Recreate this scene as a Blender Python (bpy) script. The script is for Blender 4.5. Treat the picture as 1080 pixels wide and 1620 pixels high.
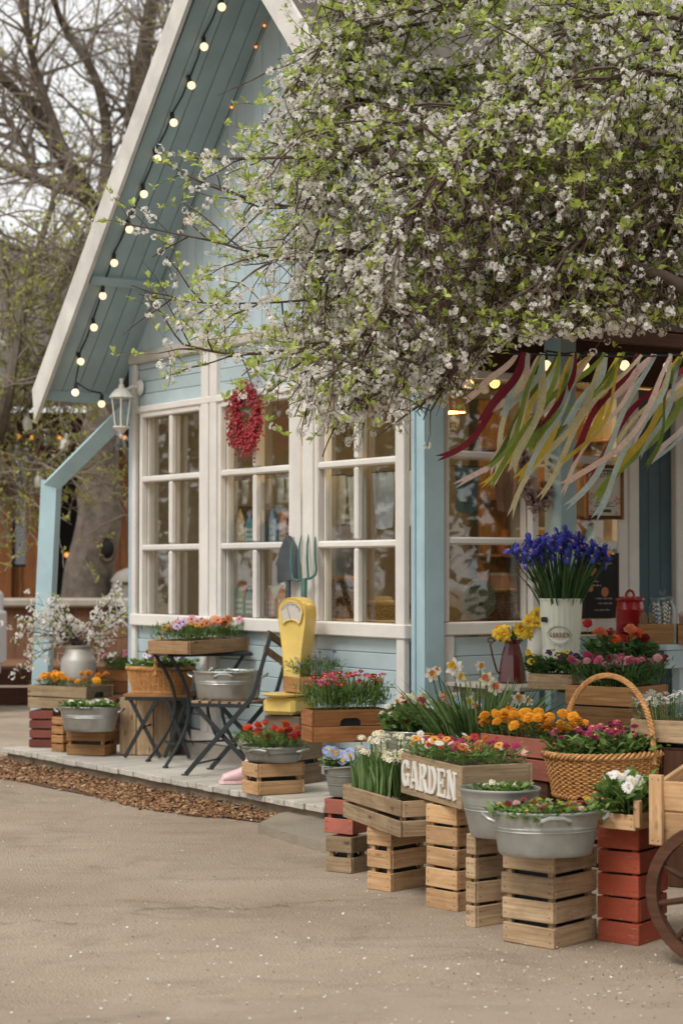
import bpy, math, random
import numpy as np
from math import sin, cos, pi, radians, sqrt, atan2
from mathutils import Vector, Matrix, Euler

for _o in list(bpy.data.objects):
    bpy.data.objects.remove(_o)
SC = bpy.context.scene
COL = SC.collection
rng = random.Random(11)
nrg = np.random.default_rng(7)

# ------------------------------------------------------------------ camera
FPX, CAMZ, HORIZ = 3000.0, 1.4, 899.0
PITCH = math.atan((HORIZ - 810.0) / FPX)
cam_d = bpy.data.cameras.new('camera')
cam = bpy.data.objects.new('camera', cam_d)
COL.objects.link(cam)
cam.location = (0, 0, CAMZ)
cam.rotation_euler = (pi / 2 + PITCH, 0, 0)
cam_d.sensor_fit = 'VERTICAL'
cam_d.sensor_height = 36.0
cam_d.sensor_width = 24.0
cam_d.lens = 36.0 * FPX / 1620.0
cam_d.clip_start = 0.1
cam_d.clip_end = 500
cam_d.dof.use_dof = True
cam_d.dof.focus_distance = 8.8
cam_d.dof.aperture_fstop = 3.0
SC.camera = cam

# ------------------------------------------------------------------ sky, sun, exposure
SUN_EL, SUN_AZ = radians(52), radians(215)          # azimuth of where the sun stands, clockwise from +Y
W = bpy.data.worlds.new('World')
SC.world = W
W.use_nodes = True
_n = W.node_tree.nodes
_l = W.node_tree.links
_bg = _n['Background']
_sky = _n.new('ShaderNodeTexSky')
_sky.sky_type = 'NISHITA'
_sky.sun_disc = False
_sky.sun_elevation = SUN_EL
_sky.sun_rotation = SUN_AZ
_sky.dust_density = 4.0
_hs = _n.new('ShaderNodeHueSaturation')             # the overcast greys the sky out
_hs.inputs['Saturation'].default_value = 0.10
_tint = _n.new('ShaderNodeMix')
_tint.data_type = 'RGBA'
_tint.blend_type = 'MULTIPLY'
_tint.inputs[0].default_value = 1.0
_tint.inputs[7].default_value = (1.0, 0.995, 0.98, 1)
_l.new(_sky.outputs[0], _hs.inputs['Color'])
_ov = _n.new('ShaderNodeMix')                       # the even cloud cover over it
_ov.data_type = 'RGBA'
_ov.inputs[0].default_value = 0.78
_ov.inputs[7].default_value = (5.4, 5.45, 5.5, 1)
_l.new(_hs.outputs[0], _ov.inputs[6])
_l.new(_ov.outputs[2], _tint.inputs[6])
_l.new(_tint.outputs[2], _bg.inputs[0])
_bg.inputs[1].default_value = 0.115

sun_d = bpy.data.lights.new('sun', 'SUN')
sun_d.energy = 1.25
sun_d.angle = radians(22)
sun_d.color = (1.0, 0.975, 0.935)
sun = bpy.data.objects.new('sun', sun_d)
COL.objects.link(sun)
_sd = Vector((sin(SUN_AZ) * cos(SUN_EL), cos(SUN_AZ) * cos(SUN_EL), sin(SUN_EL)))
sun.rotation_euler = (-_sd).to_track_quat('-Z', 'Y').to_euler()
sun.location = _sd * 40

SC.view_settings.view_transform = 'Standard'
SC.view_settings.look = 'None'
SC.view_settings.exposure = 0.78
SC.view_settings.gamma = 1.0
SC.view_settings.use_curve_mapping = False
SC.render.engine = 'CYCLES'
SC.cycles.use_denoising = True
SC.cycles.max_bounces = 5
SC.cycles.diffuse_bounces = 3
SC.cycles.glossy_bounces = 2
SC.cycles.use_adaptive_sampling = True
SC.cycles.adaptive_threshold = 0.02
SC.cycles.transparent_max_bounces = 8
SC.cycles.sample_clamp_indirect = 6.0
SC.cycles.caustics_reflective = False
SC.cycles.caustics_refractive = False

# ------------------------------------------------------------------ where things stand
_F = Vector((0, cos(PITCH), sin(PITCH)))
_U = Vector((0, -sin(PITCH), cos(PITCH)))
def ray(px, py):
    return (_F + Vector((1, 0, 0)) * ((px - 540) / FPX) + _U * ((810 - py) / FPX))
def on_z(px, py, z):
    """the spot at height z that the photograph shows at (px, py)"""
    r = ray(px, py)
    t = (z - CAMZ) / r.z
    return Vector((r.x * t, r.y * t, z))
def at_d(px, py, d):
    r = ray(px, py)
    t = d / r.y
    return Vector((r.x * t, d, CAMZ + r.z * t))
def proj(p):
    p = Vector(p) - Vector((0, 0, CAMZ))
    d = p.dot(_F)
    return (540 + FPX * p.x / d, 810 - FPX * p.dot(_U) / d)

# house frame: x along the window wall (to the right), y into the house, z up; origin at the front corner
HC = Vector((0.478, 10.87, 0))
HROT = atan2(-0.8233, 0.5675)
def H2W(x, y, z=0):
    c, s = cos(HROT), sin(HROT)
    return Vector((HC.x + c * x - s * y, HC.y + s * x + c * y, z))
def W2H(p):
    c, s = cos(HROT), sin(HROT)
    dx, dy = p[0] - HC.x, p[1] - HC.y
    return Vector((c * dx + s * dy, -s * dx + c * dy, p[2]))

# ------------------------------------------------------------------ materials
MATS = {}
def lin(c):
    if isinstance(c, str):
        c = tuple(int(c[i:i + 2], 16) / 255 for i in (0, 2, 4))
    return tuple((x / 12.92 if x <= 0.04045 else ((x + 0.055) / 1.055) ** 2.4) for x in c[:3]) + (1.0,)
class NT:
    def __init__(s, name):
        s.m = bpy.data.materials.new(name)
        s.m.use_nodes = True
        s.t = s.m.node_tree
        s.b = s.t.nodes['Principled BSDF']
        s.out = s.t.nodes['Material Output']
    def n(s, kind, **kw):
        o = s.t.nodes.new('ShaderNode' + kind)
        for k, v in kw.items():
            setattr(o, k, v)
        return o
    def l(s, a, b):
        s.t.links.new(a, b)
    def mixc(s, fac, a, b, mode='MIX'):
        m = s.n('Mix', data_type='RGBA', blend_type=mode)
        for v, i in ((fac, 0), (a, 6), (b, 7)):
            if hasattr(v, 'links'):
                s.l(v, m.inputs[i])
            else:
                m.inputs[i].default_value = v
        return m.outputs[2]
    def ramp(s, src, p0, p1, c0=(0, 0, 0, 1), c1=(1, 1, 1, 1)):
        r = s.n('ValToRGB')
        r.color_ramp.elements[0].position = p0
        r.color_ramp.elements[1].position = p1
        r.color_ramp.elements[0].color = c0
        r.color_ramp.elements[1].color = c1
        s.l(src, r.inputs[0])
        return r.outputs[0]
    def noise(s, scale, vec=None, detail=4, rough=0.6, dist=0.0):
        o = s.n('TexNoise')
        o.inputs['Scale'].default_value = scale
        o.inputs['Detail'].default_value = detail
        o.inputs['Roughness'].default_value = rough
        o.inputs['Distortion'].default_value = dist
        if vec is not None:
            s.l(vec, o.inputs['Vector'])
        return o.outputs[0]
    def bump(s, h, strength, dist=0.01):
        b = s.n('Bump')
        b.inputs['Strength'].default_value = strength
        b.inputs['Distance'].default_value = dist
        s.l(h, b.inputs['Height'])
        s.l(b.outputs[0], s.b.inputs['Normal'])
    def coords(s, scale, obj_rand=True):
        tc = s.n('TexCoord')
        mp = s.n('Mapping')
        mp.inputs['Scale'].default_value = scale
        v = tc.outputs['Object']
        if obj_rand:
            oi = s.n('ObjectInfo')
            ad = s.n('VectorMath', operation='MULTIPLY_ADD')
            mu = s.n('CombineXYZ')
            for i in range(3):
                s.l(oi.outputs['Random'], mu.inputs[i])
            s.l(mu.outputs[0], ad.inputs[0])
            ad.inputs[1].default_value = (37.0, 21.0, 13.0)
            s.l(v, ad.inputs[2])
            v = ad.outputs[0]
        s.l(v, mp.inputs[0])
        return mp.outputs[0]
    def objrand(s, lo, hi):
        oi = s.n('ObjectInfo')
        mr = s.n('MapRange')
        mr.inputs['To Min'].default_value = lo
        mr.inputs['To Max'].default_value = hi
        s.l(oi.outputs['Random'], mr.inputs[0])
        return mr.outputs[0]
def grey(nt, val):
    c = nt.n('CombineColor')
    for i in range(3):
        nt.l(val, c.inputs[i])
    return c.outputs[0]

def wood(name, c1, c2, rough=0.75, vary=0.35, knots=True, bump=0.35, dirt=0.0):
    nt = NT(name)
    v = nt.coords((1.0, 1.0, 1.0))
    mp = nt.n('Mapping'); mp.inputs['Scale'].default_value = (2.2, 34, 34); nt.l(v, mp.inputs[0])
    g = nt.noise(1.6, mp.outputs[0], 5, 0.65, 0.6)
    mp2 = nt.n('Mapping'); mp2.inputs['Scale'].default_value = (3.0, 9, 9); nt.l(v, mp2.inputs[0])
    big = nt.noise(1.3, mp2.outputs[0], 3, 0.5, 1.2)
    col = nt.mixc(nt.ramp(g, 0.3, 0.72), lin(c1), lin(c2))
    col = nt.mixc(nt.ramp(big, 0.42, 0.75), col, nt.mixc(0.55, col, lin(c2)))
    mp4 = nt.n('Mapping'); mp4.inputs['Scale'].default_value = (1.4, 60, 60); nt.l(v, mp4.inputs[0])
    g2 = nt.noise(1.5, mp4.outputs[0], 4, 0.7, 0.3)
    col = nt.mixc(nt.ramp(g2, 0.52, 0.74, (0, 0, 0, 1), (0.55, 0.55, 0.55, 1)), col, tuple(x * 0.42 for x in lin(c2)[:3]) + (1,))
    if knots:
        vo = nt.n('TexVoronoi'); vo.inputs['Scale'].default_value = 1.0
        mp3 = nt.n('Mapping'); mp3.inputs['Scale'].default_value = (5.5, 16, 16); nt.l(v, mp3.inputs[0])
        nt.l(mp3.outputs[0], vo.inputs['Vector'])
        dk = tuple(x * 0.28 for x in lin(c2)[:3]) + (1,)
        col = nt.mixc(nt.ramp(vo.outputs[0], 0.06, 0.17, (0.8, 0.8, 0.8, 1), (0, 0, 0, 1)), col, dk)
    if dirt > 0:
        dn = nt.noise(7.0, v, 5, 0.7)
        dk = tuple(x * 0.35 for x in lin(c2)[:3]) + (1,)
        col = nt.mixc(nt.ramp(dn, 0.5, 0.8, (0, 0, 0, 1), (dirt, dirt, dirt, 1)), col, dk)
    col = nt.mixc(1.0, col, grey(nt, nt.objrand(1 - vary, 1 + vary * 0.5)), 'MULTIPLY')
    nt.l(col, nt.b.inputs['Base Color'])
    nt.b.inputs['Roughness'].default_value = rough
    nt.b.inputs['Specular IOR Level'].default_value = 0.25
    nt.bump(g, bump, 0.004)
    MATS[name] = nt.m
    return nt.m

def paint(name, c, under='9a8f80', chips=0.0, rough=0.6, vary=0.06, streak=0.12, bump=0.15):
    nt = NT(name)
    v = nt.coords((1, 1, 1))
    mp = nt.n('Mapping'); mp.inputs['Scale'].default_value = (3, 14, 3); nt.l(v, mp.inputs[0])
    n1 = nt.noise(4.0, v, 5, 0.6)
    base = lin(c)
    dk = tuple(x * (1 - streak * 2.2) for x in base[:3]) + (1,)
    lt = tuple(min(1, x * (1 + streak * 0.6)) for x in base[:3]) + (1,)
    col = nt.mixc(nt.ramp(n1, 0.3, 0.72), dk, lt)
    n3 = nt.noise(30.0, v, 6, 0.7)
    col = nt.mixc(nt.ramp(n3, 0.55, 0.85, (0, 0, 0, 1), (0.35, 0.35, 0.35, 1)), col, dk)
    if chips > 0:
        mpc = nt.n('Mapping'); mpc.inputs['Scale'].default_value = (6, 22, 22); nt.l(v, mpc.inputs[0])
        n2 = nt.noise(3.0, mpc.outputs[0], 7, 0.72, 0.4)
        col = nt.mixc(nt.ramp(n2, 0.74 - chips, 0.78 - chips), col, lin(under))
    col = nt.mixc(1.0, col, grey(nt, nt.objrand(1 - vary, 1 + vary)), 'MULTIPLY')
    nt.l(col, nt.b.inputs['Base Color'])
    nt.b.inputs['Roughness'].default_value = rough
    nt.b.inputs['Specular IOR Level'].default_value = 0.3
    mpg = nt.n('Mapping'); mpg.inputs['Scale'].default_value = (3, 60, 60); nt.l(v, mpg.inputs[0])
    nt.bump(nt.noise(1.5, mpg.outputs[0], 4), bump, 0.004)
    MATS[name] = nt.m
    return nt.m

def plain(name, c, rough=0.6, metal=0.0, vary=0.12, scale=9.0, bump=0.0, emit=None, es=0.0, spec=0.4, coat=0.0):
    nt = NT(name)
    v = nt.coords((1, 1, 1))
    n1 = nt.noise(scale, v, 5, 0.65)
    base = lin(c)
    a = tuple(x * (1 - vary) for x in base[:3]) + (1,)
    b = tuple(min(1, x * (1 + vary)) for x in base[:3]) + (1,)
    col = nt.mixc(nt.ramp(n1, 0.3, 0.7), a, b)
    nt.l(col, nt.b.inputs['Base Color'])
    nt.b.inputs['Roughness'].default_value = rough
    nt.b.inputs['Metallic'].default_value = metal
    nt.b.inputs['Specular IOR Level'].default_value = spec
    nt.b.inputs['Coat Weight'].default_value = coat
    nt.b.inputs['Coat Roughness'].default_value = 0.12
    if bump:
        nt.bump(nt.noise(scale * 6, v, 5), bump, 0.003)
    if emit:
        nt.b.inputs['Emission Color'].default_value = lin(emit)
        nt.b.inputs['Emission Strength'].default_value = es
        nt.m.cycles.emission_sampling = 'NONE'
    MATS[name] = nt.m
    return nt.m

def leafy(name, c1, c2, rough=0.55, trans=0.35, c3=None):
    """leaves, petals, chips: a tone for every single piece"""
    nt = NT(name)
    gi = nt.n('NewGeometry')
    oi = nt.n('ObjectInfo')
    ad = nt.n('Math', operation='ADD'); nt.l(gi.outputs['Random Per Island'], ad.inputs[0]); nt.l(oi.outputs['Random'], ad.inputs[1])
    fr = nt.n('Math', operation='FRACT'); nt.l(ad.outputs[0], fr.inputs[0])
    r = nt.n('ValToRGB')
    r.color_ramp.elements[0].color = lin(c1)
    r.color_ramp.elements[1].color = lin(c2)
    if c3:
        e = r.color_ramp.elements.new(0.86); e.color = lin(c2)
        r.color_ramp.elements[2].color = lin(c3)
    nt.l(fr.outputs[0], r.inputs[0])
    tc = nt.n('TexCoord')
    n1 = nt.noise(60.0, tc.outputs['Object'], 3)
    col = nt.mixc(0.5, r.outputs[0], nt.mixc(1.0, r.outputs[0], nt.ramp(n1, 0.25, 0.7, (0.55, 0.55, 0.55, 1), (1.1, 1.1, 1.1, 1)), 'MULTIPLY'))
    nt.l(col, nt.b.inputs['Base Color'])
    nt.b.inputs['Roughness'].default_value = rough
    nt.b.inputs['Specular IOR Level'].default_value = 0.25
    if trans > 0:
        tr = nt.n('BsdfTranslucent'); nt.l(col, tr.inputs[0])
        mx = nt.n('MixShader'); mx.inputs[0].default_value = trans
        nt.l(nt.b.outputs[0], mx.inputs[1]); nt.l(tr.outputs[0], mx.inputs[2])
        nt.l(mx.outputs[0], nt.out.inputs[0])
    MATS[name] = nt.m
    return nt.m

def glassm(name, tint=(0.93, 0.96, 0.95), rough=0.02, boost=1.0, wave=0.0):
    nt = NT(name)
    t = nt.n('BsdfTransparent'); t.inputs[0].default_value = tint + (1,)
    g = nt.n('BsdfGlossy'); g.inputs['Roughness'].default_value = rough
    f = nt.n('LayerWeight'); f.inputs[0].default_value = 0.5        # Schlick's curve, the same from both sides
    pw = nt.n('Math', operation='POWER'); nt.l(f.outputs['Facing'], pw.inputs[0]); pw.inputs[1].default_value = 5.0
    mu = nt.n('Math', operation='MULTIPLY_ADD'); nt.l(pw.outputs[0], mu.inputs[0]); mu.inputs[1].default_value = 0.95 * boost; mu.inputs[2].default_value = 0.045 * boost
    mu.use_clamp = True
    if wave:
        tc = nt.n('TexCoord')
        b = nt.n('Bump'); b.inputs['Strength'].default_value = wave; b.inputs['Distance'].default_value = 0.02
        nt.l(nt.noise(3.0, tc.outputs['Object'], 2), b.inputs['Height'])
        nt.l(b.outputs[0], g.inputs['Normal'])
    mx = nt.n('MixShader')
    nt.l(mu.outputs[0], mx.inputs[0]); nt.l(t.outputs[0], mx.inputs[1]); nt.l(g.outputs[0], mx.inputs[2])
    nt.l(mx.outputs[0], nt.out.inputs[0])
    MATS[name] = nt.m
    return nt.m

# ------------------------------------------------------------------ mesh building
def bbox(sx, sy, sz, b=0.0):
    x, y, z = sx / 2, sy / 2, sz / 2
    if b <= 0:
        v = [(-x, -y, -z), (x, -y, -z), (x, y, -z), (-x, y, -z), (-x, -y, z), (x, -y, z), (x, y, z), (-x, y, z)]
        f = [(0, 3, 2, 1), (4, 5, 6, 7), (0, 1, 5, 4), (1, 2, 6, 5), (2, 3, 7, 6), (3, 0, 4, 7)]
        return v, f
    b = min(b, x * 0.45, y * 0.45, z * 0.45)
    v = []; idx = {}
    for i, a in enumerate((-1, 1)):
        for j, c in enumerate((-1, 1)):
            for k, d in enumerate((-1, 1)):
                for ax in range(3):
                    p = [a * (x - b), c * (y - b), d * (z - b)]
                    p[ax] = (a * x, c * y, d * z)[ax]
                    idx[(i, j, k, ax)] = len(v); v.append(tuple(p))
    f = []
    for ax in range(3):
        o1, o2 = [q for q in range(3) if q != ax]
        for sgn in (0, 1):
            ring = []
            for (p, q) in ((0, 0), (1, 0), (1, 1), (0, 1)):
                key = [0, 0, 0]; key[ax] = sgn; key[o1] = p; key[o2] = q
                ring.append(idx[tuple(key) + (ax,)])
            if (sgn == 1) != (ax == 1): f.append(tuple(ring))
            else: f.append(tuple(reversed(ring)))
    for ax in range(3):                                  # edge strips
        o1, o2 = [q for q in range(3) if q != ax]
        for p in (0, 1):
            for q in (0, 1):
                k0 = [0, 0, 0]; k0[o1] = p; k0[o2] = q
                k1 = list(k0); k1[ax] = 1
                f.append((idx[tuple(k0) + (o1,)], idx[tuple(k1) + (o1,)], idx[tuple(k1) + (o2,)], idx[tuple(k0) + (o2,)]))
    for key in [(i, j, k) for i in (0, 1) for j in (0, 1) for k in (0, 1)]:
        f.append(tuple(idx[key + (a,)] for a in range(3)))
    return v, f

class MB:
    def __init__(s):
        s.v = []; s.f = []; s.m = []
    def add(s, v, f, mi=0, mtx=None):
        o = len(s.v)
        if mtx is not None:
            v = [tuple(mtx @ Vector(p)) for p in v]
        s.v.extend(v)
        s.f.extend([tuple(i + o for i in q) for q in f])
        s.m.extend([mi] * len(f))
        return s
    def box(s, c, size, b=0.0, rot=(0, 0, 0), mi=0):
        v, f = bbox(size[0], size[1], size[2], b)
        return s.add(v, f, mi, Matrix.Translation(Vector(c)) @ Euler(rot).to_matrix().to_4x4())
    def tube(s, pts, r, n=6, caps=True, mi=0, closed=False):
        pts = [Vector(p) for p in pts]
        m = len(pts)
        rr = r if hasattr(r, '__len__') else [r] * m
        v = []; f = []
        nrm = None
        for i, p in enumerate(pts):
            if closed:
                t = pts[(i + 1) % m] - pts[i - 1]
            else:
                t = pts[min(i + 1, m - 1)] - pts[max(i - 1, 0)]
            if t.length < 1e-9: t = Vector((0, 0, 1))
            t.normalize()
            if nrm is None:
                a = Vector((0, 0, 1)) if abs(t.z) < 0.9 else Vector((1, 0, 0))
                nrm = (a - t * a.dot(t)).normalized()
            else:
                nrm = nrm - t * nrm.dot(t)
                if nrm.length < 1e-6:
                    a = Vector((0, 0, 1)) if abs(t.z) < 0.9 else Vector((1, 0, 0))
                    nrm = a - t * a.dot(t)
                nrm.normalize()
            bi = t.cross(nrm)
            for k in range(n):
                a = 2 * pi * k / n
                v.append(tuple(p + (nrm * cos(a) + bi * sin(a)) * rr[i]))
        for i in range(m if closed else m - 1):
            j = (i + 1) % m
            for k in range(n):
                k2 = (k + 1) % n
                f.append((i * n + k, i * n + k2, j * n + k2, j * n + k))
        if caps and not closed:
            f.append(tuple(range(n - 1, -1, -1)))
            f.append(tuple((m - 1) * n + k for k in range(n)))
        return s.add(v, f, mi)
    def lathe(s, prof, n=28, c=(0, 0, 0), sx=1.0, sy=1.0, mi=0, cap0=True, cap1=False, mtx=None):
        v = []; f = []
        for (r, z) in prof:
            for k in range(n):
                a = 2 * pi * k / n
                v.append((c[0] + r * cos(a) * sx, c[1] + r * sin(a) * sy, c[2] + z))
        m = len(prof)
        for i in range(m - 1):
            for k in range(n):
                k2 = (k + 1) % n
                f.append((i * n + k, i * n + k2, (i + 1) * n + k2, (i + 1) * n + k))
        if cap0: f.append(tuple(range(n - 1, -1, -1)))
        if cap1: f.append(tuple((m - 1) * n + k for k in range(n)))
        return s.add(v, f, mi, mtx)
    def prism(s, poly, d0, d1, axis='y', mi=0, mtx=None):
        """a 2-D outline (u, w) given thickness along axis"""
        n = len(poly)
        if axis == 'y': mk = lambda u, w, d: (u, d, w)
        elif axis == 'x': mk = lambda u, w, d: (d, u, w)
        else: mk = lambda u, w, d: (u, w, d)
        v = [mk(u, w, d0) for u, w in poly] + [mk(u, w, d1) for u, w in poly]
        f = [tuple(range(n - 1, -1, -1)), tuple(range(n, 2 * n))]
        for i in range(n):
            j = (i + 1) % n
            f.append((i, j, n + j, n + i))
        return s.add(v, f, mi, mtx)
    def sphere(s, c, r, n=10, m=6, mi=0, sz=1.0):
        v = []; f = []
        for i in range(m + 1):
            a = pi * i / m
            for k in range(n):
                b = 2 * pi * k / n
                v.append((c[0] + r * sin(a) * cos(b), c[1] + r * sin(a) * sin(b), c[2] - r * cos(a) * sz))
        for i in range(m):
            for k in range(n):
                k2 = (k + 1) % n
                f.append((i * n + k, i * n + k2, (i + 1) * n + k2, (i + 1) * n + k))
        return s.add(v, f, mi)
    def mesh(s, name, mats, smooth=False):
        me = bpy.data.meshes.new(name)
        me.from_pydata(s.v, [], s.f)
        for m in (mats if isinstance(mats, (list, tuple)) else [mats]):
            me.materials.append(MATS[m] if isinstance(m, str) else m)
        if any(s.m):
            me.polygons.foreach_set('material_index', s.m)
        if smooth:
            me.polygons.foreach_set('use_smooth', [True] * len(s.f))
            try:
                me.set_sharp_from_angle(angle=radians(42))
            except Exception:
                pass
        me.update()
        return me
    def build(s, name, mats, parent=None, loc=(0, 0, 0), rot=(0, 0, 0), smooth=False):
        return put(name, s.mesh(name, mats, smooth), parent, loc, rot)

def put(name, me, parent=None, loc=(0, 0, 0), rot=(0, 0, 0), scale=(1, 1, 1)):
    o = bpy.data.objects.new(name, me)
    COL.objects.link(o)
    o.parent = parent
    o.location = loc
    o.rotation_euler = rot
    o.scale = scale
    return o
def tag(o, label=None, cat=None, group=None, kind=None):
    if label: o['label'] = label
    if cat: o['category'] = cat
    if group: o['group'] = group
    if kind: o['kind'] = kind
    return o
def thing(name, label, cat, loc=(0, 0, 0), rz=0.0, group=None):
    o = bpy.data.objects.new(name, None)
    COL.objects.link(o)
    o.empty_display_size = 0.1
    o.location = loc
    o.rotation_euler = (0, 0, rz)
    return tag(o, label, cat, group)
def sub(name, parent, loc=(0, 0, 0), rot=(0, 0, 0)):
    o = bpy.data.objects.new(name, None)
    COL.objects.link(o)
    o.empty_display_size = 0.05
    o.parent = parent; o.location = loc; o.rotation_euler = rot
    return o

_slats = {}
def slat(name, L, wy, wz, mat, parent, loc, rot=(0, 0, 0), b=0.0025, jit=0.0, nails=False):
    """one board, its grain along its own x; alike boards share their mesh"""
    key = (round(L, 2), round(wy, 3), round(wz, 3), mat, b, nails)
    me = _slats.get(key)
    if me is None:
        mb = MB()
        v, f = bbox(L, wy, wz, b)
        mb.add(v, f)
        if nails:
            for sx in (-1, 1):
                for sz in (-.22, .24):
                    for sy in (-1, 1):
                        mb.box((sx * (L / 2 - 0.016), sy * wy / 2, sz * wz), (0.0045, 0.002, 0.0045), mi=1)
        me = _slats[key] = mb.mesh(name, [mat, 'nail'] if nails else mat)
    r = rot
    if jit:
        r = (rot[0] + rng.uniform(-jit, jit), rot[1] + rng.uniform(-jit, jit), rot[2] + rng.uniform(-jit, jit))
    return put(name, me, parent, loc, r)

def scatter_mesh(name, tv, tf, R, P, mats, mi=None, smooth=False):
    """copies of a template (tv, tf) turned by R (N,3,3) and moved to P (N,3), joined into one mesh"""
    tv = np.asarray(tv, float)
    N, n = len(P), len(tv)
    V = np.einsum('nij,kj->nki', R, tv) + P[:, None, :]
    me = bpy.data.meshes.new(name)
    sizes = [len(q) for q in tf]
    flat = np.concatenate([np.asarray(q) for q in tf])
    loops = (flat[None, :] + (np.arange(N) * n)[:, None]).ravel()
    tot = np.tile(sizes, N)
    start = np.concatenate([[0], np.cumsum(tot)[:-1]])
    me.vertices.add(N * n)
    me.vertices.foreach_set('co', V.ravel())
    me.loops.add(len(loops))
    me.loops.foreach_set('vertex_index', loops.astype(np.int32))
    me.polygons.add(len(tot))
    me.polygons.foreach_set('loop_start', start.astype(np.int32))
    me.polygons.foreach_set('loop_total', tot.astype(np.int32))
    for m in (mats if isinstance(mats, (list, tuple)) else [mats]):
        me.materials.append(MATS[m] if isinstance(m, str) else m)
    if mi is not None:
        me.polygons.foreach_set('material_index', np.tile(np.asarray(mi, np.int32), N))
    if smooth:
        me.polygons.foreach_set('use_smooth', np.ones(len(tot), bool))
    me.update(calc_edges=True)
    me.validate()
    return me
def rots(yaw, pitch, roll, scale):
    """(N,3,3): roll about x, pitch about y, then yaw about z, times scale"""
    cy, sy, cp, sp, cr, sr = np.cos(yaw), np.sin(yaw), np.cos(pitch), np.sin(pitch), np.cos(roll), np.sin(roll)
    z = np.zeros_like(yaw); o = np.ones_like(yaw)
    Rz = np.stack([np.stack([cy, -sy, z], -1), np.stack([sy, cy, z], -1), np.stack([z, z, o], -1)], -2)
    Ry = np.stack([np.stack([cp, z, sp], -1), np.stack([z, o, z], -1), np.stack([-sp, z, cp], -1)], -2)
    Rx = np.stack([np.stack([o, z, z], -1), np.stack([z, cr, -sr], -1), np.stack([z, sr, cr], -1)], -2)
    return (Rz @ Ry @ Rx) * np.asarray(scale).reshape(-1, 1, 1)

# ------------------------------------------------------------------ the palette
wood('wood_new', 'cba880', 'a57d54', dirt=0.4)
wood('wood_pale', 'c2a987', '917456', dirt=0.6)
wood('wood_grey', 'a58f70', '7d6850', dirt=0.45)
wood('wood_old', '94826b', '6b5947', dirt=0.5)
wood('wood_honey', 'bb8f62', '8c6238', dirt=0.2)
wood('wood_orange', 'aa7547', '77492a', dirt=0.2)
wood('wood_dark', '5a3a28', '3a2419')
wood('wood_deck', 'cbc4b8', 'aca498', vary=0.16, dirt=0.25)
wood('wood_deck_edge', '8d7f6c', '6a5c4b', vary=0.2, dirt=0.4)
wood('wood_cafe', '8a5a33', '643c1f', vary=0.25)
wood('wood_cafe_plank', '8f6a50', '6e4d38', vary=0.15)
wood('wood_step', '5c3a30', '46291f', vary=0.15)
paint('wood_redbrown', 'a05f4e', under='94765e', chips=0.13, vary=0.14, streak=0.16, rough=0.8, bump=0.4)
paint('wood_maroon', '7a4339', under='6d5245', chips=0.10, vary=0.16, streak=0.16, rough=0.8, bump=0.4)
paint('wood_red', 'a84f37', under='9a7456', chips=0.13, vary=0.14, streak=0.18, rough=0.8, bump=0.4)
paint('blue', 'b0c0c3', chips=0.055, vary=0.08, streak=0.06)
paint('blue_soffit', '9cb0b5', chips=0.0, vary=0.05, streak=0.06)
paint('blue_gable', 'aebec3', chips=0.0, vary=0.06, streak=0.05)
paint('blue_post', 'a3bcc2', chips=0.05, streak=0.07)
paint('teal_door', '475b61', vary=0.08)
paint('white', 'd8d3cb', chips=0.03, under='8f8577', streak=0.06)
paint('white_worn', 'c4bcb0', chips=0.11, under='8f8069')
paint('white_barge', 'd2cec6', chips=0.06, under='8d8577')
paint('wreck', 'b9b0a2', chips=0.1)
plain('nail', '4a4541', 0.6, metal=0.4)
plain('concrete', 'a39a8d', 0.9, bump=0.5, scale=5)
plain('black_iron', '23282a', 0.5, vary=0.2)
plain('rubber_pink', 'dcb9b9', 0.4)
plain('yellow_enamel', 'dbbd68', 0.36, vary=0.12, coat=0.2)
plain('dial', 'bdb7ab', 0.5, vary=0.03)
plain('dial_mark', '5a554c', 0.6)
plain('cream_enamel', 'cfd3c2', 0.38, vary=0.04)
plain('maroon_enamel', '511f1d', 0.18, vary=0.1, coat=0.5)
plain('red_enamel', '9c1f1e', 0.2, vary=0.06, coat=0.5)
plain('white_enamel', 'd8d4cc', 0.3, vary=0.04)
plain('soil', '2a211a', 0.95, bump=0.6, scale=20)
plain('black_plastic', '1c1d1d', 0.5)
plain('wicker', 'bd8a54', 0.55, vary=0.3, scale=40)
plain('wicker_brown', '7a5534', 0.6, vary=0.3, scale=40)
plain('can_grey', 'b5b0a8', 0.5, metal=0.35, vary=0.08, scale=5)
plain('bark_old', '655b50', 0.95, vary=0.45, scale=9, bump=1.0)
plain('bark', '54463a', 0.9, vary=0.35, scale=15, bump=0.6)
plain('cut_wood', 'c98a52', 0.8)
plain('twig', '54443a', 0.9, vary=0.3, scale=20)
plain('twig_far', '82766a', 0.9, vary=0.25, scale=8)
plain('cable', '1f2426', 0.6)
plain('lamp_white', 'd6d2c9', 0.45, vary=0.06)
plain('bulb', 'f5e6c8', 0.4, emit='ffdcae', es=0.75)
plain('bulb_amber', 'ffb060', 0.4, emit='ff9a4a', es=0.9)
plain('bulb_inside', 'ffd9a0', 0.4, emit='ffb865', es=2.0)
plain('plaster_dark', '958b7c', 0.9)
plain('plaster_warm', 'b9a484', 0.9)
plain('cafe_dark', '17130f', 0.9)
plain('roof_grey', '5a544d', 0.9, vary=0.25, bump=0.4)
plain('linen', 'cbc4b4', 0.9, vary=0.06)
plain('pennant_teal', '7c97a0', 0.9, vary=0.08)
plain('pennant_pink', 'c79a88', 0.9, vary=0.08)
plain('letter_white', 'd3cfc6', 0.8, vary=0.08, bump=0.3)
plain('letter_brown', '8a6038', 0.8)
plain('paper', 'c3bcb0', 0.8, vary=0.05)
plain('ink', '3c3a36', 0.8)
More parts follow.
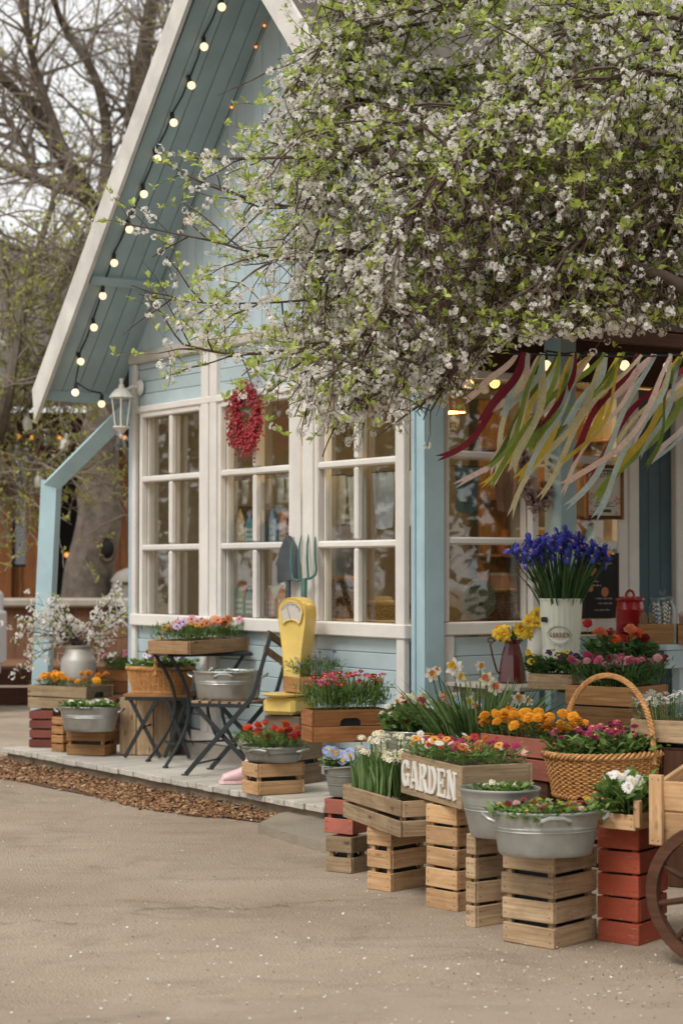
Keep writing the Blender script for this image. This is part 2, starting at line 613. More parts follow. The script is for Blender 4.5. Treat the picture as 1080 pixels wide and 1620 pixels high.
plain('blackboard', '1d1b19', 0.8, vary=0.3)
plain('cloth_dark', '2b2c2f', 0.9)
plain('terracotta', 'b5714c', 0.8)
plain('clay_teal', '587c80', 0.7)
plain('clay_blue', '6e8fa8', 0.7)
plain('clay_ochre', 'c79a5e', 0.7)
plain('clay_pink', 'b98d80', 0.7)
plain('clay_green', '62876e', 0.7)
plain('fork_green', '3c625a', 0.5, vary=0.25)
plain('steel_dark', '3b3f42', 0.65, metal=0.1, vary=0.35)
plain('grey_fabric', 'b9b4b4', 0.95, vary=0.15, scale=30)
plain('tank_grey', '8f877f', 0.7)
glassm('glass', boost=2.3, wave=0.04)
glassm('jar_glass', tint=(0.9, 0.94, 0.94), boost=1.6)

def zinc(name, c, rough=0.42, metal=0.75):
    nt = NT(name)
    v = nt.coords((1, 1, 1))
    vo = nt.n('TexVoronoi'); vo.inputs['Scale'].default_value = 38; nt.l(v, vo.inputs['Vector'])
    n1 = nt.noise(6, v, 5, 0.7)
    base = lin(c)
    a = tuple(x * 0.72 for x in base[:3]) + (1,)
    col = nt.mixc(nt.ramp(n1, 0.35, 0.72), a, base)
    col = nt.mixc(nt.ramp(vo.outputs[0], 0.0, 0.8, (0.25,) * 3 + (1,), (0, 0, 0, 1)), col, a)
    nt.l(col, nt.b.inputs['Base Color'])
    nt.b.inputs['Metallic'].default_value = metal
    nt.l(nt.ramp(n1, 0.2, 0.9, (rough - 0.1,) * 3 + (1,), (rough + 0.2,) * 3 + (1,)), nt.b.inputs['Roughness'])
    MATS[name] = nt.m
zinc('zinc', 'b9bab6', 0.30, 0.85)
zinc('zinc_dull', 'a6a69f', 0.45, 0.6)

leafy('leaf_mid', '4b6532', '84a157', c3='9bb56a')
leafy('leaf_dark', '3a5430', '66884c', c3='7d9c5c')
leafy('leaf_grey', '5c7059', '8ca07f', c3='a8b49a')
leafy('leaf_blade', '3f5c33', '7d9a58', c3='9fb27a')
leafy('leaf_iris', '2f4a2c', '5d7c49')
leafy('leaf_spring', 'a3b650', 'd0da80', trans=0.5, c3='b5c462')
leafy('leaf_far', '96994e', 'c2bf72', trans=0.45)
leafy('leaf_hedge', '3d4a2a', '66753f', trans=0.3)
leafy('blossom', 'eee9e2', 'fbf8f3', rough=0.7, trans=0.45)
leafy('blossom_pink', 'd9c4bc', 'e9dcd2', rough=0.7, trans=0.3)
leafy('blossom_eye', 'a5b060', 'c7b86a', trans=0.0)
leafy('petal_white', 'e0dcd2', 'f2eee6', trans=0.25)
leafy('chips', '6f4b33', 'a9825f', trans=0.0, c3='c9b08e', rough=0.9)
for _nm, _a, _b in (('p_orange', 'ee971e', 'fab83a'), ('p_redor', 'b8341a', 'd85a26'), ('p_yellow', 'e6bc2c', 'f3d552'),
                    ('p_amber', 'd98a35', 'e8ac55'), ('p_white', 'ddd8ce', 'efebe3'), ('p_cream', 'e2dcb8', 'efe9cf'),
                    ('p_pink', 'd8909a', 'e7b4b6'), ('p_hotpink', 'c94c72', 'e07c98'), ('p_wine', '96284a', 'b8446a'),
                    ('p_red', 'a52226', 'c43a34'), ('p_iris', '373ca6', '565fce'), ('p_violet', '3b2550', '5b3a78'),
                    ('p_sky', '93a3cf', 'b6c2e2'), ('p_coral', 'd8724a', 'e6946a'), ('p_rust', '9a4a26', 'b8683a'),
                    ('p_lilac', 'c9a6c4', 'dcc2d8'), ('p_deepred', '6c1618', '8a2222'), ('p_flame', 'd84a1c', 'ee6e34')):
    leafy(_nm, _a, _b, rough=0.65, trans=0.22)
plain('eye_yellow', 'd9a62e', 0.8)
plain('eye_dark', '2c1a22', 0.8)
plain('eye_purple', '5a4a8c', 0.8)
plain('eye_brown', '4a2a1c', 0.8)
for _nm, _c in (('rib_pink', 'ecd2c9'), ('rib_blush', 'e6cfca'), ('rib_wine', '862c3c'), ('rib_yellow', 'd8c050'), ('rib_green', '8fa64c'),
                ('rib_blue', 'c3d6d8'), ('rib_cream', 'dcd4ac'), ('rib_olive', '6c7f36')):
    leafy(_nm, _c, _c, rough=0.4, trans=0.4)
# ================================================================== ground
def asphalt(name, c1, c2, speck=0.5, bump=0.5):
    nt = NT(name)
    tc = nt.n('TexCoord')
    v = tc.outputs['Object']
    big = nt.noise(0.55, v, 4, 0.55)
    mid = nt.noise(5.0, v, 6, 0.7)
    mp = nt.n('Mapping'); mp.inputs['Scale'].default_value = (1.3, 4.5, 1); nt.l(v, mp.inputs[0])
    streak = nt.noise(1.2, mp.outputs[0], 5, 0.65, 0.5)
    fine = nt.noise(130.0, v, 3, 0.8)
    fv = nt.n('TexVoronoi'); fv.inputs['Scale'].default_value = 85; nt.l(v, fv.inputs['Vector'])
    col = nt.mixc(nt.ramp(big, 0.35, 0.68), lin(c1), lin(c2))
    dk = tuple(x * 0.62 for x in lin(c1)[:3]) + (1,)
    lt = tuple(min(1, x * 1.18) for x in lin(c2)[:3]) + (1,)
    col = nt.mixc(nt.ramp(streak, 0.52, 0.78, (0, 0, 0, 1), (0.6, 0.6, 0.6, 1)), col, dk)
    col = nt.mixc(nt.ramp(mid, 0.45, 0.75, (0, 0, 0, 1), (0.3, 0.3, 0.3, 1)), col, lt)
    col = nt.mixc(nt.ramp(fine, 0.5, 0.75, (0, 0, 0, 1), (speck, speck, speck, 1)), col, dk)
    col = nt.mixc(nt.ramp(fv.outputs[0], 0.05, 0.22, (speck * 0.6,) * 3 + (1,), (0, 0, 0, 1)), col, lt)
    st = nt.noise(1.7, v, 7, 0.72, 0.8)
    col = nt.mixc(nt.ramp(st, 0.54, 0.70, (0, 0, 0, 1), (0.62, 0.62, 0.62, 1)), col, dk)
    pit = nt.n('TexVoronoi'); pit.inputs['Scale'].default_value = 24; nt.l(v, pit.inputs['Vector'])
    col = nt.mixc(nt.ramp(pit.outputs[0], 0.04, 0.11, (0.5, 0.5, 0.5, 1), (0, 0, 0, 1)), col, dk)
    nt.l(col, nt.b.inputs['Base Color'])
    nt.b.inputs['Roughness'].default_value = 0.9
    nt.b.inputs['Specular IOR Level'].default_value = 0.2
    ad = nt.n('Math', operation='ADD'); nt.l(fine, ad.inputs[0]); nt.l(fv.outputs[0], ad.inputs[1])
    nt.bump(ad.outputs[0], bump, 0.006)
    MATS[name] = nt.m
asphalt('asphalt', '998875', 'b0a08c', 0.7, 1.0)
asphalt('asphalt_new', '928372', '9f907f', 0.4, 0.4)
asphalt('asphalt_damp', '6f6353', '7d705e', 0.4, 0.4)
plain('crack_dark', '6b6155', 0.95)
mb = MB(); mb.add([(-120, -30, 0), (120, -30, 0), (120, 200, 0), (-120, 200, 0)], [(0, 1, 2, 3)])
tag(mb.build('ground', 'asphalt'), kind='structure')
def sheet(name, pts, mat, z, wob=0.0, kind='structure'):
    P = []
    for i in range(len(pts)):
        a, b = pts[i], pts[(i + 1) % len(pts)]
        for k in range(6):
            t = k / 6
            px, py = a[0] + (b[0] - a[0]) * t, a[1] + (b[1] - a[1]) * t
            w = on_z(px + rng.uniform(-wob, wob), py + rng.uniform(-wob, wob), z)
            P.append(tuple(w))
    m = MB(); m.add(P, [tuple(range(len(P)))])
    return tag(m.build(name, mat), kind=kind)
sheet('paving_patch', [(-260, 1612), (150, 1592), (420, 1576), (760, 1562), (1330, 1540), (1330, 1760), (-260, 1760)], 'asphalt_new', 0.004, 3)
def crack(pts, w):
    m = MB()
    L = []
    for i in range(len(pts) - 1):
        for k in range(10):
            t = k / 10
            L.append(on_z(pts[i][0] + (pts[i + 1][0] - pts[i][0]) * t + rng.uniform(-4, 4), pts[i][1] + (pts[i + 1][1] - pts[i][1]) * t + rng.uniform(-2.5, 2.5), 0.005))
    v = []; f = []
    for i, p in enumerate(L):
        ww = w * rng.uniform(0.1, 1.3)
        v += [(p.x, p.y - ww, p.z), (p.x, p.y + ww, p.z)]
        if i: f.append((2 * i - 2, 2 * i - 1, 2 * i + 1, 2 * i))
    m.add(v, f)
    tag(m.build('paving_crack', 'crack_dark'), kind='structure')
crack([(200, 1440), (300, 1434), (400, 1436), (540, 1424), (640, 1418)], 0.0045)
crack([(-20, 1462), (60, 1455), (130, 1462)], 0.005)

# concrete slab by the corner of the deck
slab_px = [(408, 1303), (440, 1287), (560, 1262), (640, 1300), (640, 1345), (520, 1336)]
m = MB(); P = [on_z(x, y, 0.05) for x, y in slab_px]
n = len(P)
m.add([(p.x, p.y, -0.05) for p in P] + [(p.x, p.y, 0.05) for p in P],
      [tuple(range(n, 2 * n))] + [(i, (i + 1) % n, n + (i + 1) % n, n + i) for i in range(n)])
asphalt('slab_concrete', '8f8474', 'a39886', 0.5, 0.8)
tag(m.build('concrete_slab', 'slab_concrete'), kind='structure')

# ================================================================== deck
deck = thing('wooden_deck', 'low weathered grey plank deck along the window wall', 'deck', HC, HROT)
x = -3.9
i = 0
while x < 0.20:
    w = 0.098
    ov = rng.uniform(-0.008, 0.008)
    slat('plank', 0.84, w - 0.006, 0.035, 'wood_deck', deck, (x + w / 2, -0.42 + ov, 0.12 - 0.0175 + rng.uniform(-0.0015, 0.0015)), (0, 0, pi / 2), b=0.003, jit=0.003)
    x += w
for yy in (-0.78, -0.42, -0.06):
    slat('joist', 4.04, 0.05, 0.07, 'wood_deck_edge', deck, (-1.86, yy, 0.048), (0, 0, 0))
for xx in (-3.8, -2.7, -1.6, -0.5):
    m = MB(); m.box((xx, -0.70, 0.025), (0.16, 0.12, 0.05), 0.008); m.build('foot_block', 'wood_old', deck)

# bark mulch bed
N = 6800
xs = nrg.uniform(-4.05, 0.02, N)
tt = (xs + 4.05) / 4.07
wid = 0.62 - 0.16 * tt + 0.07 * np.sin(tt * 11) - 0.30 * np.clip((tt - 0.85) / 0.15, 0, 1) - 0.15 * np.clip((0.12 - tt) / 0.12, 0, 1)
u = nrg.random(N) ** 0.85
ys = -0.66 - u * wid - np.where(nrg.random(N) < 0.05, nrg.random(N) * 0.10, 0)
hz = 0.006 + 0.045 * (1 - u) * nrg.random(N) + 0.012 * nrg.random(N)
c_, s_ = cos(HROT), sin(HROT)
P = np.stack([HC.x + c_ * xs - s_ * ys, HC.y + s_ * xs + c_ * ys, hz], -1)
cv, cf = bbox(1.0, 0.42, 0.16)
R = rots(nrg.uniform(0, 6.28, N), nrg.normal(0, 0.28, N), nrg.normal(0, 0.35, N), nrg.uniform(0.012, 0.036, N))
tag(put('bark_mulch', scatter_mesh('bark_mulch', cv, cf, R, P, 'chips')), 'brown wood chip mulch spread along the front of the deck', 'mulch', kind='stuff')
m = MB()
mp_ = [(-4.1, -0.55), (0.0, -0.55), (0.0, -0.95), (-1.0, -1.16), (-2.4, -1.22), (-3.6, -1.2), (-4.1, -1.0)]
m.add([tuple(H2W(a, b, 0.006)) for a, b in mp_], [tuple(range(7))])
plain('mulch_base', '5f4432', 0.95, vary=0.3, scale=40, bump=0.8)
tag(m.build('mulch_bed', 'mulch_base'), kind='structure')

# fallen petals
N = 800
px = nrg.uniform(-20, 1100, N); py = 1240 + 390 * nrg.random(N) ** 0.9
k = nrg.random(N) < 0.28
px = np.where(k, nrg.normal(900, 150, N), px); py = np.where(k, nrg.normal(1540, 32, N), py)
P = []
for a, b in zip(px, py):
    if b < 1250: b = 1250
    P.append(tuple(on_z(float(a), float(b), 0.0105)))
for q in range(260):
    p = H2W(rng.uniform(-4.2, 0), rng.uniform(-1.7, -0.7), 0.045 if rng.random() < 0.5 else 0.02)
    P.append(tuple(p))
P = np.array(P)
N = len(P)
tv = [(0, 0, 0), (0.5, -0.42, 0.14), (1, -0.3, 0.22), (1.1, 0, 0.2), (1, 0.3, 0.22), (0.5, 0.42, 0.14)]
R = rots(nrg.uniform(0, 6.28, N), nrg.normal(0, 0.25, N), nrg.normal(0, 0.25, N), nrg.uniform(0.0035, 0.0115, N))
tag(put('fallen_petals', scatter_mesh('fallen_petals', tv, [(0, 1, 2, 3, 4, 5)], R, P, 'petal_white')), 'white blossom petals strewn over the paving', 'petals', kind='stuff')

# grit and dead leaf bits on the paving
N = 480
px = nrg.uniform(-20, 1100, N); py = nrg.uniform(1260, 1630, N)
k = nrg.random(N) < 0.35
px = np.where(k, nrg.normal(1020, 70, N), px); py = np.where(k, nrg.normal(1545, 28, N), py)
P = np.array([tuple(on_z(float(a), float(b), 0.006)) for a, b in zip(px, py)])
cv, cf = bbox(1.0, 0.7, 0.45, 0.2)
R = rots(nrg.uniform(0, 6.28, N), nrg.normal(0, .3, N), nrg.normal(0, .3, N), nrg.uniform(.002, .0065, N))
leafy('grit', '5b5146', '8d8171', trans=0.0, c3='6b4a33', rough=0.95)
tag(put('paving_grit', scatter_mesh('paving_grit', cv, cf, R, P, 'grit')), 'brown grit and bark crumbs scattered on the paving', 'grit', kind='stuff')

# ================================================================== the shop
house = thing('flower_shop', 'pale blue timber flower shop with steep gable and white lattice windows', 'building', HC, HROT)
def hb(name, c, size, mat, parent=None, b=0.003, rot=(0, 0, 0)):
    m = MB(); m.box((0, 0, 0), size, b)
    return m.build(name, mat, parent or house, c, rot)
def w1x(px):        # house x of a picture column on the window wall
    r = ray(px, 850); c, s = cos(HROT), sin(HROT)
    t = (-s * HC.x + c * HC.y) / (-s * r.x + c * r.y)
    return W2H((r.x * t, r.y * t, 0)).x
def w2y(px):
    r = ray(px, 850); c, s = cos(HROT), sin(HROT)
    t = (c * HC.x + s * HC.y) / (c * r.x + s * r.y)
    return W2H((r.x * t, r.y * t, 0)).y
XL = w1x(213)
SILL0, SILL1, R2, R1, HEAD = 0.99, 1.075, 1.546, 2.035, 2.52
EAVE_Z, AP_X, SL = 2.95, -1.27, 1.11
def roof_z(x):
    return EAVE_Z + SL * (AP_X - XL) - SL * abs(x - AP_X)
APZ = roof_z(AP_X)
XR = 2 * AP_X - XL

# wall bodies behind the boards
hb('wall', ((XL) / 2, 0.056, 0.55), (-XL - 0.02, 0.08, 0.86), 'blue')
hb('wall', ((XL) / 2, 0.056, 2.74), (-XL - 0.02, 0.08, 0.40), 'blue')
m = MB(); m.prism([(XL, 2.9), (0.0, 2.9), (0.0, roof_z(0.0) - 0.01), (AP_X, APZ - 0.01), (XL, roof_z(XL) - 0.01)], 0.02, 0.1); m.build('gable_wall', 'blue_gable', house)
hb('foundation', (XL / 2, 0.075, 0.11), (-XL + 0.02, 0.19, 0.22), 'concrete', b=0.01)
hb('base_board', (XL / 2, -0.012, 0.262), (-XL, 0.04, 0.075), 'white')
# boards under and over the windows, split at the mullions
units = [(w1x(226), w1x(325)), (w1x(350), w1x(468)), (w1x(503), w1x(637))]
edges = [(XL + 0.05, w1x(332)), (w1x(343), w1x(478)), (w1x(492), w1x(640))]
for (a, b_) in edges:
    z = 0.305; r = 0
    while z < SILL0 - 0.02:
        h = min(0.099, SILL0 - z)
        slat('clapboard', b_ - a, 0.022, h - 0.004, 'blue', house, ((a + b_) / 2, 0.005, z + h / 2), (radians(4), 0, 0), b=0.003, jit=0.002)
        z += h
    z = HEAD + 0.045
    while z < 2.86:
        h = min(0.088, 2.875 - z)
        slat('clapboard', b_ - a, 0.022, h - 0.004, 'blue', house, ((a + b_) / 2, 0.005, z + h / 2), (radians(4), 0, 0), b=0.003, jit=0.002)
        z += h
slat('trim_board', -XL + 0.04, 0.05, 0.085, 'white_worn', house, (XL / 2 - 0.01, -0.02, 2.915), b=0.012)
# gable boards
x = XL + 0.004
while x < -0.11:
    w = 0.108
    a, b_ = x + 0.002, x + w - 0.002
    top = [(a, roof_z(a) - 0.005), (b_, roof_z(b_) - 0.005)]
    if a < AP_X < b_: top = [(a, roof_z(a) - 0.005), (AP_X, APZ - 0.005), (b_, roof_z(b_) - 0.005)]
    m = MB(); m.prism([(b_, 2.955), (b_, top[-1][1])] + ([(AP_X, APZ - 0.005)] if len(top) == 3 else []) + [(a, top[0][1]), (a, 2.955)][0:2], -0.004 + rng.uniform(-0.002, 0.002), 0.018)
    m.build('gable_board', 'blue_gable', house)
    x += w
# corner board, trims, mullion boards
slat('corner_board', 2.62, 0.11, 0.05, 'blue_post', house, (XL - 0.005, 0.02, 1.56), (0, pi / 2, 0), b=0.005)
slat('trim_board', 2.6, 0.03, 0.055, 'white', house, (XL + 0.052, -0.024, 1.57), (0, pi / 2, 0), b=0.005)
for pa, pb in ((325, 337), (338.5, 350), (468, 484), (486, 503)):
    a, b_ = w1x(pa), w1x(pb)
    slat('mullion_board', 2.58, 0.045, b_ - a - 0.006, 'white', house, ((a + b_) / 2, -0.02, 1.585), (0, pi / 2, 0), b=0.006)
a, b_ = w1x(637), w1x(650)
slat('trim_board', 2.62, 0.045, b_ - a - 0.004, 'white', house, ((a + b_) / 2, -0.03, 1.57), (0, pi / 2, 0), b=0.005)
slat('sill_board', -XL - 0.16, 0.09, SILL1 - SILL0, 'white', house, ((XL - 0.02) / 2 - 0.03, -0.018, (SILL0 + SILL1) / 2), b=0.008)
slat('head_board', -XL - 0.16, 0.05, 0.05, 'white', house, ((XL - 0.02) / 2 - 0.03, -0.02, HEAD + 0.018), b=0.008)

def window(parent, loc, rz, w, zs, cols, fr=0.038, depth=0.09, pmat='white', glass_y=0.040):
    """window > jamb, rail, muntin, pane; zs: bottom, rails..., top"""
    win = sub('window', parent, loc, (0, 0, rz))
    z0, z1 = zs[0], zs[-1]
    for sx in (-1, 1):
        slat('stile', z1 - z0, 0.05, fr, pmat, win, (sx * (w / 2 - fr / 2), -0.006, (z0 + z1) / 2), (0, pi / 2, 0), b=0.006)
        slat('jamb', z1 - z0, 0.05, 0.014, pmat, win, (sx * (w / 2 - fr - 0.008), 0.042, (z0 + z1) / 2), (0, pi / 2, 0), b=0.003)
    for z in zs[1:-1]:
        slat('rail', w - 2 * fr - 0.002, 0.05, 0.044, pmat, win, (0, -0.006, z), b=0.012)
    slat('rail', w - 2 * fr - 0.002, 0.05, 0.045, pmat, win, (0, -0.008, z1 - 0.022), b=0.008)
    cw = (w - 2 * fr) / cols
    for c in range(1, cols):
        for i in range(len(zs) - 1):
            lo = zs[i] + (0.026 if i else 0.0); hi = zs[i + 1] - (0.026 if i < len(zs) - 2 else 0.046)
            slat('muntin', hi - lo, 0.046, 0.042, pmat, win, (-w / 2 + fr + cw * c, -0.006, (lo + hi) / 2), (0, pi / 2, 0), b=0.01)
            slat('muntin', hi - lo, 0.035, 0.016, pmat, win, (-w / 2 + fr + cw * c, 0.034, (lo + hi) / 2), (0, pi / 2, 0), b=0.003)
    for c in range(cols):
        for i in range(len(zs) - 1):
            lo, hi = zs[i] + 0.005, zs[i + 1] - 0.005
            slat('pane', cw - 0.01, 0.004, hi - lo, 'glass', win, (-w / 2 + fr + cw * (c + 0.5), glass_y, (lo + hi) / 2), (rng.uniform(-.002, .002), 0, rng.uniform(-.0025, .0025)), b=0)
    return win
for (a, b_) in units:
    window(house, ((a + b_) / 2, 0, 0), 0, b_ - a, [SILL1, R2, R1, HEAD], 2)

# side wall: corner post, tall window, second post, sign panel, door
PW = 0.135
pc = hb('corner_post', (-0.042, 0.055, 1.45), (PW, PW, 2.9), 'blue_post', b=0.006)
slat('corner_strip', 2.8, 0.012, 0.035, 'blue_post', house, (-0.085, -0.019, 1.42), (0, pi / 2, 0), b=0.003)
slat('corner_strip', 2.8, 0.012, 0.028, 'blue_post', house, (0.012, -0.0185, 1.42), (0, pi / 2, 0), b=0.003)
ya, yb = w2y(699), w2y(852)
hb('wall', (-0.075, (ya + 5) / 2, 0.5), (0.08, 5 - ya, 0.98), 'blue')
hb('wall', (-0.075, (0.1 + 5) / 2, 2.78), (0.08, 4.9, 0.48), 'wood_dark')  # dark wood here stands in for the shade under the porch roof
z = 0.1
while z < 0.98:
    slat('clapboard', yb - ya - 0.08, 0.022, 0.109, 'blue', house, (-0.024, (ya + yb) / 2 + 0.05, z + 0.055), (0, 0, pi / 2), b=0.003, jit=0.002)
    z += 0.113
slat('trim_board', 0.98, 0.03, w2y(718) - ya, 'white', house, (-0.012, (ya + w2y(718)) / 2, 0.52), (0, pi / 2, pi / 2), b=0.005)
slat('sill_board', yb - ya + 0.02, 0.06, 0.075, 'white', house, (-0.02, (ya + yb) / 2, 1.05), (0, 0, pi / 2), b=0.006)
window(house, (-0.03, (ya + yb) / 2, 0), pi / 2, yb - ya, [1.09, 1.56, 2.063, 2.56], 1, fr=0.055, glass_y=0.06)
y2a = w2y(875)
hb('porch_post', (0.07, y2a - 0.005, 1.4), (0.15, 0.13, 2.8), 'blue_post', b=0.006)
y3a, y3b, y4, y5 = w2y(905), w2y(975), w2y(1010), w2y(1066)
slat('sill_board', y3b - yb, 0.06, 0.075, 'white', house, (-0.018, (y3b + yb) / 2 + 0.04, 1.05), (0, 0, pi / 2), b=0.006)
for yy in (y3b + 0.045, y3b + 0.14):
    slat('door_frame', 2.6, 0.06, 0.09, 'white', house, (-0.02, yy, 1.35), (0, pi / 2, pi / 2), b=0.008)
slat('door_frame', 2.6, 0.06, 0.12, 'white', house, (-0.02, y5 + 0.07, 1.35), (0, pi / 2, pi / 2), b=0.008)
slat('rail', y3b - y3a + 0.1, 0.05, 0.06, 'white', house, (-0.025, (y3a + y3b) / 2, 2.06), (0, 0, pi / 2), b=0.008)
slat('rail', y3b - y3a + 0.1, 0.05, 0.06, 'white', house, (-0.025, (y3a + y3b) / 2, 1.54), (0, 0, pi / 2), b=0.008)
for z0, z1 in ((1.09, 1.51), (1.57, 2.03), (2.09, 2.55)):
    hb('pane', (-0.06, (y3a + y3b) / 2, (z0 + z1) / 2), (0.004, y3b - y3a + 0.1, z1 - z0), 'glass', b=0)
door = sub('door', house, (-0.05, (y4 + y5) / 2, 0))
yy = y4 + 0.01
while yy < y5:
    slat('door_board', 2.4, 0.04, 0.098, 'teal_door', door, (0, yy + 0.05 - (y4 + y5) / 2, 1.32), (0, pi / 2, pi / 2), b=0.004)
    yy += 0.1
m = MB(); m.tube([(0.03, 0.05, 1.15), (0.08, 0.05, 1.15), (0.08, -0.05, 1.15)], 0.008, 8); m.build('handle', 'steel_dark', door)
for k in range(24):
    slat('wall_board', 2.4, 0.03, 0.118, 'blue', house, (-0.03, y5 + 0.2 + k * 0.12, 1.3), (0, pi / 2, pi / 2), b=0.004)

# roof: two slabs, soffit boards, barge boards, eave fascia
OV = 0.60
EX = XL - 0.25
EXR = 2 * AP_X - EX
sl_ang = math.atan(SL)
def slope_frame(side):
    """empty whose x runs up the slope and y into the house, z out of the roof"""
    return None
for side in (-1, 1):
    ex = EX if side < 0 else EXR
    ez = roof_z(ex)
    tx, tz = 0.0, 0.10
    poly = [(ex, ez + 0.03), (AP_X, APZ + 0.03), (AP_X, APZ + 0.16), (ex - side * -0.02, ez + 0.13)]
    if side > 0: poly = poly[::-1]
    m = MB(); m.prism(poly, -OV - 0.01, 5.0)
    m.build('roof', 'roof_grey', house)
    L = sqrt((AP_X - ex) ** 2 + (APZ - ez) ** 2)
    ang = -sl_ang if side < 0 else sl_ang
    nb = 5 if side < 0 else 6
    y = -OV + 0.02
    bw = (OV - 0.02) / 5
    rows = 5 if side < 0 else 42
    for k in range(rows):
        yc = y + bw * (k + 0.5)
        if side < 0:
            segs = [(0.0, 0.98), (1.0, L)]
        else:
            segs = [(0.0, L)] if yc < 0 else [(0.0, 1.75)]
        for s0, s1 in segs:
            sm = (s0 + s1) / 2
            cx = ex + (AP_X - ex) * sm / L
            cz = ez + (APZ - ez) * sm / L
            slat('soffit_board', s1 - s0 - 0.004, bw - 0.006, 0.024, 'blue_soffit' if side < 0 or yc < 0 else 'wood_dark', house, (cx, yc, cz + 0.012 + rng.uniform(-.001, .001)), (0, ang, 0), b=0.002)  # over the porch, dark wood paints in the shade under the roof
    # battens across the soffit
    for sm in ((0.99,) if side < 0 else ()):
        cx = ex + (AP_X - ex) * sm / L; cz = ez + (APZ - ez) * sm / L
        slat('batten', OV - 0.03, 0.07, 0.03, 'blue_soffit', house, (cx + 0.012, -OV / 2 + 0.005, cz - 0.012), (ang, 0, pi / 2), b=0.003)
    # barge board with a pointed lower end
    bwid = 0.16
    nx, nz = sin(sl_ang) * (side), cos(sl_ang)
    ext = 0.10 if side < 0 else -0.12
    p0 = Vector((ex + side * ext, ez - SL * ext)); p1 = Vector((AP_X, APZ))
    up = 0.14; dn = -0.03
    poly = [(p0.x - side * 0.02, p0.y - 0.10), (p1.x, p1.y + dn * 1.5), (p1.x, p1.y + up * 1.5), (p0.x + side * 0.02, p0.y + up * 0.9)]
    if side > 0: poly = poly[::-1]
    m = MB(); m.prism(poly, -OV - 0.04, -OV - 0.012 + (0.001 if side > 0 else 0)); m.build('barge_board', 'white_barge', house)
    # eave fascia
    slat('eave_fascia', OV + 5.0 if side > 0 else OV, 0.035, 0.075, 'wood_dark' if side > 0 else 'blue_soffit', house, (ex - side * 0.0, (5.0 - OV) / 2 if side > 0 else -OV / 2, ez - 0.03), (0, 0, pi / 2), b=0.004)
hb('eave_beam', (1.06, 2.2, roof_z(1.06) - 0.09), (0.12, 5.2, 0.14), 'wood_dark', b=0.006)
hb('back_wall', (XL / 2, 5.0, 1.5), (-XL, 0.1, 3.0), 'blue')

# slanting post and brace by the left corner
pt = W2H(on_z(66, 1118, 0.12))
base = at_d(63, 1112, 14.5); top = at_d(82, 760, 14.5)
bl, tl = W2H((base.x, base.y, 0.1)), W2H((top.x, top.y, top.z))
m = MB()
m.tube([bl, tl], 0.088, 4); o = m.build('porch_post', 'blue_post', house); o['label'] = 'leaning square blue post'
hi = W2H(at_d(203, 648, 13.75))
m = MB(); m.tube([tl + Vector((-0.03, 0, -0.055)), hi + Vector((0, 0, 0.0))], 0.078, 4); m.build('porch_brace', 'blue_post', house)

# ------------------------------------------------------------------ inside the shop
hb('interior_floor', (XL / 2, 2.5, 0.27), (-XL - 0.1, 4.8, 0.04), 'wood_old', b=0)
hb('interior_wall', (XL / 2, 3.3, 1.6), (-XL - 0.1, 0.06, 2.7), 'plaster_warm', b=0)
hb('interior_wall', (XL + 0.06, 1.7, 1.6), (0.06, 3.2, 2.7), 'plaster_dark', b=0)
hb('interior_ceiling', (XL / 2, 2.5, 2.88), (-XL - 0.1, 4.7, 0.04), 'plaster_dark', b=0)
for z in (1.05, 1.5, 1.95, 2.35):
    slat('shelf_board', -XL - 0.3, 0.3, 0.025, 'wood_honey', house, (XL / 2, 3.1, z))
for xx in (-3.2, -2.2, -1.2, -0.25):
    slat('shelf_upright', 2.5, 0.28, 0.03, 'wood_honey', house, (xx, 3.1, 1.5), (0, pi / 2, 0))
slat('window_shelf', w1x(498) - w1x(352), 0.30, 0.025, 'wood_pale', house, ((w1x(352) + w1x(498)) / 2, 0.28, R2 + 0.005))
slat('window_shelf', w1x(636) - w1x(352), 0.34, 0.025, 'wood_pale', house, ((w1x(352) + w1x(636)) / 2, 0.29, SILL1 - 0.005))
slat('window_shelf', yb - ya, 0.34, 0.025, 'wood_dark', house, (-0.30, (ya + yb) / 2, 1.075), (0, 0, pi / 2))
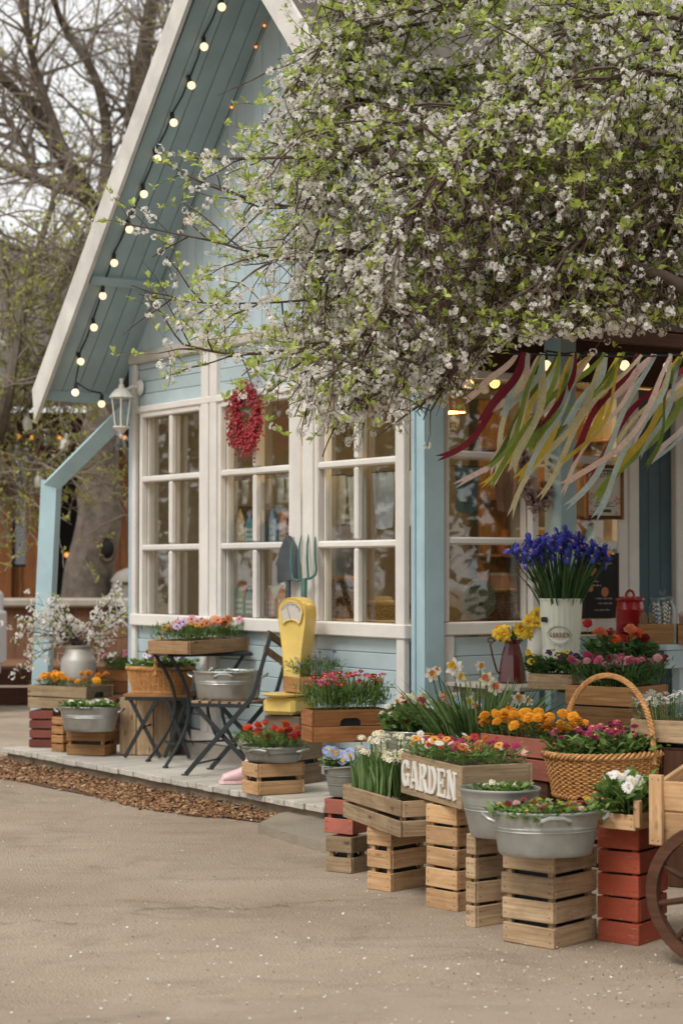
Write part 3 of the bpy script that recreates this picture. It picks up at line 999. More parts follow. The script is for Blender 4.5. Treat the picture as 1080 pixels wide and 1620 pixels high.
# ================================================================== crates, tubs, baskets
def corner_box(vx, vy, z, th, lx, rx):
    """front corner on height z at (vx, vy); the left face runs at angle th to column lx, the right one to rx"""
    V = on_z(vx, vy, z)
    dl = Vector((-cos(th), sin(th), 0)); dr = Vector((sin(th), cos(th), 0))
    def ln(d, px):
        k = (px - 540) / FPX / (cos(PITCH))
        return (k * V.y - V.x) / (d.x - k * d.y)
    L = max(0.05, ln(dl, lx)); R = max(0.05, ln(dr, rx))
    return V, L, R, V + dl * L / 2 + dr * R / 2
def crate(label, spot, z, th, H, rows, mat, gap=0.13, L=None, R=None, t=0.012, posts=True, name='wooden_crate', cat='crate', base=True, vertical=False, slot=False, group=None):
    """spot = (vx, vy, lx, rx) in the picture, or a world centre; returns thing, centre, L, R, top height"""
    if len(spot) == 4:
        V, l0, r0, C = corner_box(spot[0], spot[1], z, th, spot[2], spot[3])
        L0, R0 = L or l0, R or r0
        dl = Vector((-cos(th), sin(th), 0)); dr = Vector((sin(th), cos(th), 0))
        L, R = L0, R0
        C = V + dl * L / 2 + dr * R / 2
    else:
        C = Vector((spot[0], spot[1], z))
    o = thing(name, label, cat, (C.x, C.y, z), -th, group)
    if vertical:
        n = max(2, round(L / 0.11)); w = L / n
        for sy in (-1, 1):
            for k in range(n):
                slat('slat', H - 0.004, t, w * (1 - gap), mat, o, (-L / 2 + w * (k + 0.5), sy * (R / 2 - t / 2), H / 2), (0, pi / 2, 0), jit=0.006)
        n = max(2, round(R / 0.11)); w = (R - 2 * t) / n
        for sx in (-1, 1):
            for k in range(n):
                slat('slat', H - 0.004, t, w * (1 - gap), mat, o, (sx * (L / 2 - t / 2), -R / 2 + t + w * (k + 0.5), H / 2), (0, pi / 2, pi / 2), jit=0.006)
        slat('lid', L, R, t, mat, o, (0, 0, H + t / 2 - 0.002))
        return o, C, L, R, z + H + t
    rh = H / rows
    for k in range(rows):
        sh = rh * (1 - gap)
        zc = rh * k + sh / 2 + (rh - sh if rows > 1 else 0) * (k / max(1, rows - 1))
        for sy in (-1, 1):
            slat('slat', L, t, sh, mat, o, (rng.uniform(-.003, .003), sy * (R / 2 - t / 2), zc), (0, 0, 0), jit=0.012, nails=True).scale = (rng.uniform(.985, 1.015), 1, rng.uniform(.95, 1.02))
        for sx in (-1, 1):
            if slot and k == rows - 1 and sx > 0:
                # hand hole cut out of the board's lower edge
                w, h = R - 2 * t - 0.002, sh
                hw = min(0.06, w * 0.22)
                poly = [(-w / 2, -h / 2), (-hw, -h / 2), (-hw * 0.95, -h / 2 + h * .3), (-hw * 0.6, -h / 2 + h * .48), (hw * 0.6, -h / 2 + h * .48), (hw * 0.95, -h / 2 + h * .3), (hw, -h / 2), (w / 2, -h / 2), (w / 2, h / 2), (-w / 2, h / 2)]
                m = MB(); m.prism(poly, -t / 2, t / 2)
                m.build('slat', mat, o, (sx * (L / 2 - t / 2), 0, zc), (0, 0, pi / 2))
            else:
                slat('slat', R - 2 * t - 0.002, t, sh, mat, o, (sx * (L / 2 - t / 2), 0, zc), (0, 0, pi / 2), jit=0.010, nails=True)
    if posts:
        for sx in (-1, 1):
            for sy in (-1, 1):
                slat('post', H - 0.008, 0.022, 0.022, mat, o, (sx * (L / 2 - t - 0.012), sy * (R / 2 - t - 0.012), H / 2), (0, pi / 2, 0))
    if base:
        m = MB(); m.box((0, 0, 0), (L - 2 * t - 0.004, R - 2 * t - 0.004, 0.01)); m.build('bottom_board', 'wood_dark', o, (0, 0, 0.012))
        if name == 'wooden_crate' and 'narcissus overhang' not in label and 'tray' not in label:
            m = MB(); m.box((0, 0, 0), (L - 2 * t - 0.004, R - 2 * t - 0.004, 0.01)); m.build('shade_lid', 'wood_dark', o, (0, 0, H - 0.012))  # added board that shuts daylight out of the crate
            m = MB(); m.box((0, 0, 0), (L - 2 * t - 0.05, R - 2 * t - 0.05, H - 0.06)); m.build('gap_shade_box', 'black_plastic', o, (0, 0, H / 2))  # black box put in so the gaps between slats look shaded
    if name in ('flower_box', 'flower_tray'):
        m = MB(); m.box((0, 0, 0), (L - 2 * t - 0.006, R - 2 * t - 0.006, H * 0.72)); m.build('liner', 'black_plastic', o, (0, 0, H * 0.45))
    return o, C, L, R, z + H

def arc(cx, cy, cz, rx, rz, n=12, ax='x'):
    return [(cx + rx * cos(pi * k / n), cy, cz + rz * sin(pi * k / n)) for k in range(n + 1)]
def tub(label, C, z, rx, ry, h, rz=0.0, mat='zinc', name='zinc_tub', taper=0.84, handle=True, cat='tub', side_handle=False, group=None):
    """oval galvanised tub with rolled rim, two ridges and end handles"""
    o = thing(name, label, cat, (C[0], C[1], z), rz, group)
    m = MB()
    prof = [(taper * 0.97, 0.0), (taper, 0.006)]
    for k in range(1, 9):
        t = k / 9; prof.append((taper + (1 - taper) * t, h * t))
    for zr in (0.60, 0.68):
        r0 = taper + (1 - taper) * zr
        prof += [(r0, h * (zr - 0.02)), (r0 + 0.012, h * zr), (r0, h * (zr + 0.02))]
    prof.sort(key=lambda q: q[1])
    prof += [(1.0, h), (1.018, h + 0.003), (1.022, h + 0.009), (1.01, h + 0.013), (0.985, h + 0.008), (0.97, h - 0.02), (0.95, h * 0.72)]
    m.lathe(prof, 44, sx=rx, sy=ry, cap0=True, cap1=False)
    m.build('body', mat, o, smooth=True)
    m = MB(); a = 0.0
    m.tube([(rx * (taper + .004), 0, 0.005)] + [(rx * (taper + (1 - taper) * t) + 0.0015, 0, h * t) for t in (0.25, 0.5, 0.75, 1.0)], 0.0022, 5); m.build('seam', mat, o)
    if handle:
        for sx in (-1, 1):
            ang = (0 if sx > 0 else pi)
            hb_ = sub_pts = [(sx * (rx * 1.0 + 0.002), -0.05, h * 0.84), (sx * (rx + 0.022), -0.045, h * 0.9), (sx * (rx + 0.034), -0.02, h * 0.97), (sx * (rx + 0.034), 0.02, h * 0.97), (sx * (rx + 0.022), 0.045, h * 0.9), (sx * (rx + 0.002), 0.05, h * 0.84)]
            m = MB(); m.tube(hb_, 0.0075, 8); m.build('handle', mat, o, smooth=True)
    if side_handle:
        hy = [(-0.055, -ry * 1.0, h * 0.84), (-0.05, -ry - 0.02, h * 0.92), (-0.025, -ry - 0.028, h * 0.99), (0.025, -ry - 0.028, h * 0.99), (0.05, -ry - 0.02, h * 0.92), (0.055, -ry * 1.0, h * 0.84)]
        m = MB(); m.tube(hy, 0.009, 8); m.build('handle', mat, o, smooth=True)
    m = MB(); m.lathe([(0.0001, 0), (0.93, 0)], 32, sx=rx, sy=ry, cap0=False); m.build('soil', 'soil', o, (0, 0, h * 0.82))
    return o
def bucket(label, C, z, r, h, mat='zinc_dull', name='zinc_bucket', taper=0.72, rz=0.0, handle=True, ribs=True, cat='bucket'):
    o = thing(name, label, cat, (C[0], C[1], z), rz)
    m = MB()
    prof = [(r * taper, 0)]
    for k in range(1, 10):
        t = k / 9; rr = r * (taper + (1 - taper) * t)
        prof.append((rr, h * t))
    if ribs:
        for zr in (0.34, 0.42, 0.72):
            rr = r * (taper + (1 - taper) * zr)
            prof += [(rr, h * (zr - .015)), (rr + 0.003, h * zr), (rr, h * (zr + .015))]
    prof.sort(key=lambda q: q[1])
    prof += [(r + 0.004, h + 0.003), (r + 0.003, h + 0.009), (r - 0.004, h + 0.006), (r * 0.95, h * 0.8)]
    m.lathe(prof, 36)
    m.build('body', mat, o, smooth=True)
    if handle:
        for s in (-1, 1):
            m = MB(); m.box((s * (r + 0.006), 0, h * 0.9), (0.012, 0.03, 0.04), 0.003); m.build('lug', mat, o)
        m = MB(); m.tube([(r * 1.05 * cos(a), -abs(sin(a)) * r * 1.07, h * 0.92 + 0.02 * sin(a)) for a in [pi * k / 14 for k in range(15)]], 0.0045, 6); m.build('bail', mat, o, smooth=True)
    m = MB(); m.lathe([(0.0001, 0), (r * 0.93, 0)], 28, cap0=False); m.build('soil', 'soil', o, (0, 0, h * 0.8))
    return o
def basket(label, C, z, rx, ry, h, rz=0.0, taper=0.82, handle_h=0.0, mat='wicker', rows=20, stakes=40, handle_ax='x', name='wicker_basket'):
    o = thing(name, label, 'basket', (C[0], C[1], z), rz)
    m = MB()
    sp = h / rows
    for k in range(rows):
        t = (k + 0.5) / rows
        s = taper + (1 - taper) * t
        n = stakes * 4
        pts = []
        for i in range(n):
            a = 2 * pi * i / n
            wv = 0.006 * cos(stakes * a / 1.0 * 0.5 * 2 + (pi if k % 2 else 0))
            pts.append(((rx * s + wv) * cos(a), (ry * s + wv) * sin(a), h * t + rng.uniform(-.0012, .0012)))
        m.tube(pts, sp * 0.50, 5, closed=True)
    m.build('weave', mat, o, smooth=True)
    m = MB()
    for i in range(stakes):
        a = 2 * pi * (i + 0.5) / stakes
        m.tube([(rx * (taper + (1 - taper) * t) * cos(a), ry * (taper + (1 - taper) * t) * sin(a), h * t) for t in (0, 0.5, 1.0)], 0.0055, 5)
    tag(m.build('stake', mat, o), kind='stuff')
    m = MB()                                             # plaited rim and foot
    for zz, s, rad in ((h, 1.0, 0.011), (0.006, taper, 0.009)):
        for ph in (0, 2.09, 4.19):
            pts = []
            for i in range(150):
                a = 2 * pi * i / 150
                q = 46 * a * 0.5 + ph
                pts.append(((rx * s + rad * cos(q)) * cos(a), (ry * s + rad * cos(q)) * sin(a), zz + rad * sin(q)))
            m.tube(pts, rad * 0.62, 5, closed=True)
    m.build('rim', mat, o, smooth=True)
    if handle_h:
        m = MB()
        for ph in range(4):
            pts = []
            for i in range(64):
                t = i / 63; a = pi * t
                q = 16 * 2 * pi * t + ph * pi / 2
                rr = 0.0085
                cx, cz = cos(a) * (1.0 + 0.0 * sin(a)), sin(a) ** 0.75 if sin(a) > 0 else 0
                if handle_ax == 'x':
                    pts.append((cx * (rx + rr * cos(q)) , rr * sin(q), h * 0.75 + cz * (handle_h + h * .25 + rr * cos(q))))
                else:
                    pts.append((rr * sin(q), cx * (ry + rr * cos(q)), h * 0.75 + cz * (handle_h + h * .25 + rr * cos(q))))
            m.tube(pts, 0.0078, 6)
        m.build('handle', mat, o, smooth=True)
    m = MB(); m.lathe([(0.0001, 0), (taper + (1 - taper) * .8, 0)], 32, sx=rx, sy=ry, cap0=False); m.build('soil', 'soil', o, (0, 0, h * 0.8))
    m = MB(); m.lathe([(taper * .97, 0.004), (taper * .97 + .1, h * .75)], 32, sx=rx, sy=ry, cap0=True); m.build('lining', 'wicker_brown', o)
    return o
def place(px, py, z):
    return on_z(px, py, z)

D = pi / 180
INFO = {}
# ---- front row on the paving, from the window wall out to the cart
crate('weathered slatted crate on the paving under the red-brown crate', (556, 1383, 515, 583), 0, 35 * D, 0.165, 2, 'wood_grey')
_, C, L, R, zt = crate('red-brown slatted crate between grey crate and blue pansy bucket', (556, 1321, 512, 583), 0.165, 35 * D, 0.158, 2, 'wood_redbrown')
INFO['pansy'] = (C, zt)
_, C, L, R, zt = crate('honey pine crate of three slats under the white narcissus crate', (618, 1412, 580, 676), 0, 42 * D, 0.272, 3, 'wood_new')
INFO['narc'] = crate('weathered two-slat crate of white narcissus overhanging the pine crate', (632, 1325, 547, 690), 0.274, 70 * D, 0.150, 2, 'wood_pale', L=0.70, R=0.24, gap=0.10)
crate('tall pine crate of five slats propping up the GARDEN box', (722, 1443, 672, 750), 0, 47 * D, 0.425, 5, 'wood_new', gap=0.10)
crate('grey-brown four-slat crate under the plain round zinc tub', (751, 1468, 735, 800), 0, 52 * D, 0.362, 4, 'wood_pale', gap=0.10)
crate('pale brown four-slat crate under the big oval zinc tub', (875, 1503, 792, 941), 0, 42 * D, 0.352, 4, 'wood_pale', gap=0.12)
crate('tall brick-red crate of five slats beside the cart wheel', (1010, 1497, 942, 1052), 0, 36 * D, 0.43, 5, 'wood_red', gap=0.08)
r_ = crate('small new pine tray crate on top of the brick-red crate', (1003, 1315, 942, 1052), 0.435, 36 * D, 0.058, 1, 'wood_new', gap=0.0)
INFO['bellis_w'] = r_
for sx in (-1, 1):
    for sy in (-1, 1):
        slat('corner_stub', 0.10, 0.025, 0.025, 'wood_new', r_[0], (sx * (r_[2] / 2 + 0.008), sy * (r_[3] / 2 - 0.01), 0.062), (0, pi / 2, 0))
# GARDEN box
g_ = crate('long old box with white GARDEN letters on its side', (728, 1283, 635, 841), 0.427, 70 * D, 0.180, 1, 'wood_grey', gap=0.0, L=0.64, name='flower_box', cat='flower box')
INFO['garden'] = g_

# ---- slab serif letters, drawn stroke by stroke
def letters(word, h, parent, org, rotm, mat, depth, wfac=0.78, stroke=0.17):
    """each letter one part; the word lies in the x-z plane of rotm, starting at org"""
    st = stroke * h
    def bar(m, a, b, w, s=0.0):
        a, b = Vector((a[0], a[1])), Vector((b[0], b[1]))
        d = (b - a).normalized(); n = Vector((-d.y, d.x)) * w / 2
        m.prism([(a - n)[:], (b - n)[:], (b + n)[:], (a + n)[:]], -depth + s, 0)
    def ring(m, cx, cy, rx, ry, a0, a1, w, w2=None, s=0.0):
        N = 14
        w2 = w2 or w
        for i in range(N):
            t0, t1 = a0 + (a1 - a0) * i / N, a0 + (a1 - a0) * (i + 1) / N
            q = []
            for t, k in ((t0, 1), (t1, 1), (t1, 0), (t0, 0)):
                rr = k
                ww = w * abs(cos(t)) + w2 * abs(sin(t))
                q.append((cx + (rx - (0 if rr else ww)) * cos(t), cy + (ry - (0 if rr else ww)) * sin(t)))
            m.prism(q[::-1], -depth + s, 0)
    x = 0.0
    th = st * 0.55
    for ch in word:
        m = MB(); w = wfac * h
        e = [0.0]
        def E():
            e[0] += 0.00035
            return e[0]
        if ch == 'G':
            ring(m, w * .5, h * .5, w * .48, h * .5, radians(40), radians(325), st, th, E())
            bar(m, (w * .84, h * .06), (w * .84, h * .46), st * .9, E()); bar(m, (w * .55, h * .46), (w * 1.02, h * .46), th, E())
            bar(m, (w * .84, h * .70), (w * .84, h * .98), th, E())
        elif ch == 'A':
            bar(m, (w * .12, 0), (w * .46, h), th, E()); bar(m, (w * .88, 0), (w * .50, h), st, E()); bar(m, (w * .25, h * .32), (w * .75, h * .32), th, E())
            bar(m, (-.02 * h, th / 2), (w * .32, th / 2), th, E()); bar(m, (w * .64, th / 2), (w * 1.08, th / 2), th, E())
            bar(m, (w * .3, h - th / 2), (w * .58, h - th / 2), th, E())
        elif ch == 'R':
            bar(m, (w * .22, 0), (w * .22, h), st, E()); ring(m, w * .48, h * .74, w * .36, h * .26, radians(-90), radians(90), st, th, E())
            bar(m, (w * .2, h - th / 2), (w * .5, h - th / 2), th, E()); bar(m, (w * .2, h * .5), (w * .5, h * .5), th, E())
            bar(m, (w * .48, h * .48), (w * .86, 0), st, E()); bar(m, (0, th / 2), (w * .44, th / 2), th, E()); bar(m, (w * .68, th / 2), (w * 1.04, th / 2), th, E())
            bar(m, (0, h - th / 2), (w * .2, h - th / 2), th, E())
        elif ch == 'D':
            bar(m, (w * .22, 0), (w * .22, h), st, E()); ring(m, w * .42, h * .5, w * .54, h * .5, radians(-90), radians(90), st, th, E())
            bar(m, (0, th / 2), (w * .45, th / 2), th, E()); bar(m, (0, h - th / 2), (w * .45, h - th / 2), th, E())
        elif ch == 'E':
            bar(m, (w * .22, 0), (w * .22, h), st, E())
            for zz, xe in ((th / 2, .92), (h - th / 2, .88), (h * .5, .62)): bar(m, (0 if zz != h * .5 else w * .2, zz), (w * xe, zz), th, E())
            bar(m, (w * .86, 0), (w * .86, h * .28), th, E()); bar(m, (w * .82, h * .74), (w * .82, h), th, E()); bar(m, (w * .6, h * .36), (w * .6, h * .64), th, E())
        elif ch == 'N':
            bar(m, (w * .2, 0), (w * .2, h), th, E()); bar(m, (w * .86, 0), (w * .86, h), th, E()); bar(m, (w * .2, h), (w * .86, 0), st, E())
            bar(m, (0, th / 2), (w * .4, th / 2), th, E()); bar(m, (0, h - th / 2), (w * .3, h - th / 2), th, E()); bar(m, (w * .66, h - th / 2), (w * 1.06, h - th / 2), th, E())
        o = m.build('letter', mat, parent, org + rotm @ Vector((x, 0, 0)))
        o.rotation_euler = rotm.to_euler()
        x += w * 1.06 + 0.02 * h
    return x
gl, gr = g_[2], g_[3]
hh = 0.115
letters('GARDEN', hh, g_[0], Vector((-gl * 0.47, -gr / 2 - 0.0005, 0.036)), Matrix.Identity(3), 'letter_white', 0.008, wfac=0.79, stroke=0.18)

# bucket of pansies, plain bucket, big oval tub
C, zt = INFO['pansy']
Cb = on_z(537, 1262, zt + 0.005)
bucket('small zinc bucket of pale blue pansies on the red-brown crate', (Cb.x + 0.03, Cb.y + 0.075), 0.33, 0.105, 0.135, rz=0.3)
INFO['pansy'] = (Vector((Cb.x + 0.03, Cb.y + 0.075)), 0.33 + 0.135)
Cb = on_z(773, 1331, 0.365)
tub('plain round zinc tub half hidden behind the big oval tub', (Cb.x + 0.055, Cb.y + 0.15), 0.365, 0.155, 0.14, 0.175, rz=-0.2, mat='zinc_dull', handle=False, taper=0.74)
INFO['plainb'] = (Vector((Cb.x + 0.055, Cb.y + 0.15)), 0.365 + 0.175)
Cb = on_z(868, 1358, 0.355)
tub('big oval zinc tub of small pink blooms on the four-slat crate', (Cb.x, Cb.y + 0.12), 0.355, 0.198, 0.145, 0.150, rz=0.12, mat='zinc_dull', side_handle=True, taper=0.87)
INFO['bigtub'] = (Vector((Cb.x, Cb.y + 0.12)), 0.355 + 0.150)

# ---- middle tier
m_ = crate('red-brown plank box of orange marigolds behind the handled basket', (868, 1237, 758, 930), 0.46, 52 * D, 0.185, 2, 'wood_redbrown', gap=0.03, name='flower_box', cat='flower box', R=0.22)
INFO['marig'] = m_
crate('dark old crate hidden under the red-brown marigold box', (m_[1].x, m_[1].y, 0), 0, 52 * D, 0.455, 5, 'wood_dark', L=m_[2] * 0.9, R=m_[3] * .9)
bc = on_z(972, 1262, 0.40)
basket('large oval wicker basket with tall arched handle full of crimson daisies', (bc.x, bc.y + 0.20), 0.40, 0.36, 0.235, 0.185, rz=0.85, taper=0.86, handle_h=0.335, handle_ax='y')
INFO['bigbasket'] = (Vector((bc.x, bc.y + 0.20)), 0.40 + 0.185)
crate('grey slatted crate in shadow under the large handled basket', (bc.x - 0.02, bc.y + 0.20, 0), 0, 30 * D, 0.395, 4, 'wood_old', L=0.36, R=0.28)
# big plank box of ranunculus
p_ = crate('large brown plank box of pink and red ranunculus', (893 + 108, 1153, 893, 1100), 0.60, 38 * D, 0.205, 2, 'wood_honey', gap=0.03, name='flower_box', cat='flower box', R=0.36)
INFO['ranun'] = p_
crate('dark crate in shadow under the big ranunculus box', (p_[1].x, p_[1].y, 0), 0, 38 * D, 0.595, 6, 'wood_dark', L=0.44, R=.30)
a_ = crate('pale plank box of tiny white flowers at the right edge', (1095, 1178, 1024, 1180), 0.63, 34 * D, 0.10, 1, 'wood_pale', gap=0.0, name='flower_box', cat='flower box', L=0.30, R=0.22)
INFO['alys'] = a_
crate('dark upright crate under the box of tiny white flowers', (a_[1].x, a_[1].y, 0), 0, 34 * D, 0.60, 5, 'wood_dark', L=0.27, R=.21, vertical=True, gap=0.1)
# zinc tub of stocks by the corner post, pot for the white daffodils
sc = at_d(662, 1168, 9.75)
tub('round zinc tub of pink and cream blooms by the corner post', (sc.x, sc.y), 0.44, 0.185, 0.16, 0.12, mat='zinc', rz=0.2)
INFO['stock'] = (Vector((sc.x, sc.y)), 0.56)
crate('old crate in shadow under the round zinc tub', (sc.x, sc.y, 0), 0, 25 * D, 0.435, 4, 'wood_old', L=0.34, R=0.26)
dp = at_d(760, 1190, 9.2)
tub('low zinc planter of tall white daffodils behind the GARDEN box', (dp.x, dp.y), 0.36, 0.20, 0.13, 0.15, mat='zinc_dull', rz=-0.3)
INFO['daff'] = (Vector((dp.x, dp.y)), 0.51)
crate('grey crate in shadow under the white daffodil planter', (dp.x, dp.y, 0), 0, 20 * D, 0.355, 4, 'wood_old', L=0.34, R=0.25)

# ---- slatted table against the side wall
tb = thing('slatted_table', 'low slatted grey table against the side wall holding the iris bucket', 'table', HC, HROT)
for k in range(7):
    slat('slat', 0.86, 0.082, 0.022, 'wood_deck', tb, (0.14 + k * 0.095, 0.50, 0.742), (0, 0, pi / 2), jit=0.002)
for yy in (0.12, 0.86):
    slat('apron', 0.60, 0.03, 0.06, 'wood_old', tb, (0.42, yy, 0.70))
for xx in (0.16, 0.68):
    for yy in (0.13, 0.85):
        slat('leg', 0.70, 0.05, 0.05, 'blue_post', tb, (xx, yy, 0.35), (0, pi / 2, 0))
ct = thing('counter', 'pale blue counter by the shop door holding red canister and straws', 'counter', HC, HROT)
slat('counter_top', 1.7, 0.50, 0.035, 'blue', ct, (0.52, 2.0, 0.945), (0, 0, pi / 2), b=0.006)
slat('front_board', 1.7, 0.025, 0.10, 'blue', ct, (0.76, 2.0, 0.875), (0, 0, pi / 2))
for yy in (1.3, 2.7):
    slat('leg', 0.92, 0.06, 0.06, 'blue', ct, (0.72, yy, 0.46), (0, pi / 2, 0))
    slat('leg', 0.92, 0.06, 0.06, 'blue', ct, (0.32, yy, 0.46), (0, pi / 2, 0))

# iris bucket: tall fluted cream enamel with an oval label
ib = on_z(891, 1083, 0.753); ib.y += 0.12
ibo = thing('enamel_bucket', 'tall fluted cream enamel bucket of blue irises with oval GARDEN label', 'bucket', (ib.x, ib.y, 0.753), 0)
m = MB(); NF = 72
prof = [(0.088, 0), (0.09, 0.01)] + [(0.09 + 0.030 * t, 0.47 * t) for t in (0.1, 0.3, 0.5, 0.7, 0.9, 0.97)] + [(0.1225, 0.47), (0.125, 0.474), (0.1225, 0.478), (0.117, 0.47), (0.11, 0.35)]
v = []; f = []
for r, z in prof:
    for k in range(NF):
        fl = 1 + (0.022 * cos(k * pi * 2 / 3) if 0.02 < z < 0.43 else 0)
        a = 2 * pi * k / NF
        v.append((r * fl * cos(a), r * fl * sin(a), z))
for i in range(len(prof) - 1):
    for k in range(NF):
        f.append((i * NF + k, i * NF + (k + 1) % NF, (i + 1) * NF + (k + 1) % NF, (i + 1) * NF + k))
m.add(v, f); m.build('body', 'cream_enamel', ibo, smooth=True)
lbl = sub('label_plate', ibo, (0, 0, 0.275))
def curved(m, poly, r0, r1):
    n = len(poly)
    v = [(r0 * sin(u / r0), -r0 * cos(u / r0), w) for u, w in poly] + [(r1 * sin(u / r0), -r1 * cos(u / r0), w) for u, w in poly]
    m.add(v, [tuple(range(n, 2 * n))] + [(i, (i + 1) % n, n + (i + 1) % n, n + i) for i in range(n)])
rl = 0.113
def ov(sx, sy, n=32):
    return [(sx * cos(2 * pi * k / n) * (1 - 0.12 * abs(sin(4 * pi * k / n))), sy * sin(2 * pi * k / n)) for k in range(n)]
lrot = -0.22
m = MB(); curved(m, ov(0.080, 0.052), rl, rl + 0.003); m.build('plate', 'cream_enamel', lbl, rot=(0, 0, lrot))
m = MB()
ring_ = ov(0.072, 0.045)
m.tube([((rl + .004) * sin(u / rl), -(rl + .004) * cos(u / rl), w) for u, w in ring_], 0.0012, 5, closed=True); m.build('border', 'letter_brown', lbl, rot=(0, 0, lrot))
tmp = []
_x0 = -0.056
for ch in 'GARDEN':
    par = sub('letter_mount', lbl)
    bpy.data.objects.remove(par)
u = _x0
for ch in 'GARDEN':
    a = u / rl + lrot
    rm = Matrix.Rotation(a, 3, 'Z')
    letters(ch, 0.026, lbl, rm @ Vector((0, -(rl + 0.0035), -0.013)), rm, 'letter_brown', 0.0015, wfac=0.66, stroke=0.2)
    u += 0.0195
m = MB(); m.box((0.0, -0.121, 0.36), (0.05, 0.006, 0.028), 0.002, (0, 0, 0)); m.build('price_clip', 'black_plastic', ibo, rot=(0, 0, -1.0))
INFO['iris'] = (ib, 0.753 + 0.47)

# maroon enamel jug and white pitcher with daffodils
jg = on_z(812, 1082, 0.753); jg.y += 0.08
def jug(name, label, C, z, h, r0, r1, mat, sides=10, spout=True):
    o = thing(name, label, 'jug', (C.x, C.y, z))
    m = MB()
    m.lathe([(r0, 0), (r0 * 1.01, 0.01), (r0 * 0.93, h * .3), (r0 * 0.76, h * 0.65), (r1 * 1.02, h * .9), (r1 * 1.08, h), (r1 * 0.98, h), (r1 * .9, h * .8)], sides)
    m.build('body', mat, o, smooth=(sides > 12))
    m = MB(); pts = [(-r1 * 0.9, 0, h * .96), (-r1 - 0.05, 0, h * 1.0), (-r1 - 0.085, 0, h * .9), (-r1 - 0.07, 0, h * .6), (-r0 - 0.01, 0, h * .28), (-r0 * .85, 0, h * .2)]
    m.tube(pts, 0.0055, 6)
    cur = [(-r1 - 0.085 + 0.02 * cos(a) * (1 - a / 9), 0, h * .98 + 0.018 * sin(a) * (1 - a / 9)) for a in [0.7 * k for k in range(8)]]
    m.tube(cur, 0.004, 5)
    m.build('handle', mat, o, rot=(0, 0, 0.15))
    if spout:
        m = MB(); m.prism([(r1 * 0.7, h * 0.86), (r1 * 1.65, h * 1.02), (r1 * 0.7, h * 1.0)], -r1 * .35, r1 * .35); m.build('spout', mat, o)
    return o
jug('enamel_jug', 'maroon faceted enamel jug holding yellow daffodils', jg, 0.753, 0.245, 0.080, 0.042, 'maroon_enamel', 12)
INFO['jug'] = (jg, 0.753 + 0.245)
wj = Vector((jg.x + 0.17, jg.y + 0.22, 0))
jug('white_pitcher', 'white fluted pitcher of daffodils behind the maroon jug', wj, 0.753, 0.31, 0.085, 0.06, 'white_enamel', 14)
INFO['pitcher'] = (wj, 0.753 + 0.31)
px_ = crate('small pale box of yellow and black pansies on the slatted table', (905, 1092, 833, 925), 0.755, 20 * D, 0.085, 1, 'wood_pale', gap=0.0, name='flower_box', cat='flower box', R=0.16)
INFO['pansybox'] = px_

# red canister, straw boxes, cookie jar on the counter
cn = on_z(996, 1005, 0.963); hcn = W2H(cn); cn = H2W(0.42, hcn.y - 0.12, 0.963)
cn = at_d(996, 1005, 11.25)
o = thing('enamel_canister', 'red enamel canister with lid and loop handle by the shop door', 'canister', (cn.x, cn.y, 0.963))
m = MB(); m.lathe([(0.082, 0), (0.084, 0.008), (0.084, 0.19), (0.087, 0.195), (0.084, 0.2), (0.078, 0.235), (0.074, 0.245)], 32, cap1=True); m.build('body', 'red_enamel', o, smooth=True)
m = MB(); m.lathe([(0.09, 0.246), (0.092, 0.252), (0.085, 0.262), (0.04, 0.272), (0.001, 0.274)], 32); m.build('lid', 'red_enamel', o, smooth=True)
m = MB(); m.tube(arc(0, 0, 0.27, 0.024, 0.036), 0.0075, 8); m.build('handle', 'red_enamel', o, smooth=True)
bx = at_d(1036, 1012, 11.0)
def strawbox(label, X, Y, kind):
    o = thing('straw_box', label, 'box', (X, Y, 0.963), -0.1)
    for s in (-1, 1):
        slat('side', 0.20, 0.012, 0.115, 'wood_honey', o, (0, s * 0.06, 0.058))
        slat('side', 0.108, 0.012, 0.115, 'wood_honey', o, (s * 0.094, 0, 0.058), (0, 0, pi / 2))
    m = MB(); m.box((0, 0, 0.01), (0.17, 0.1, 0.01)); m.build('bottom', 'wood_honey', o)
    for k in range(46):
        x0, y0 = rng.uniform(-.08, .08), rng.uniform(-.045, .045)
        stick = x0 < -0.015
        ln = rng.uniform(.13, .165) if stick else rng.uniform(.19, .225)
        m = MB()
        e = (x0 + rng.uniform(-.02, .02), y0 + rng.uniform(-.012, .012), 0.02 + ln)
        if stick: m.tube([(x0, y0, .02), e], 0.0035, 4); m.build('wooden_stick', 'wood_pale', o)
        else: m.tube([(x0, y0, .02), e], 0.0042, 6); m.build('paper_straw', kind[k % len(kind)], o)
    return o
for nm, cc in (('straw_blue', '2f5d86'), ('straw_green', '2f7a5c'), ('straw_red', 'a83240')):
    nt = NT(nm); tc = nt.n('TexCoord'); wv = nt.n('TexWave'); wv.bands_direction = 'DIAGONAL'; wv.inputs['Scale'].default_value = 26
    nt.l(tc.outputs['Object'], wv.inputs[0]); nt.l(nt.mixc(nt.ramp(wv.outputs[0], .45, .55), lin('d9d4ca'), lin(cc)), nt.b.inputs['Base Color'])
    MATS[nm] = nt.m
strawbox('pale wooden box of striped paper straws beside the red canister', bx.x, bx.y, ['straw_blue', 'straw_red', 'straw_green'])
strawbox('wooden box of striped straws cut off by the right edge', bx.x + 0.225, bx.y - 0.01, ['straw_green', 'straw_blue', 'straw_red'])
cj = at_d(1047, 985, 11.35)
o = thing('glass_jar', 'lidded glass jar of biscuits behind the striped straws', 'jar', (cj.x, cj.y, 0.963))
m = MB(); m.lathe([(0.07, 0), (0.078, 0.02), (0.08, 0.2), (0.062, 0.235), (0.058, 0.25)], 28); m.build('body', 'jar_glass', o, smooth=True)
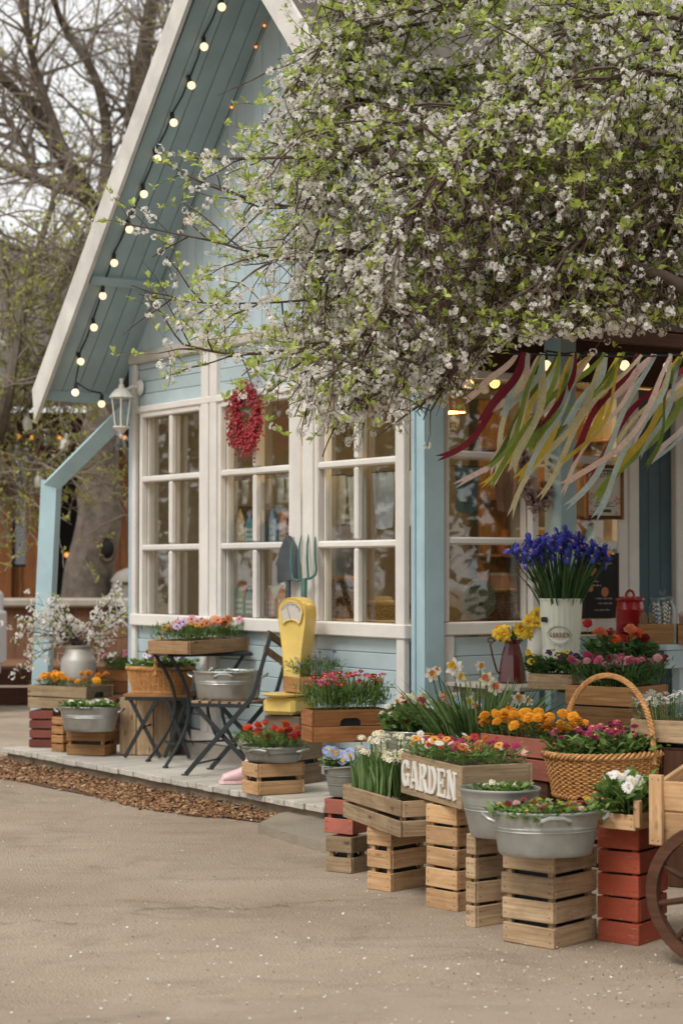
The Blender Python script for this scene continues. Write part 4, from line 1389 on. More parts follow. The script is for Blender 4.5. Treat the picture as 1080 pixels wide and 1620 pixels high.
m = MB(); m.lathe([(0.066, 0.25), (0.066, 0.262), (0.04, 0.272), (0.012, 0.274), (0.012, 0.285), (0.022, 0.3), (0.012, 0.315), (0.001, 0.317)], 24); m.build('lid', 'jar_glass', o, smooth=True)
for k in range(16):
    m = MB(); m.box((rng.uniform(-.04, .04), rng.uniform(-.04, .04), 0.03 + k * 0.0115), (0.055, 0.05, 0.014), 0.005, (rng.uniform(-.6, .6), rng.uniform(-.6, .6), k)); m.build('biscuit', 'terracotta' if k % 3 else 'wood_dark', o)

# ---- on the deck: left cluster
ZD = 0.123
a1 = crate('dark maroon slatted crate under the yellow marigold box', (84, 1183, 48, 150), ZD, 12 * D, 0.26, 4, 'wood_maroon', R=0.3)
b1 = crate('small tall pine crate left of the oval zinc tub crate', (100, 1190, 83, 140), ZD, 30 * D, 0.24, 4, 'wood_honey', R=0.2)
c1 = crate('short pine crate under the oval zinc tub near the deck end', (166, 1196, 106, 172), ZD, 16 * D, 0.17, 2, 'wood_honey', R=0.22)
m1 = crate('weathered plank box of yellow-orange marigolds with a black hand hole', (136, 1124, 45, 185), ZD + 0.262, 30 * D, 0.165, 2, 'wood_grey', gap=0.03, name='flower_box', cat='flower box', slot=True, R=0.32)
INFO['marig2'] = m1
tc_ = on_z(139, 1158, ZD + 0.172); tc_.y += 0.10
tub('small oval zinc tub of white daisies at the deck end', (tc_.x, tc_.y), ZD + 0.172, 0.205, 0.13, 0.155, rz=-0.1, mat='zinc')
INFO['tub2'] = (tc_, ZD + 0.172 + 0.155)
crate('dark red slatted crate behind the small oval tub', (182, 1178, 150, 200), ZD, 20 * D, 0.33, 4, 'wood_maroon', R=0.3, L=0.25)
d1 = crate('two-plank brown box of pink carnations behind the wicker basket', (208, 1097, 155, 240), 0.46, 25 * D, 0.17, 2, 'wood_orange', gap=0.03, name='flower_box', cat='flower box', R=0.25)
INFO['dian'] = d1
crate('old crate in shadow under the pink carnation box', (d1[1].x, d1[1].y, ZD), ZD, 25 * D, 0.335, 3, 'wood_old', L=0.3, R=0.24)
e1 = crate('large upright pine crate of vertical boards behind the stool', (270, 1196, 190, 284), ZD, 14 * D, 0.38, 1, 'wood_pale', gap=0.05, vertical=True, R=0.34)
# milk can
mc = at_d(124, 1080, 14.15)
o = thing('milk_can', 'grey metal milk can of white blossom branches by the slanting post', 'milk can', (mc.x, mc.y, 0.455))
m = MB(); m.lathe([(0.125, 0), (0.13, 0.01), (0.13, 0.25), (0.125, 0.275), (0.1, 0.315), (0.094, 0.345), (0.104, 0.36), (0.107, 0.37), (0.1, 0.372), (0.09, 0.33)], 36); m.build('body', 'can_grey', o, smooth=True)
for s in (-1, 1):
    m = MB(); m.tube([(s * .1, 0, .31), (s * .15, 0, .315), (s * .155, 0, .26), (s * .13, 0, .23)], 0.007, 6); m.build('handle', 'can_grey', o)
INFO['can'] = (mc, 0.455 + 0.36)
crate('old grey crate in shadow under the milk can', (mc.x, mc.y, ZD), ZD, 20 * D, 0.33, 3, 'wood_old', L=0.34, R=0.3)

def leg(o, pts, r=0.011, n=7, mat='black_iron', name='leg'):
    m = MB(); m.tube(pts, r, n); return m.build(name, mat, o, smooth=True)
def flatleg(o, a, b, w=0.026, t=0.008, name='leg', mat='black_iron'):
    a, b = Vector(a), Vector(b); d = b - a
    m = MB(); m.box((0, 0, 0), (d.length, t, w), 0.002)
    ob = m.build(name, mat, o, (a + b) / 2)
    ob.rotation_euler = d.to_track_quat('X', 'Z').to_euler()
    return ob
# folding stool with wooden top, wicker basket on it
st = on_z(244, 1203, ZD)
st.x += 0.03; st.y += 0.22
so = thing('folding_stool', 'folding iron stool with wood slat top under the wicker basket', 'stool', (st.x, st.y, ZD), -0.12)
for k in range(4):
    slat('slat', 0.46, 0.072, 0.02, 'wood_honey', so, (0, -0.125 + k * 0.083, 0.425), jit=0.003)
for sy in (-0.15, 0.15):
    flatleg(so, (-0.22, sy, 0.01), (0.0, sy, 0.405)); flatleg(so, (0.02, sy + 0.012, 0.01), (-0.19, sy + 0.012, 0.405))
    flatleg(so, (0.22, sy, 0.01), (0.06, sy, 0.405)); flatleg(so, (0.05, sy + 0.012, 0.01), (0.2, sy + 0.012, 0.405))
    flatleg(so, (-0.22, sy, 0.405), (0.22, sy, 0.405), name='rail')
for xx in (-0.1, 0.13):
    leg(so, [(xx, -.15, .21), (xx, .15, .21)], 0.006, name='stretcher')
bk = Vector((st.x - 0.01, st.y))
basket('honey wicker basket of mixed pansies on the folding stool', (bk.x, bk.y), ZD + 0.437, 0.225, 0.15, 0.165, rz=-0.12, taper=0.84, handle_h=0.2, rows=18, stakes=36, handle_ax='y')
INFO['basket2'] = (bk, ZD + 0.437 + 0.165)

# bistro table
bt = on_z(288, 1212, ZD); bt.x += 0.09; bt.y += 0.20
TH = 0.735
to = thing('bistro_table', 'black iron bistro table with curved legs holding a flower tray', 'table', (bt.x, bt.y, ZD), HROT + pi / 2 - 0.25)
m = MB(); m.box((0, 0, TH - 0.006), (0.56, 0.56, 0.012), 0.004); m.build('top', 'steel_dark', to)
m = MB(); m.tube([(-.28, -.28, TH - .016), (.28, -.28, TH - .016), (.28, .28, TH - .016), (-.28, .28, TH - .016)], 0.009, 6, closed=True); m.build('rim', 'black_iron', to)
for sx in (-1, 1):
    for sy in (-1, 1):
        pts = []
        for k in range(15):
            t = k / 14
            inward = sin(pi * t) ** 1.0
            rr = 0.25 + 0.03 * t - 0.155 * inward
            pts.append((sx * rr, sy * (0.22 - 0.05 * inward), (TH - 0.02) * (1 - t) + 0.008))
        leg(to, pts, 0.0115, 7)
        m = MB(); m.lathe([(0.02, 0), (0.02, 0.008), (0.012, 0.014)], 10, cap1=True); m.build('foot', 'black_iron', to, (pts[-1][0], pts[-1][1], 0))
for zz, rr in ((TH - 0.13, 0.165), (0.14, 0.20)):
    for s in (-1, 1):
        leg(to, [(s * rr, -.17, zz), (s * rr, .17, zz)], 0.007, name='stretcher')
    leg(to, [(-rr, 0, zz), (rr, 0, zz)], 0.007, name='stretcher')
tr_ = crate('shallow pine tray of mixed daisies on the bistro table', (298, 1036, 235, 394), ZD + TH + 0.003, 30 * D, 0.085, 1, 'wood_new', gap=0.0, name='flower_tray', cat='flower tray', posts=False)
INFO['tray'] = tr_

# bistro chair with tub on its seat; faces left along the wall
cf = on_z(348, 1222, ZD)
CH = H2W(W2H(cf).x + 0.10, -0.40)
co = thing('bistro_chair', 'black folding bistro chair with wood slats carrying a zinc tub', 'chair', (CH.x, CH.y, ZD), HROT + 0.62)
# chair looks along its own -x, back at +x
for k in range(6):
    slat('seat_slat', 0.38, 0.048, 0.016, 'wood_grey', co, (-0.17 + k * 0.066, 0, 0.452), (0, 0, pi / 2), jit=0.003)
for sy in (-0.18, 0.18):
    flatleg(co, (-0.20, sy, 0.436), (0.19, sy, 0.436), name='seat_rail')
    flatleg(co, (-0.23, sy * 1.06, 0.005), (0.22, sy * 1.06, 0.50), w=0.03, name='leg')
    flatleg(co, (0.22, sy * 1.06, 0.50), (0.33, sy * 1.06, 0.86), w=0.026, name='back_upright')
    flatleg(co, (0.26, sy * 0.94, 0.005), (-0.18, sy * 0.94, 0.43), w=0.03, name='leg')
    m = MB(); m.box((-0.235, sy * 1.06, 0.004), (0.045, 0.02, 0.008), 0.002); m.build('foot', 'black_iron', co)
    m = MB(); m.box((0.265, sy * 0.94, 0.004), (0.045, 0.02, 0.008), 0.002); m.build('foot', 'black_iron', co)
for zz, xx in ((0.82, 0.317), (0.73, 0.29)):
    slat('back_slat', 0.40, 0.014, 0.046, 'wood_old', co, (xx, 0, zz), (0, 0.3, pi / 2))
leg(co, [(0.20, -.17, .06), (0.20, .17, .06)], 0.006, name='stretcher')
leg(co, [(-0.17, -.18, .07), (-0.17, .18, .07)], 0.006, name='stretcher')
ctb = Vector((CH.x, CH.y)) + Vector((cos(HROT + .62), sin(HROT + .62))) * (-0.03)
tub('shiny oval zinc tub of grey-green plants on the bistro chair', (ctb.x, ctb.y), ZD + 0.462, 0.215, 0.165, 0.165, rz=-0.1, mat='zinc', side_handle=True, taper=0.88)
INFO['tubchair'] = (ctb, ZD + 0.462 + 0.165)

# pink boots
def boot(label, x, y, rz):
    o = thing('rubber_boot', label, 'boot', (x, y, ZD), rz)
    m = MB()
    prof = [(-0.135, 0.035, 0.026), (-0.11, 0.045, 0.038), (-0.06, 0.05, 0.044), (0.0, 0.062, 0.043), (0.05, 0.085, 0.044), (0.085, 0.11, 0.05)]
    v = []; f = []; n = 14
    rings = []
    for (x0, top, hw) in [(-0.142, 0.02, 0.012), (-0.128, 0.055, 0.036), (-0.085, 0.072, 0.045), (-0.035, 0.085, 0.044), (0.01, 0.11, 0.042)]:
        rings.append([(x0, hw * cos(2 * pi * k / n), 0.012 + (top - 0.012) * (0.5 + 0.5 * sin(2 * pi * k / n))) for k in range(n)])
    for zz, rx, cx in [(0.10, 0.058, 0.055), (0.14, 0.05, 0.062), (0.2, 0.055, 0.06), (0.24, 0.058, 0.058)]:
        rings.append([(cx - rx * sin(2 * pi * k / n), 0.05 * cos(2 * pi * k / n), zz) for k in range(n)])
    rings[5] = [(0.06 - 0.062 * sin(2 * pi * k / n), 0.047 * cos(2 * pi * k / n), 0.07 + 0.055 * max(0, sin(2 * pi * k / n)) - 0.055 * max(0, -sin(2 * pi * k / n))) for k in range(n)]
    for r in rings: v += r
    for i in range(len(rings) - 1):
        for k in range(n):
            f.append((i * n + k, i * n + (k + 1) % n, (i + 1) * n + (k + 1) % n, (i + 1) * n + k))
    f.append(tuple(range(n)))
    m.add(v, f); m.build('shaft', 'rubber_pink', o, smooth=True)
    m = MB(); m.prism([(-0.15, -0.02), (-0.13, -0.042), (-0.06, -0.05), (0.02, -0.044), (0.1, -0.046), (0.115, 0), (0.1, 0.046), (0.02, 0.044), (-0.06, 0.05), (-0.13, 0.042), (-0.15, 0.02)], 0.0, 0.018, axis='z'); m.build('sole', 'rubber_pink', o)
bo = on_z(372, 1240, ZD)
boot('pale pink rubber boot beside the red marigold crate', bo.x + 0.05, bo.y + 0.05, 0.25)
# crate with tub of red marigolds
f1 = crate('short pine crate on the deck edge under the red marigolds', (407, 1259, 383, 482), ZD, 60 * D, 0.175, 2, 'wood_new', gap=0.14)
fz = ZD + 0.18
tf_ = Vector((f1[1].x + 0.0, f1[1].y, 0))
tub('shallow zinc pan of red-orange marigolds on the short pine crate', (tf_.x, tf_.y), fz, 0.185, 0.15, 0.075, rz=-0.5, mat='zinc_dull', side_handle=True)
INFO['redmar'] = (tf_, fz + 0.075)

# yellow scale on a crate
sb = at_d(459, 1132, 11.4)
sx0 = crate('old grey crate standing under the yellow scale', (sb.x + 0.02, sb.y, 0), ZD, 35 * D, 0.40, 3, 'wood_old', L=0.26, R=0.24)
sz = ZD + 0.403
so_ = thing('weighing_scale', 'yellow enamel shop scale with fan-shaped dial by the window wall', 'scale', (sb.x, sb.y, sz), -0.50)
m = MB(); m.box((0, -0.02, 0.055), (0.22, 0.26, 0.10), 0.022); m.build('base', 'yellow_enamel', so_, smooth=False)
m = MB(); m.lathe([(0.05, 0.1), (0.12, 0.118), (0.13, 0.125), (0.13, 0.13), (0.05, 0.126)], 24, c=(0, -0.08, 0), cap1=True); m.build('pan', 'yellow_enamel', so_, smooth=True)
out = []
for a in range(0, 181, 12):
    out.append((0.096 * cos(radians(a)), 0.615 + 0.085 * sin(radians(a)) ** 0.8))
out += [(-0.096, 0.56), (-0.072, 0.40), (-0.060, 0.27), (-0.06, 0.10), (0.06, 0.10), (0.060, 0.27), (0.072, 0.40), (0.096, 0.56)]
m = MB()
n = len(out)
def shrink(p, k): return (p[0] * k, 0.45 + (p[1] - 0.45) * (1 - (1 - k) * 0.55))
lay = [(-0.052, 0.90), (-0.066, 0.94), (-0.058, 0.985), (-0.045, 1.0), (0.06, 1.0), (0.075, 0.95), (0.078, 0.85)]
lay = [(-0.06, 0.93), (-0.064, 0.97), (-0.052, 1.0), (0.06, 1.0), (0.075, 0.95), (0.078, 0.85)]
v = []; f = []
for d, k in lay:
    for p in out:
        q = shrink(p, k); v.append((q[0], d + 0.08, q[1]))
for i in range(len(lay) - 1):
    for k in range(n):
        f.append((i * n + k, i * n + (k + 1) % n, (i + 1) * n + (k + 1) % n, (i + 1) * n + k))
f.append(tuple(range(n - 1, -1, -1))); f.append(tuple((len(lay) - 1) * n + k for k in range(n)))
m.add(v, [q[::-1] for q in f]); m.build('housing', 'yellow_enamel', so_, smooth=True)
fan = [(0.076 * cos(radians(a)), 0.598 + 0.075 * sin(radians(a))) for a in range(8, 173, 12)] + [(-0.06, 0.552)] + [(0.05 * cos(radians(a)), 0.538 + 0.028 * sin(radians(a))) for a in range(170, 9, -20)] + [(0.06, 0.552)]
m = MB(); m.prism(fan, 0.010, 0.018); m.build('dial', 'dial', so_)
m = MB(); m.tube([(p[0] * 1.03, 0.010, 0.6 + (p[1] - 0.6) * 1.04) for p in fan], 0.0045, 6, closed=True); m.build('dial_rim', 'yellow_enamel', so_)
m = MB()
for k in range(25):
    a = radians(30 + k * 5); l0 = 0.056 if k % 5 else 0.048
    m.tube([(l0 * cos(a) * 1.2, 0.0088, 0.585 + l0 * sin(a) * 1.25), (0.062 * cos(a) * 1.2, 0.0088, 0.585 + 0.062 * sin(a) * 1.25)], 0.0013, 3)
m.build('dial_mark', 'dial_mark', so_)
m = MB(); m.tube([(0, 0.007, 0.55), (-0.03, 0.007, 0.655)], 0.0012, 4); m.build('pointer', 'dial_mark', so_)
h1 = crate('small brown box of mixed seedlings on the yellow scale pan', (474, 1097, 440, 543), sz + 0.133, 58 * D, 0.095, 1, 'wood_honey', gap=0.0, name='flower_box', cat='flower box', R=0.30, L=0.2)
INFO['scalebox'] = h1

# shovel and fork leaning behind the scale
def long_tool(name, label, hx, hz, bx_, kind):
    p0 = H2W(bx_, -0.30, ZD + 0.0); p1 = H2W(hx, -0.055, hz)
    o = thing(name, label, 'garden tool', p0)
    d = (p1 - p0); q = d.to_track_quat('Z', 'Y').to_matrix()
    L = d.length
    t = sub('tool_frame', o); bpy.data.objects.remove(t)
    o.rotation_mode = 'QUATERNION'
    zax = d.normalized(); want = Vector((-0.55, -0.83, 0)); yax = (-want + zax * want.dot(zax)).normalized(); xax = yax.cross(zax)
    o.rotation_quaternion = Matrix((xax, yax, zax)).transposed().to_quaternion()
    m = MB(); m.tube([(0, 0, 0), (0, 0, L - 0.42)], 0.015, 10); m.build('handle', 'wood_new', o, smooth=True)
    if kind == 'shovel':
        m = MB(); m.tube([(0, 0, L - 0.45), (0, 0, L - 0.2)], [0.019, 0.014], 10); m.build('socket', 'steel_dark', o, smooth=True)
        prof = [(0.098, -0.30), (0.104, -0.27), (0.10, -0.16), (0.08, -0.07), (0.045, -0.02), (0.0, 0.0), (-0.045, -0.02), (-0.08, -0.07), (-0.10, -0.16), (-0.104, -0.27), (-0.098, -0.30)]
        v = []; f = []
        N = 9
        for zc, hw in [(-0.30, 0.082), (-0.27, 0.087), (-0.2, 0.087), (-0.14, 0.081), (-0.08, 0.066), (-0.035, 0.042), (-0.01, 0.024), (0.0, 0.004)]:
            for k in range(N):
                u = -1 + 2 * k / (N - 1)
                v.append((hw * u, -0.022 * (1 - u * u) * 0.9 - 0.02 * (zc + 0.3), L + zc))
        for i in range(7):
            for k in range(N - 1):
                f.append((i * N + k, i * N + k + 1, (i + 1) * N + k + 1, (i + 1) * N + k))
        nv = len(v)
        v2 = [(a, b + 0.004, c) for a, b, c in v]
        m = MB(); m.add(v, f); m.add(v2, [q[::-1] for q in f]); m.build('blade', 'steel_dark', o, smooth=True)
    else:
        m = MB(); m.tube([(0, 0, L - 0.46), (0, 0, L - 0.29)], 0.019, 10); m.build('socket', 'fork_green', o, smooth=True)
        m = MB(); m.tube([(-0.092, 0, L - 0.24), (-0.085, 0, L - 0.275), (-0.05, 0, L - 0.29), (0.05, 0, L - 0.29), (0.085, 0, L - 0.275), (0.092, 0, L - 0.24)], 0.008, 7); m.build('crossbar', 'fork_green', o, smooth=True)
        for xx in (-0.092, -0.031, 0.031, 0.092):
            m = MB(); m.tube([(xx, 0, L - 0.285 if abs(xx) < .05 else L - 0.24), (xx, -0.012, L - 0.17), (xx * 0.97, -0.012, L - 0.08), (xx * 0.9, 0.006, L)], [0.009, 0.0085, 0.007, 0.003], 6); m.build('tine', 'fork_green', o, smooth=True)
    return o
xs_ = w1x(468); xf_ = w1x(493)
long_tool('garden_shovel', 'dark steel shovel propped blade up against the window mullion', xs_, 1.605, xs_ + 0.36, 'shovel')
long_tool('garden_fork', 'green four-tined garden fork propped beside the shovel', xf_, 1.61, xf_ + 0.36, 'fork')

# crate of red daisies on dark crates
rd = crate('oiled pine crate of crimson daisies with a black hand hole', (493, 1176, 476, 609), 0.46, 72 * D, 0.175, 2, 'wood_orange', gap=0.02, name='flower_box', cat='flower box', slot=True, R=0.44)
INFO['reddaisy'] = rd
crate('dark stained upright crate under the crimson daisy crate', (507, 1255, 484, 545), 0.0, 60 * D, 0.455, 2, 'wood_dark', gap=0.02, L=0.30, R=0.26)
crate('grey slatted crate right of the dark upright crate', (556, 1258, 540, 600), 0.0, 50 * D, 0.44, 4, 'wood_old', L=0.25, R=0.2)

# hand cart at the right edge
WR = 0.256
cart = thing('hand_cart', 'wooden hand cart with spoked brown wheel at the right edge', 'cart', (1.312, 6.66, 0), radians(-28))
for wy in (0.0, 0.60):
    wh = sub('wheel', cart, (0, wy, WR))
    m = MB()
    prof = [(WR - 0.04, -0.022), (WR - 0.004, -0.024), (WR, -0.02), (WR, 0.02), (WR - 0.004, 0.024), (WR - 0.04, 0.022), (WR - 0.04, -0.022)]
    m.lathe(prof, 48, cap0=False, mtx=Matrix.Rotation(pi / 2, 4, 'X')); m.build('rim', 'wood_dark', wh, smooth=True)
    m = MB(); m.lathe([(0.001, -0.06), (0.022, -0.06), (0.026, -0.05), (0.042, -0.035), (0.045, 0.03), (0.03, 0.05)], 20, mtx=Matrix.Rotation(pi / 2 if wy == 0 else -pi / 2, 4, 'X')); m.build('hub', 'wood_dark', wh, smooth=True)
    for k in range(10):
        a = 2 * pi * k / 10 + 0.2
        m = MB(); m.tube([(0.035 * cos(a), 0, 0.035 * sin(a)), ((WR - 0.036) * cos(a), 0, (WR - 0.036) * sin(a))], [0.013, 0.011], 8); m.build('spoke', 'wood_dark', wh, smooth=True)
m = MB(); m.tube([(0, -0.08, WR), (0, 0.68, WR)], 0.013, 10); m.build('axle', 'steel_dark', cart)
slat('axle_block', 0.44, 0.07, 0.14, 'wood_dark', cart, (0, 0.30, WR + 0.065), (0, 0, pi / 2))
for k, zz in enumerate((0.475, 0.585)):
    ofs = 0.012 * k
    for sy, yy in ((-1, 0.085 - ofs), (1, 0.515 + ofs)):
        slat('side_board', 0.76, 0.02, 0.104, 'wood_new', cart, (0.12, yy, zz), (sy * radians(-7), 0, 0), nails=True)
    for sx, xx in ((-1, -0.255 - ofs), (1, 0.495 + ofs)):
        slat('end_board', 0.41, 0.02, 0.104, 'wood_new', cart, (xx, 0.30, zz), (0, sx * radians(7), pi / 2))
for xx in (-0.24, 0.48):
    slat('corner_batten', 0.25, 0.024, 0.05, 'wood_new', cart, (xx, 0.058, 0.535), (radians(7), pi / 2, 0), nails=True)
    slat('corner_batten', 0.25, 0.024, 0.05, 'wood_new', cart, (xx, 0.542, 0.535), (radians(-7), pi / 2, 0))
slat('floor_board', 0.74, 0.40, 0.02, 'wood_new', cart, (0.12, 0.30, 0.415))
for yy in (0.12, 0.48):
    slat('shaft', 1.3, 0.04, 0.045, 'wood_honey', cart, (0.55, yy, 0.382))
    slat('prop_leg', 0.36, 0.04, 0.04, 'wood_honey', cart, (0.62, yy, 0.18), (0, pi / 2, 0))
# ================================================================== flower heads (unit radius, facing +z)
HEADS = {}
def petals(m, n, r0, r1, w, z0, z1, mi=0, ph=0.0, cup=0.0, tip=0.35, zm=None):
    for k in range(n):
        a = 2 * pi * (k + ph) / n + rng.uniform(-.08, .08)
        c, s = cos(a), sin(a)
        rr = r1 * rng.uniform(0.92, 1.06)
        rm = r0 + (rr - r0) * 0.62
        zmid = (zm if zm is not None else (z0 + z1) / 2 + cup)
        dz = rng.uniform(-.05, .05)
        def P(r, u, z): return (r * c - u * s, r * s + u * c, z)
        v = [P(r0, -w * .22, z0), P(r0, w * .22, z0), P(rm, w * .5, zmid + dz), P(rm, 0, zmid + dz - .06 * w), P(rm, -w * .5, zmid + dz), P(rr, w * tip * .5, z1 + dz), P(rr, -w * tip * .5, z1 + dz)]
        m.add(v, [(0, 1, 2, 3), (0, 3, 4), (3, 2, 5), (3, 5, 6), (3, 6, 4)], mi)
def disc(m, r, z, h, mi, n=8):
    v = [(r * cos(2 * pi * k / n), r * sin(2 * pi * k / n), z) for k in range(n)] + [(r * .6 * cos(2 * pi * k / n), r * .6 * sin(2 * pi * k / n), z + h) for k in range(n)]
    f = [(k, (k + 1) % n, n + (k + 1) % n, n + k) for k in range(n)] + [tuple(range(n, 2 * n))]
    m.add(v, f, mi)
def head(kind, p1, p2='eye_yellow'):
    key = (kind, p1, p2)
    if key in HEADS: return HEADS[key]
    m = MB()
    if kind == 'pompon':
        for n, r, z, w in ((13, 1.0, 0.05, .5), (12, .9, .28, .5), (10, .72, .5, .46), (8, .5, .66, .4), (5, .28, .78, .3)):
            petals(m, n, .08, r, w, z - .12, z, ph=rng.random(), cup=.08, tip=.75)
        disc(m, .5, -.4, .3, 0)
    elif kind == 'daisy':
        petals(m, 15, .15, 1.0, .34, .05, .02, cup=.09, tip=.5); petals(m, 11, .15, .8, .3, .09, .12, ph=.5, cup=.07, tip=.5)
        disc(m, .3, .08, .12, 1)
    elif kind == 'button':
        for n, r, z in ((20, 1.0, .05), (18, .85, .25), (14, .66, .42), (10, .45, .55)):
            petals(m, n, .1, r, .22, z - .1, z, ph=rng.random(), cup=.06, tip=.5)
        disc(m, .25, .5, .12, 1)
    elif kind == 'pansy':
        for a, r, w in ((0.3, 1.0, 1.15), (1.25, 1.0, 1.15), (2.6, .85, .95), (-1.05, .85, .95), (-2.35 + .1, 1.0, 1.25)):
            c, s = cos(a), sin(a)
            def P(rr, u, z): return (rr * c - u * s, rr * s + u * c, z)
            zz = rng.uniform(-.03, .03)
            m.add([P(.02, -.05, 0), P(.02, .05, 0), P(.5, w * .5, .1 + zz), P(.88, w * .36, .02 + zz), P(r, 0, -.06 + zz), P(.88, -w * .36, .02 + zz), P(.5, -w * .5, .1 + zz), P(.5, 0, .03 + zz)],
                  [(0, 1, 7), (1, 2, 7), (2, 3, 7), (3, 4, 7), (4, 5, 7), (5, 6, 7), (6, 0, 7)])
            if abs(a) > 1.0:
                m.add([P(.05, -.1, .06 + zz), P(.05, .1, .06 + zz), P(.42, w * .2, .13 + zz), P(.5, 0, .11 + zz), P(.42, -w * .2, .13 + zz)], [(0, 1, 2, 3, 4)], 1)
        disc(m, .12, .1, .06, 2 if p2 != 'eye_yellow' else 1, 6)
    elif kind == 'daffodil':
        petals(m, 6, .12, 1.0, .62, .0, .12, cup=.1, tip=.22, zm=.03)
        n = 12; v = []; f = []
        for r, z in ((.2, .02), (.26, .25), (.34, .48), (.44, .58), (.3, .46), (.12, .15)):
            for k in range(n):
                rr = r * (1 + (.08 if k % 2 else -.04) * (1 if z > .4 else 0))
                v.append((rr * cos(2 * pi * k / n), rr * sin(2 * pi * k / n), z))
        for i in range(5):
            for k in range(n): f.append((i * n + k, i * n + (k + 1) % n, (i + 1) * n + (k + 1) % n, (i + 1) * n + k))
        m.add(v, f, 1)
    elif kind == 'double':
        for n, r, z, w in ((7, 1.0, 0.0, .6), (7, .9, .2, .55), (6, .68, .35, .5)):
            petals(m, n, .1, r, w, z - .05, z + .1, ph=rng.random(), cup=.1, tip=.3)
        for k in range(6):
            a = k * 1.05
            petals(m, 2, .05, .45, .3, .3, .62, mi=1, ph=a, cup=.1, tip=.7)
    elif kind == 'cluster':
        for k in range(6):
            a = k * 2.4; el = .35 + .12 * k
            d = Vector((cos(a) * cos(el), sin(a) * cos(el), sin(el)))
            q = d.to_track_quat('Z', 'Y').to_matrix().to_4x4()
            t = MB(); petals(t, 6, .08, .46, .3, 0, .04, tip=.4); disc(t, .17, .02, .14, 1, 6)
            off = len(m.v)
            mt = Matrix.Translation(d * .62) @ q
            m.v.extend([tuple(mt @ Vector(p)) for p in t.v]); m.f.extend([tuple(i + off for i in fc) for fc in t.f]); m.m.extend(t.m)
    elif kind == 'iris':
        for k in range(3):
            a = 2 * pi * k / 3
            c, s = cos(a), sin(a)
            def P(r, u, z): return (r * c - u * s, r * s + u * c, z)
            pr = [(.05, .08, 0), (.35, .16, .22), (.62, .22, .2), (.9, .38, -.05), (1.05, .34, -.4), (1.08, .1, -.62)]
            v = []
            for r, w, z in pr: v += [P(r, -w, z), P(r, 0, z + .05), P(r, w, z)]
            f = []
            for i in range(5): f += [(3 * i, 3 * i + 1, 3 * i + 4, 3 * i + 3), (3 * i + 1, 3 * i + 2, 3 * i + 5, 3 * i + 4)]
            m.add(v, f, 0)
            m.add([P(.64, -.1, .24), P(.64, .1, .24), P(.86, .15, .06), P(1.0, 0, -.17), P(.86, -.15, .06)], [(0, 1, 2, 3, 4)], 1)
            a += pi / 3; c, s = cos(a), sin(a)
            pr = [(.05, .07, .05), (.22, .14, .5), (.32, .24, .9), (.28, .18, 1.2), (.2, .05, 1.38)]
            v = []
            for r, w, z in pr: v += [P(r, -w, z), P(r + .07, 0, z), P(r, w, z)]
            f = []
            for i in range(4): f += [(3 * i, 3 * i + 1, 3 * i + 4, 3 * i + 3), (3 * i + 1, 3 * i + 2, 3 * i + 5, 3 * i + 4)]
            m.add(v, f, 0)
            v = [P(.1, -.08, .1), P(.5, -.12, .34), P(.78, 0, .42), P(.5, .12, .34), P(.1, .08, .1)]
            m.add(v, [(0, 1, 2, 3, 4)], 0)
    elif kind == 'umbel':
        for k in range(9):
            x, y = rng.uniform(-.8, .8), rng.uniform(-.8, .8)
            t = MB(); petals(t, 4, .03, .3, .26, 0, .03, tip=.7)
            m.add([(a + x, b + y, c + .5 - .4 * (x * x + y * y) + rng.uniform(-.1, .1)) for a, b, c in t.v], t.f, 0)
    mats = [p1, p2]
    if kind == 'pansy': mats = [p1, p2, 'eye_yellow']
    me = m.mesh(kind + '_head', mats)
    HEADS[key] = me
    return me

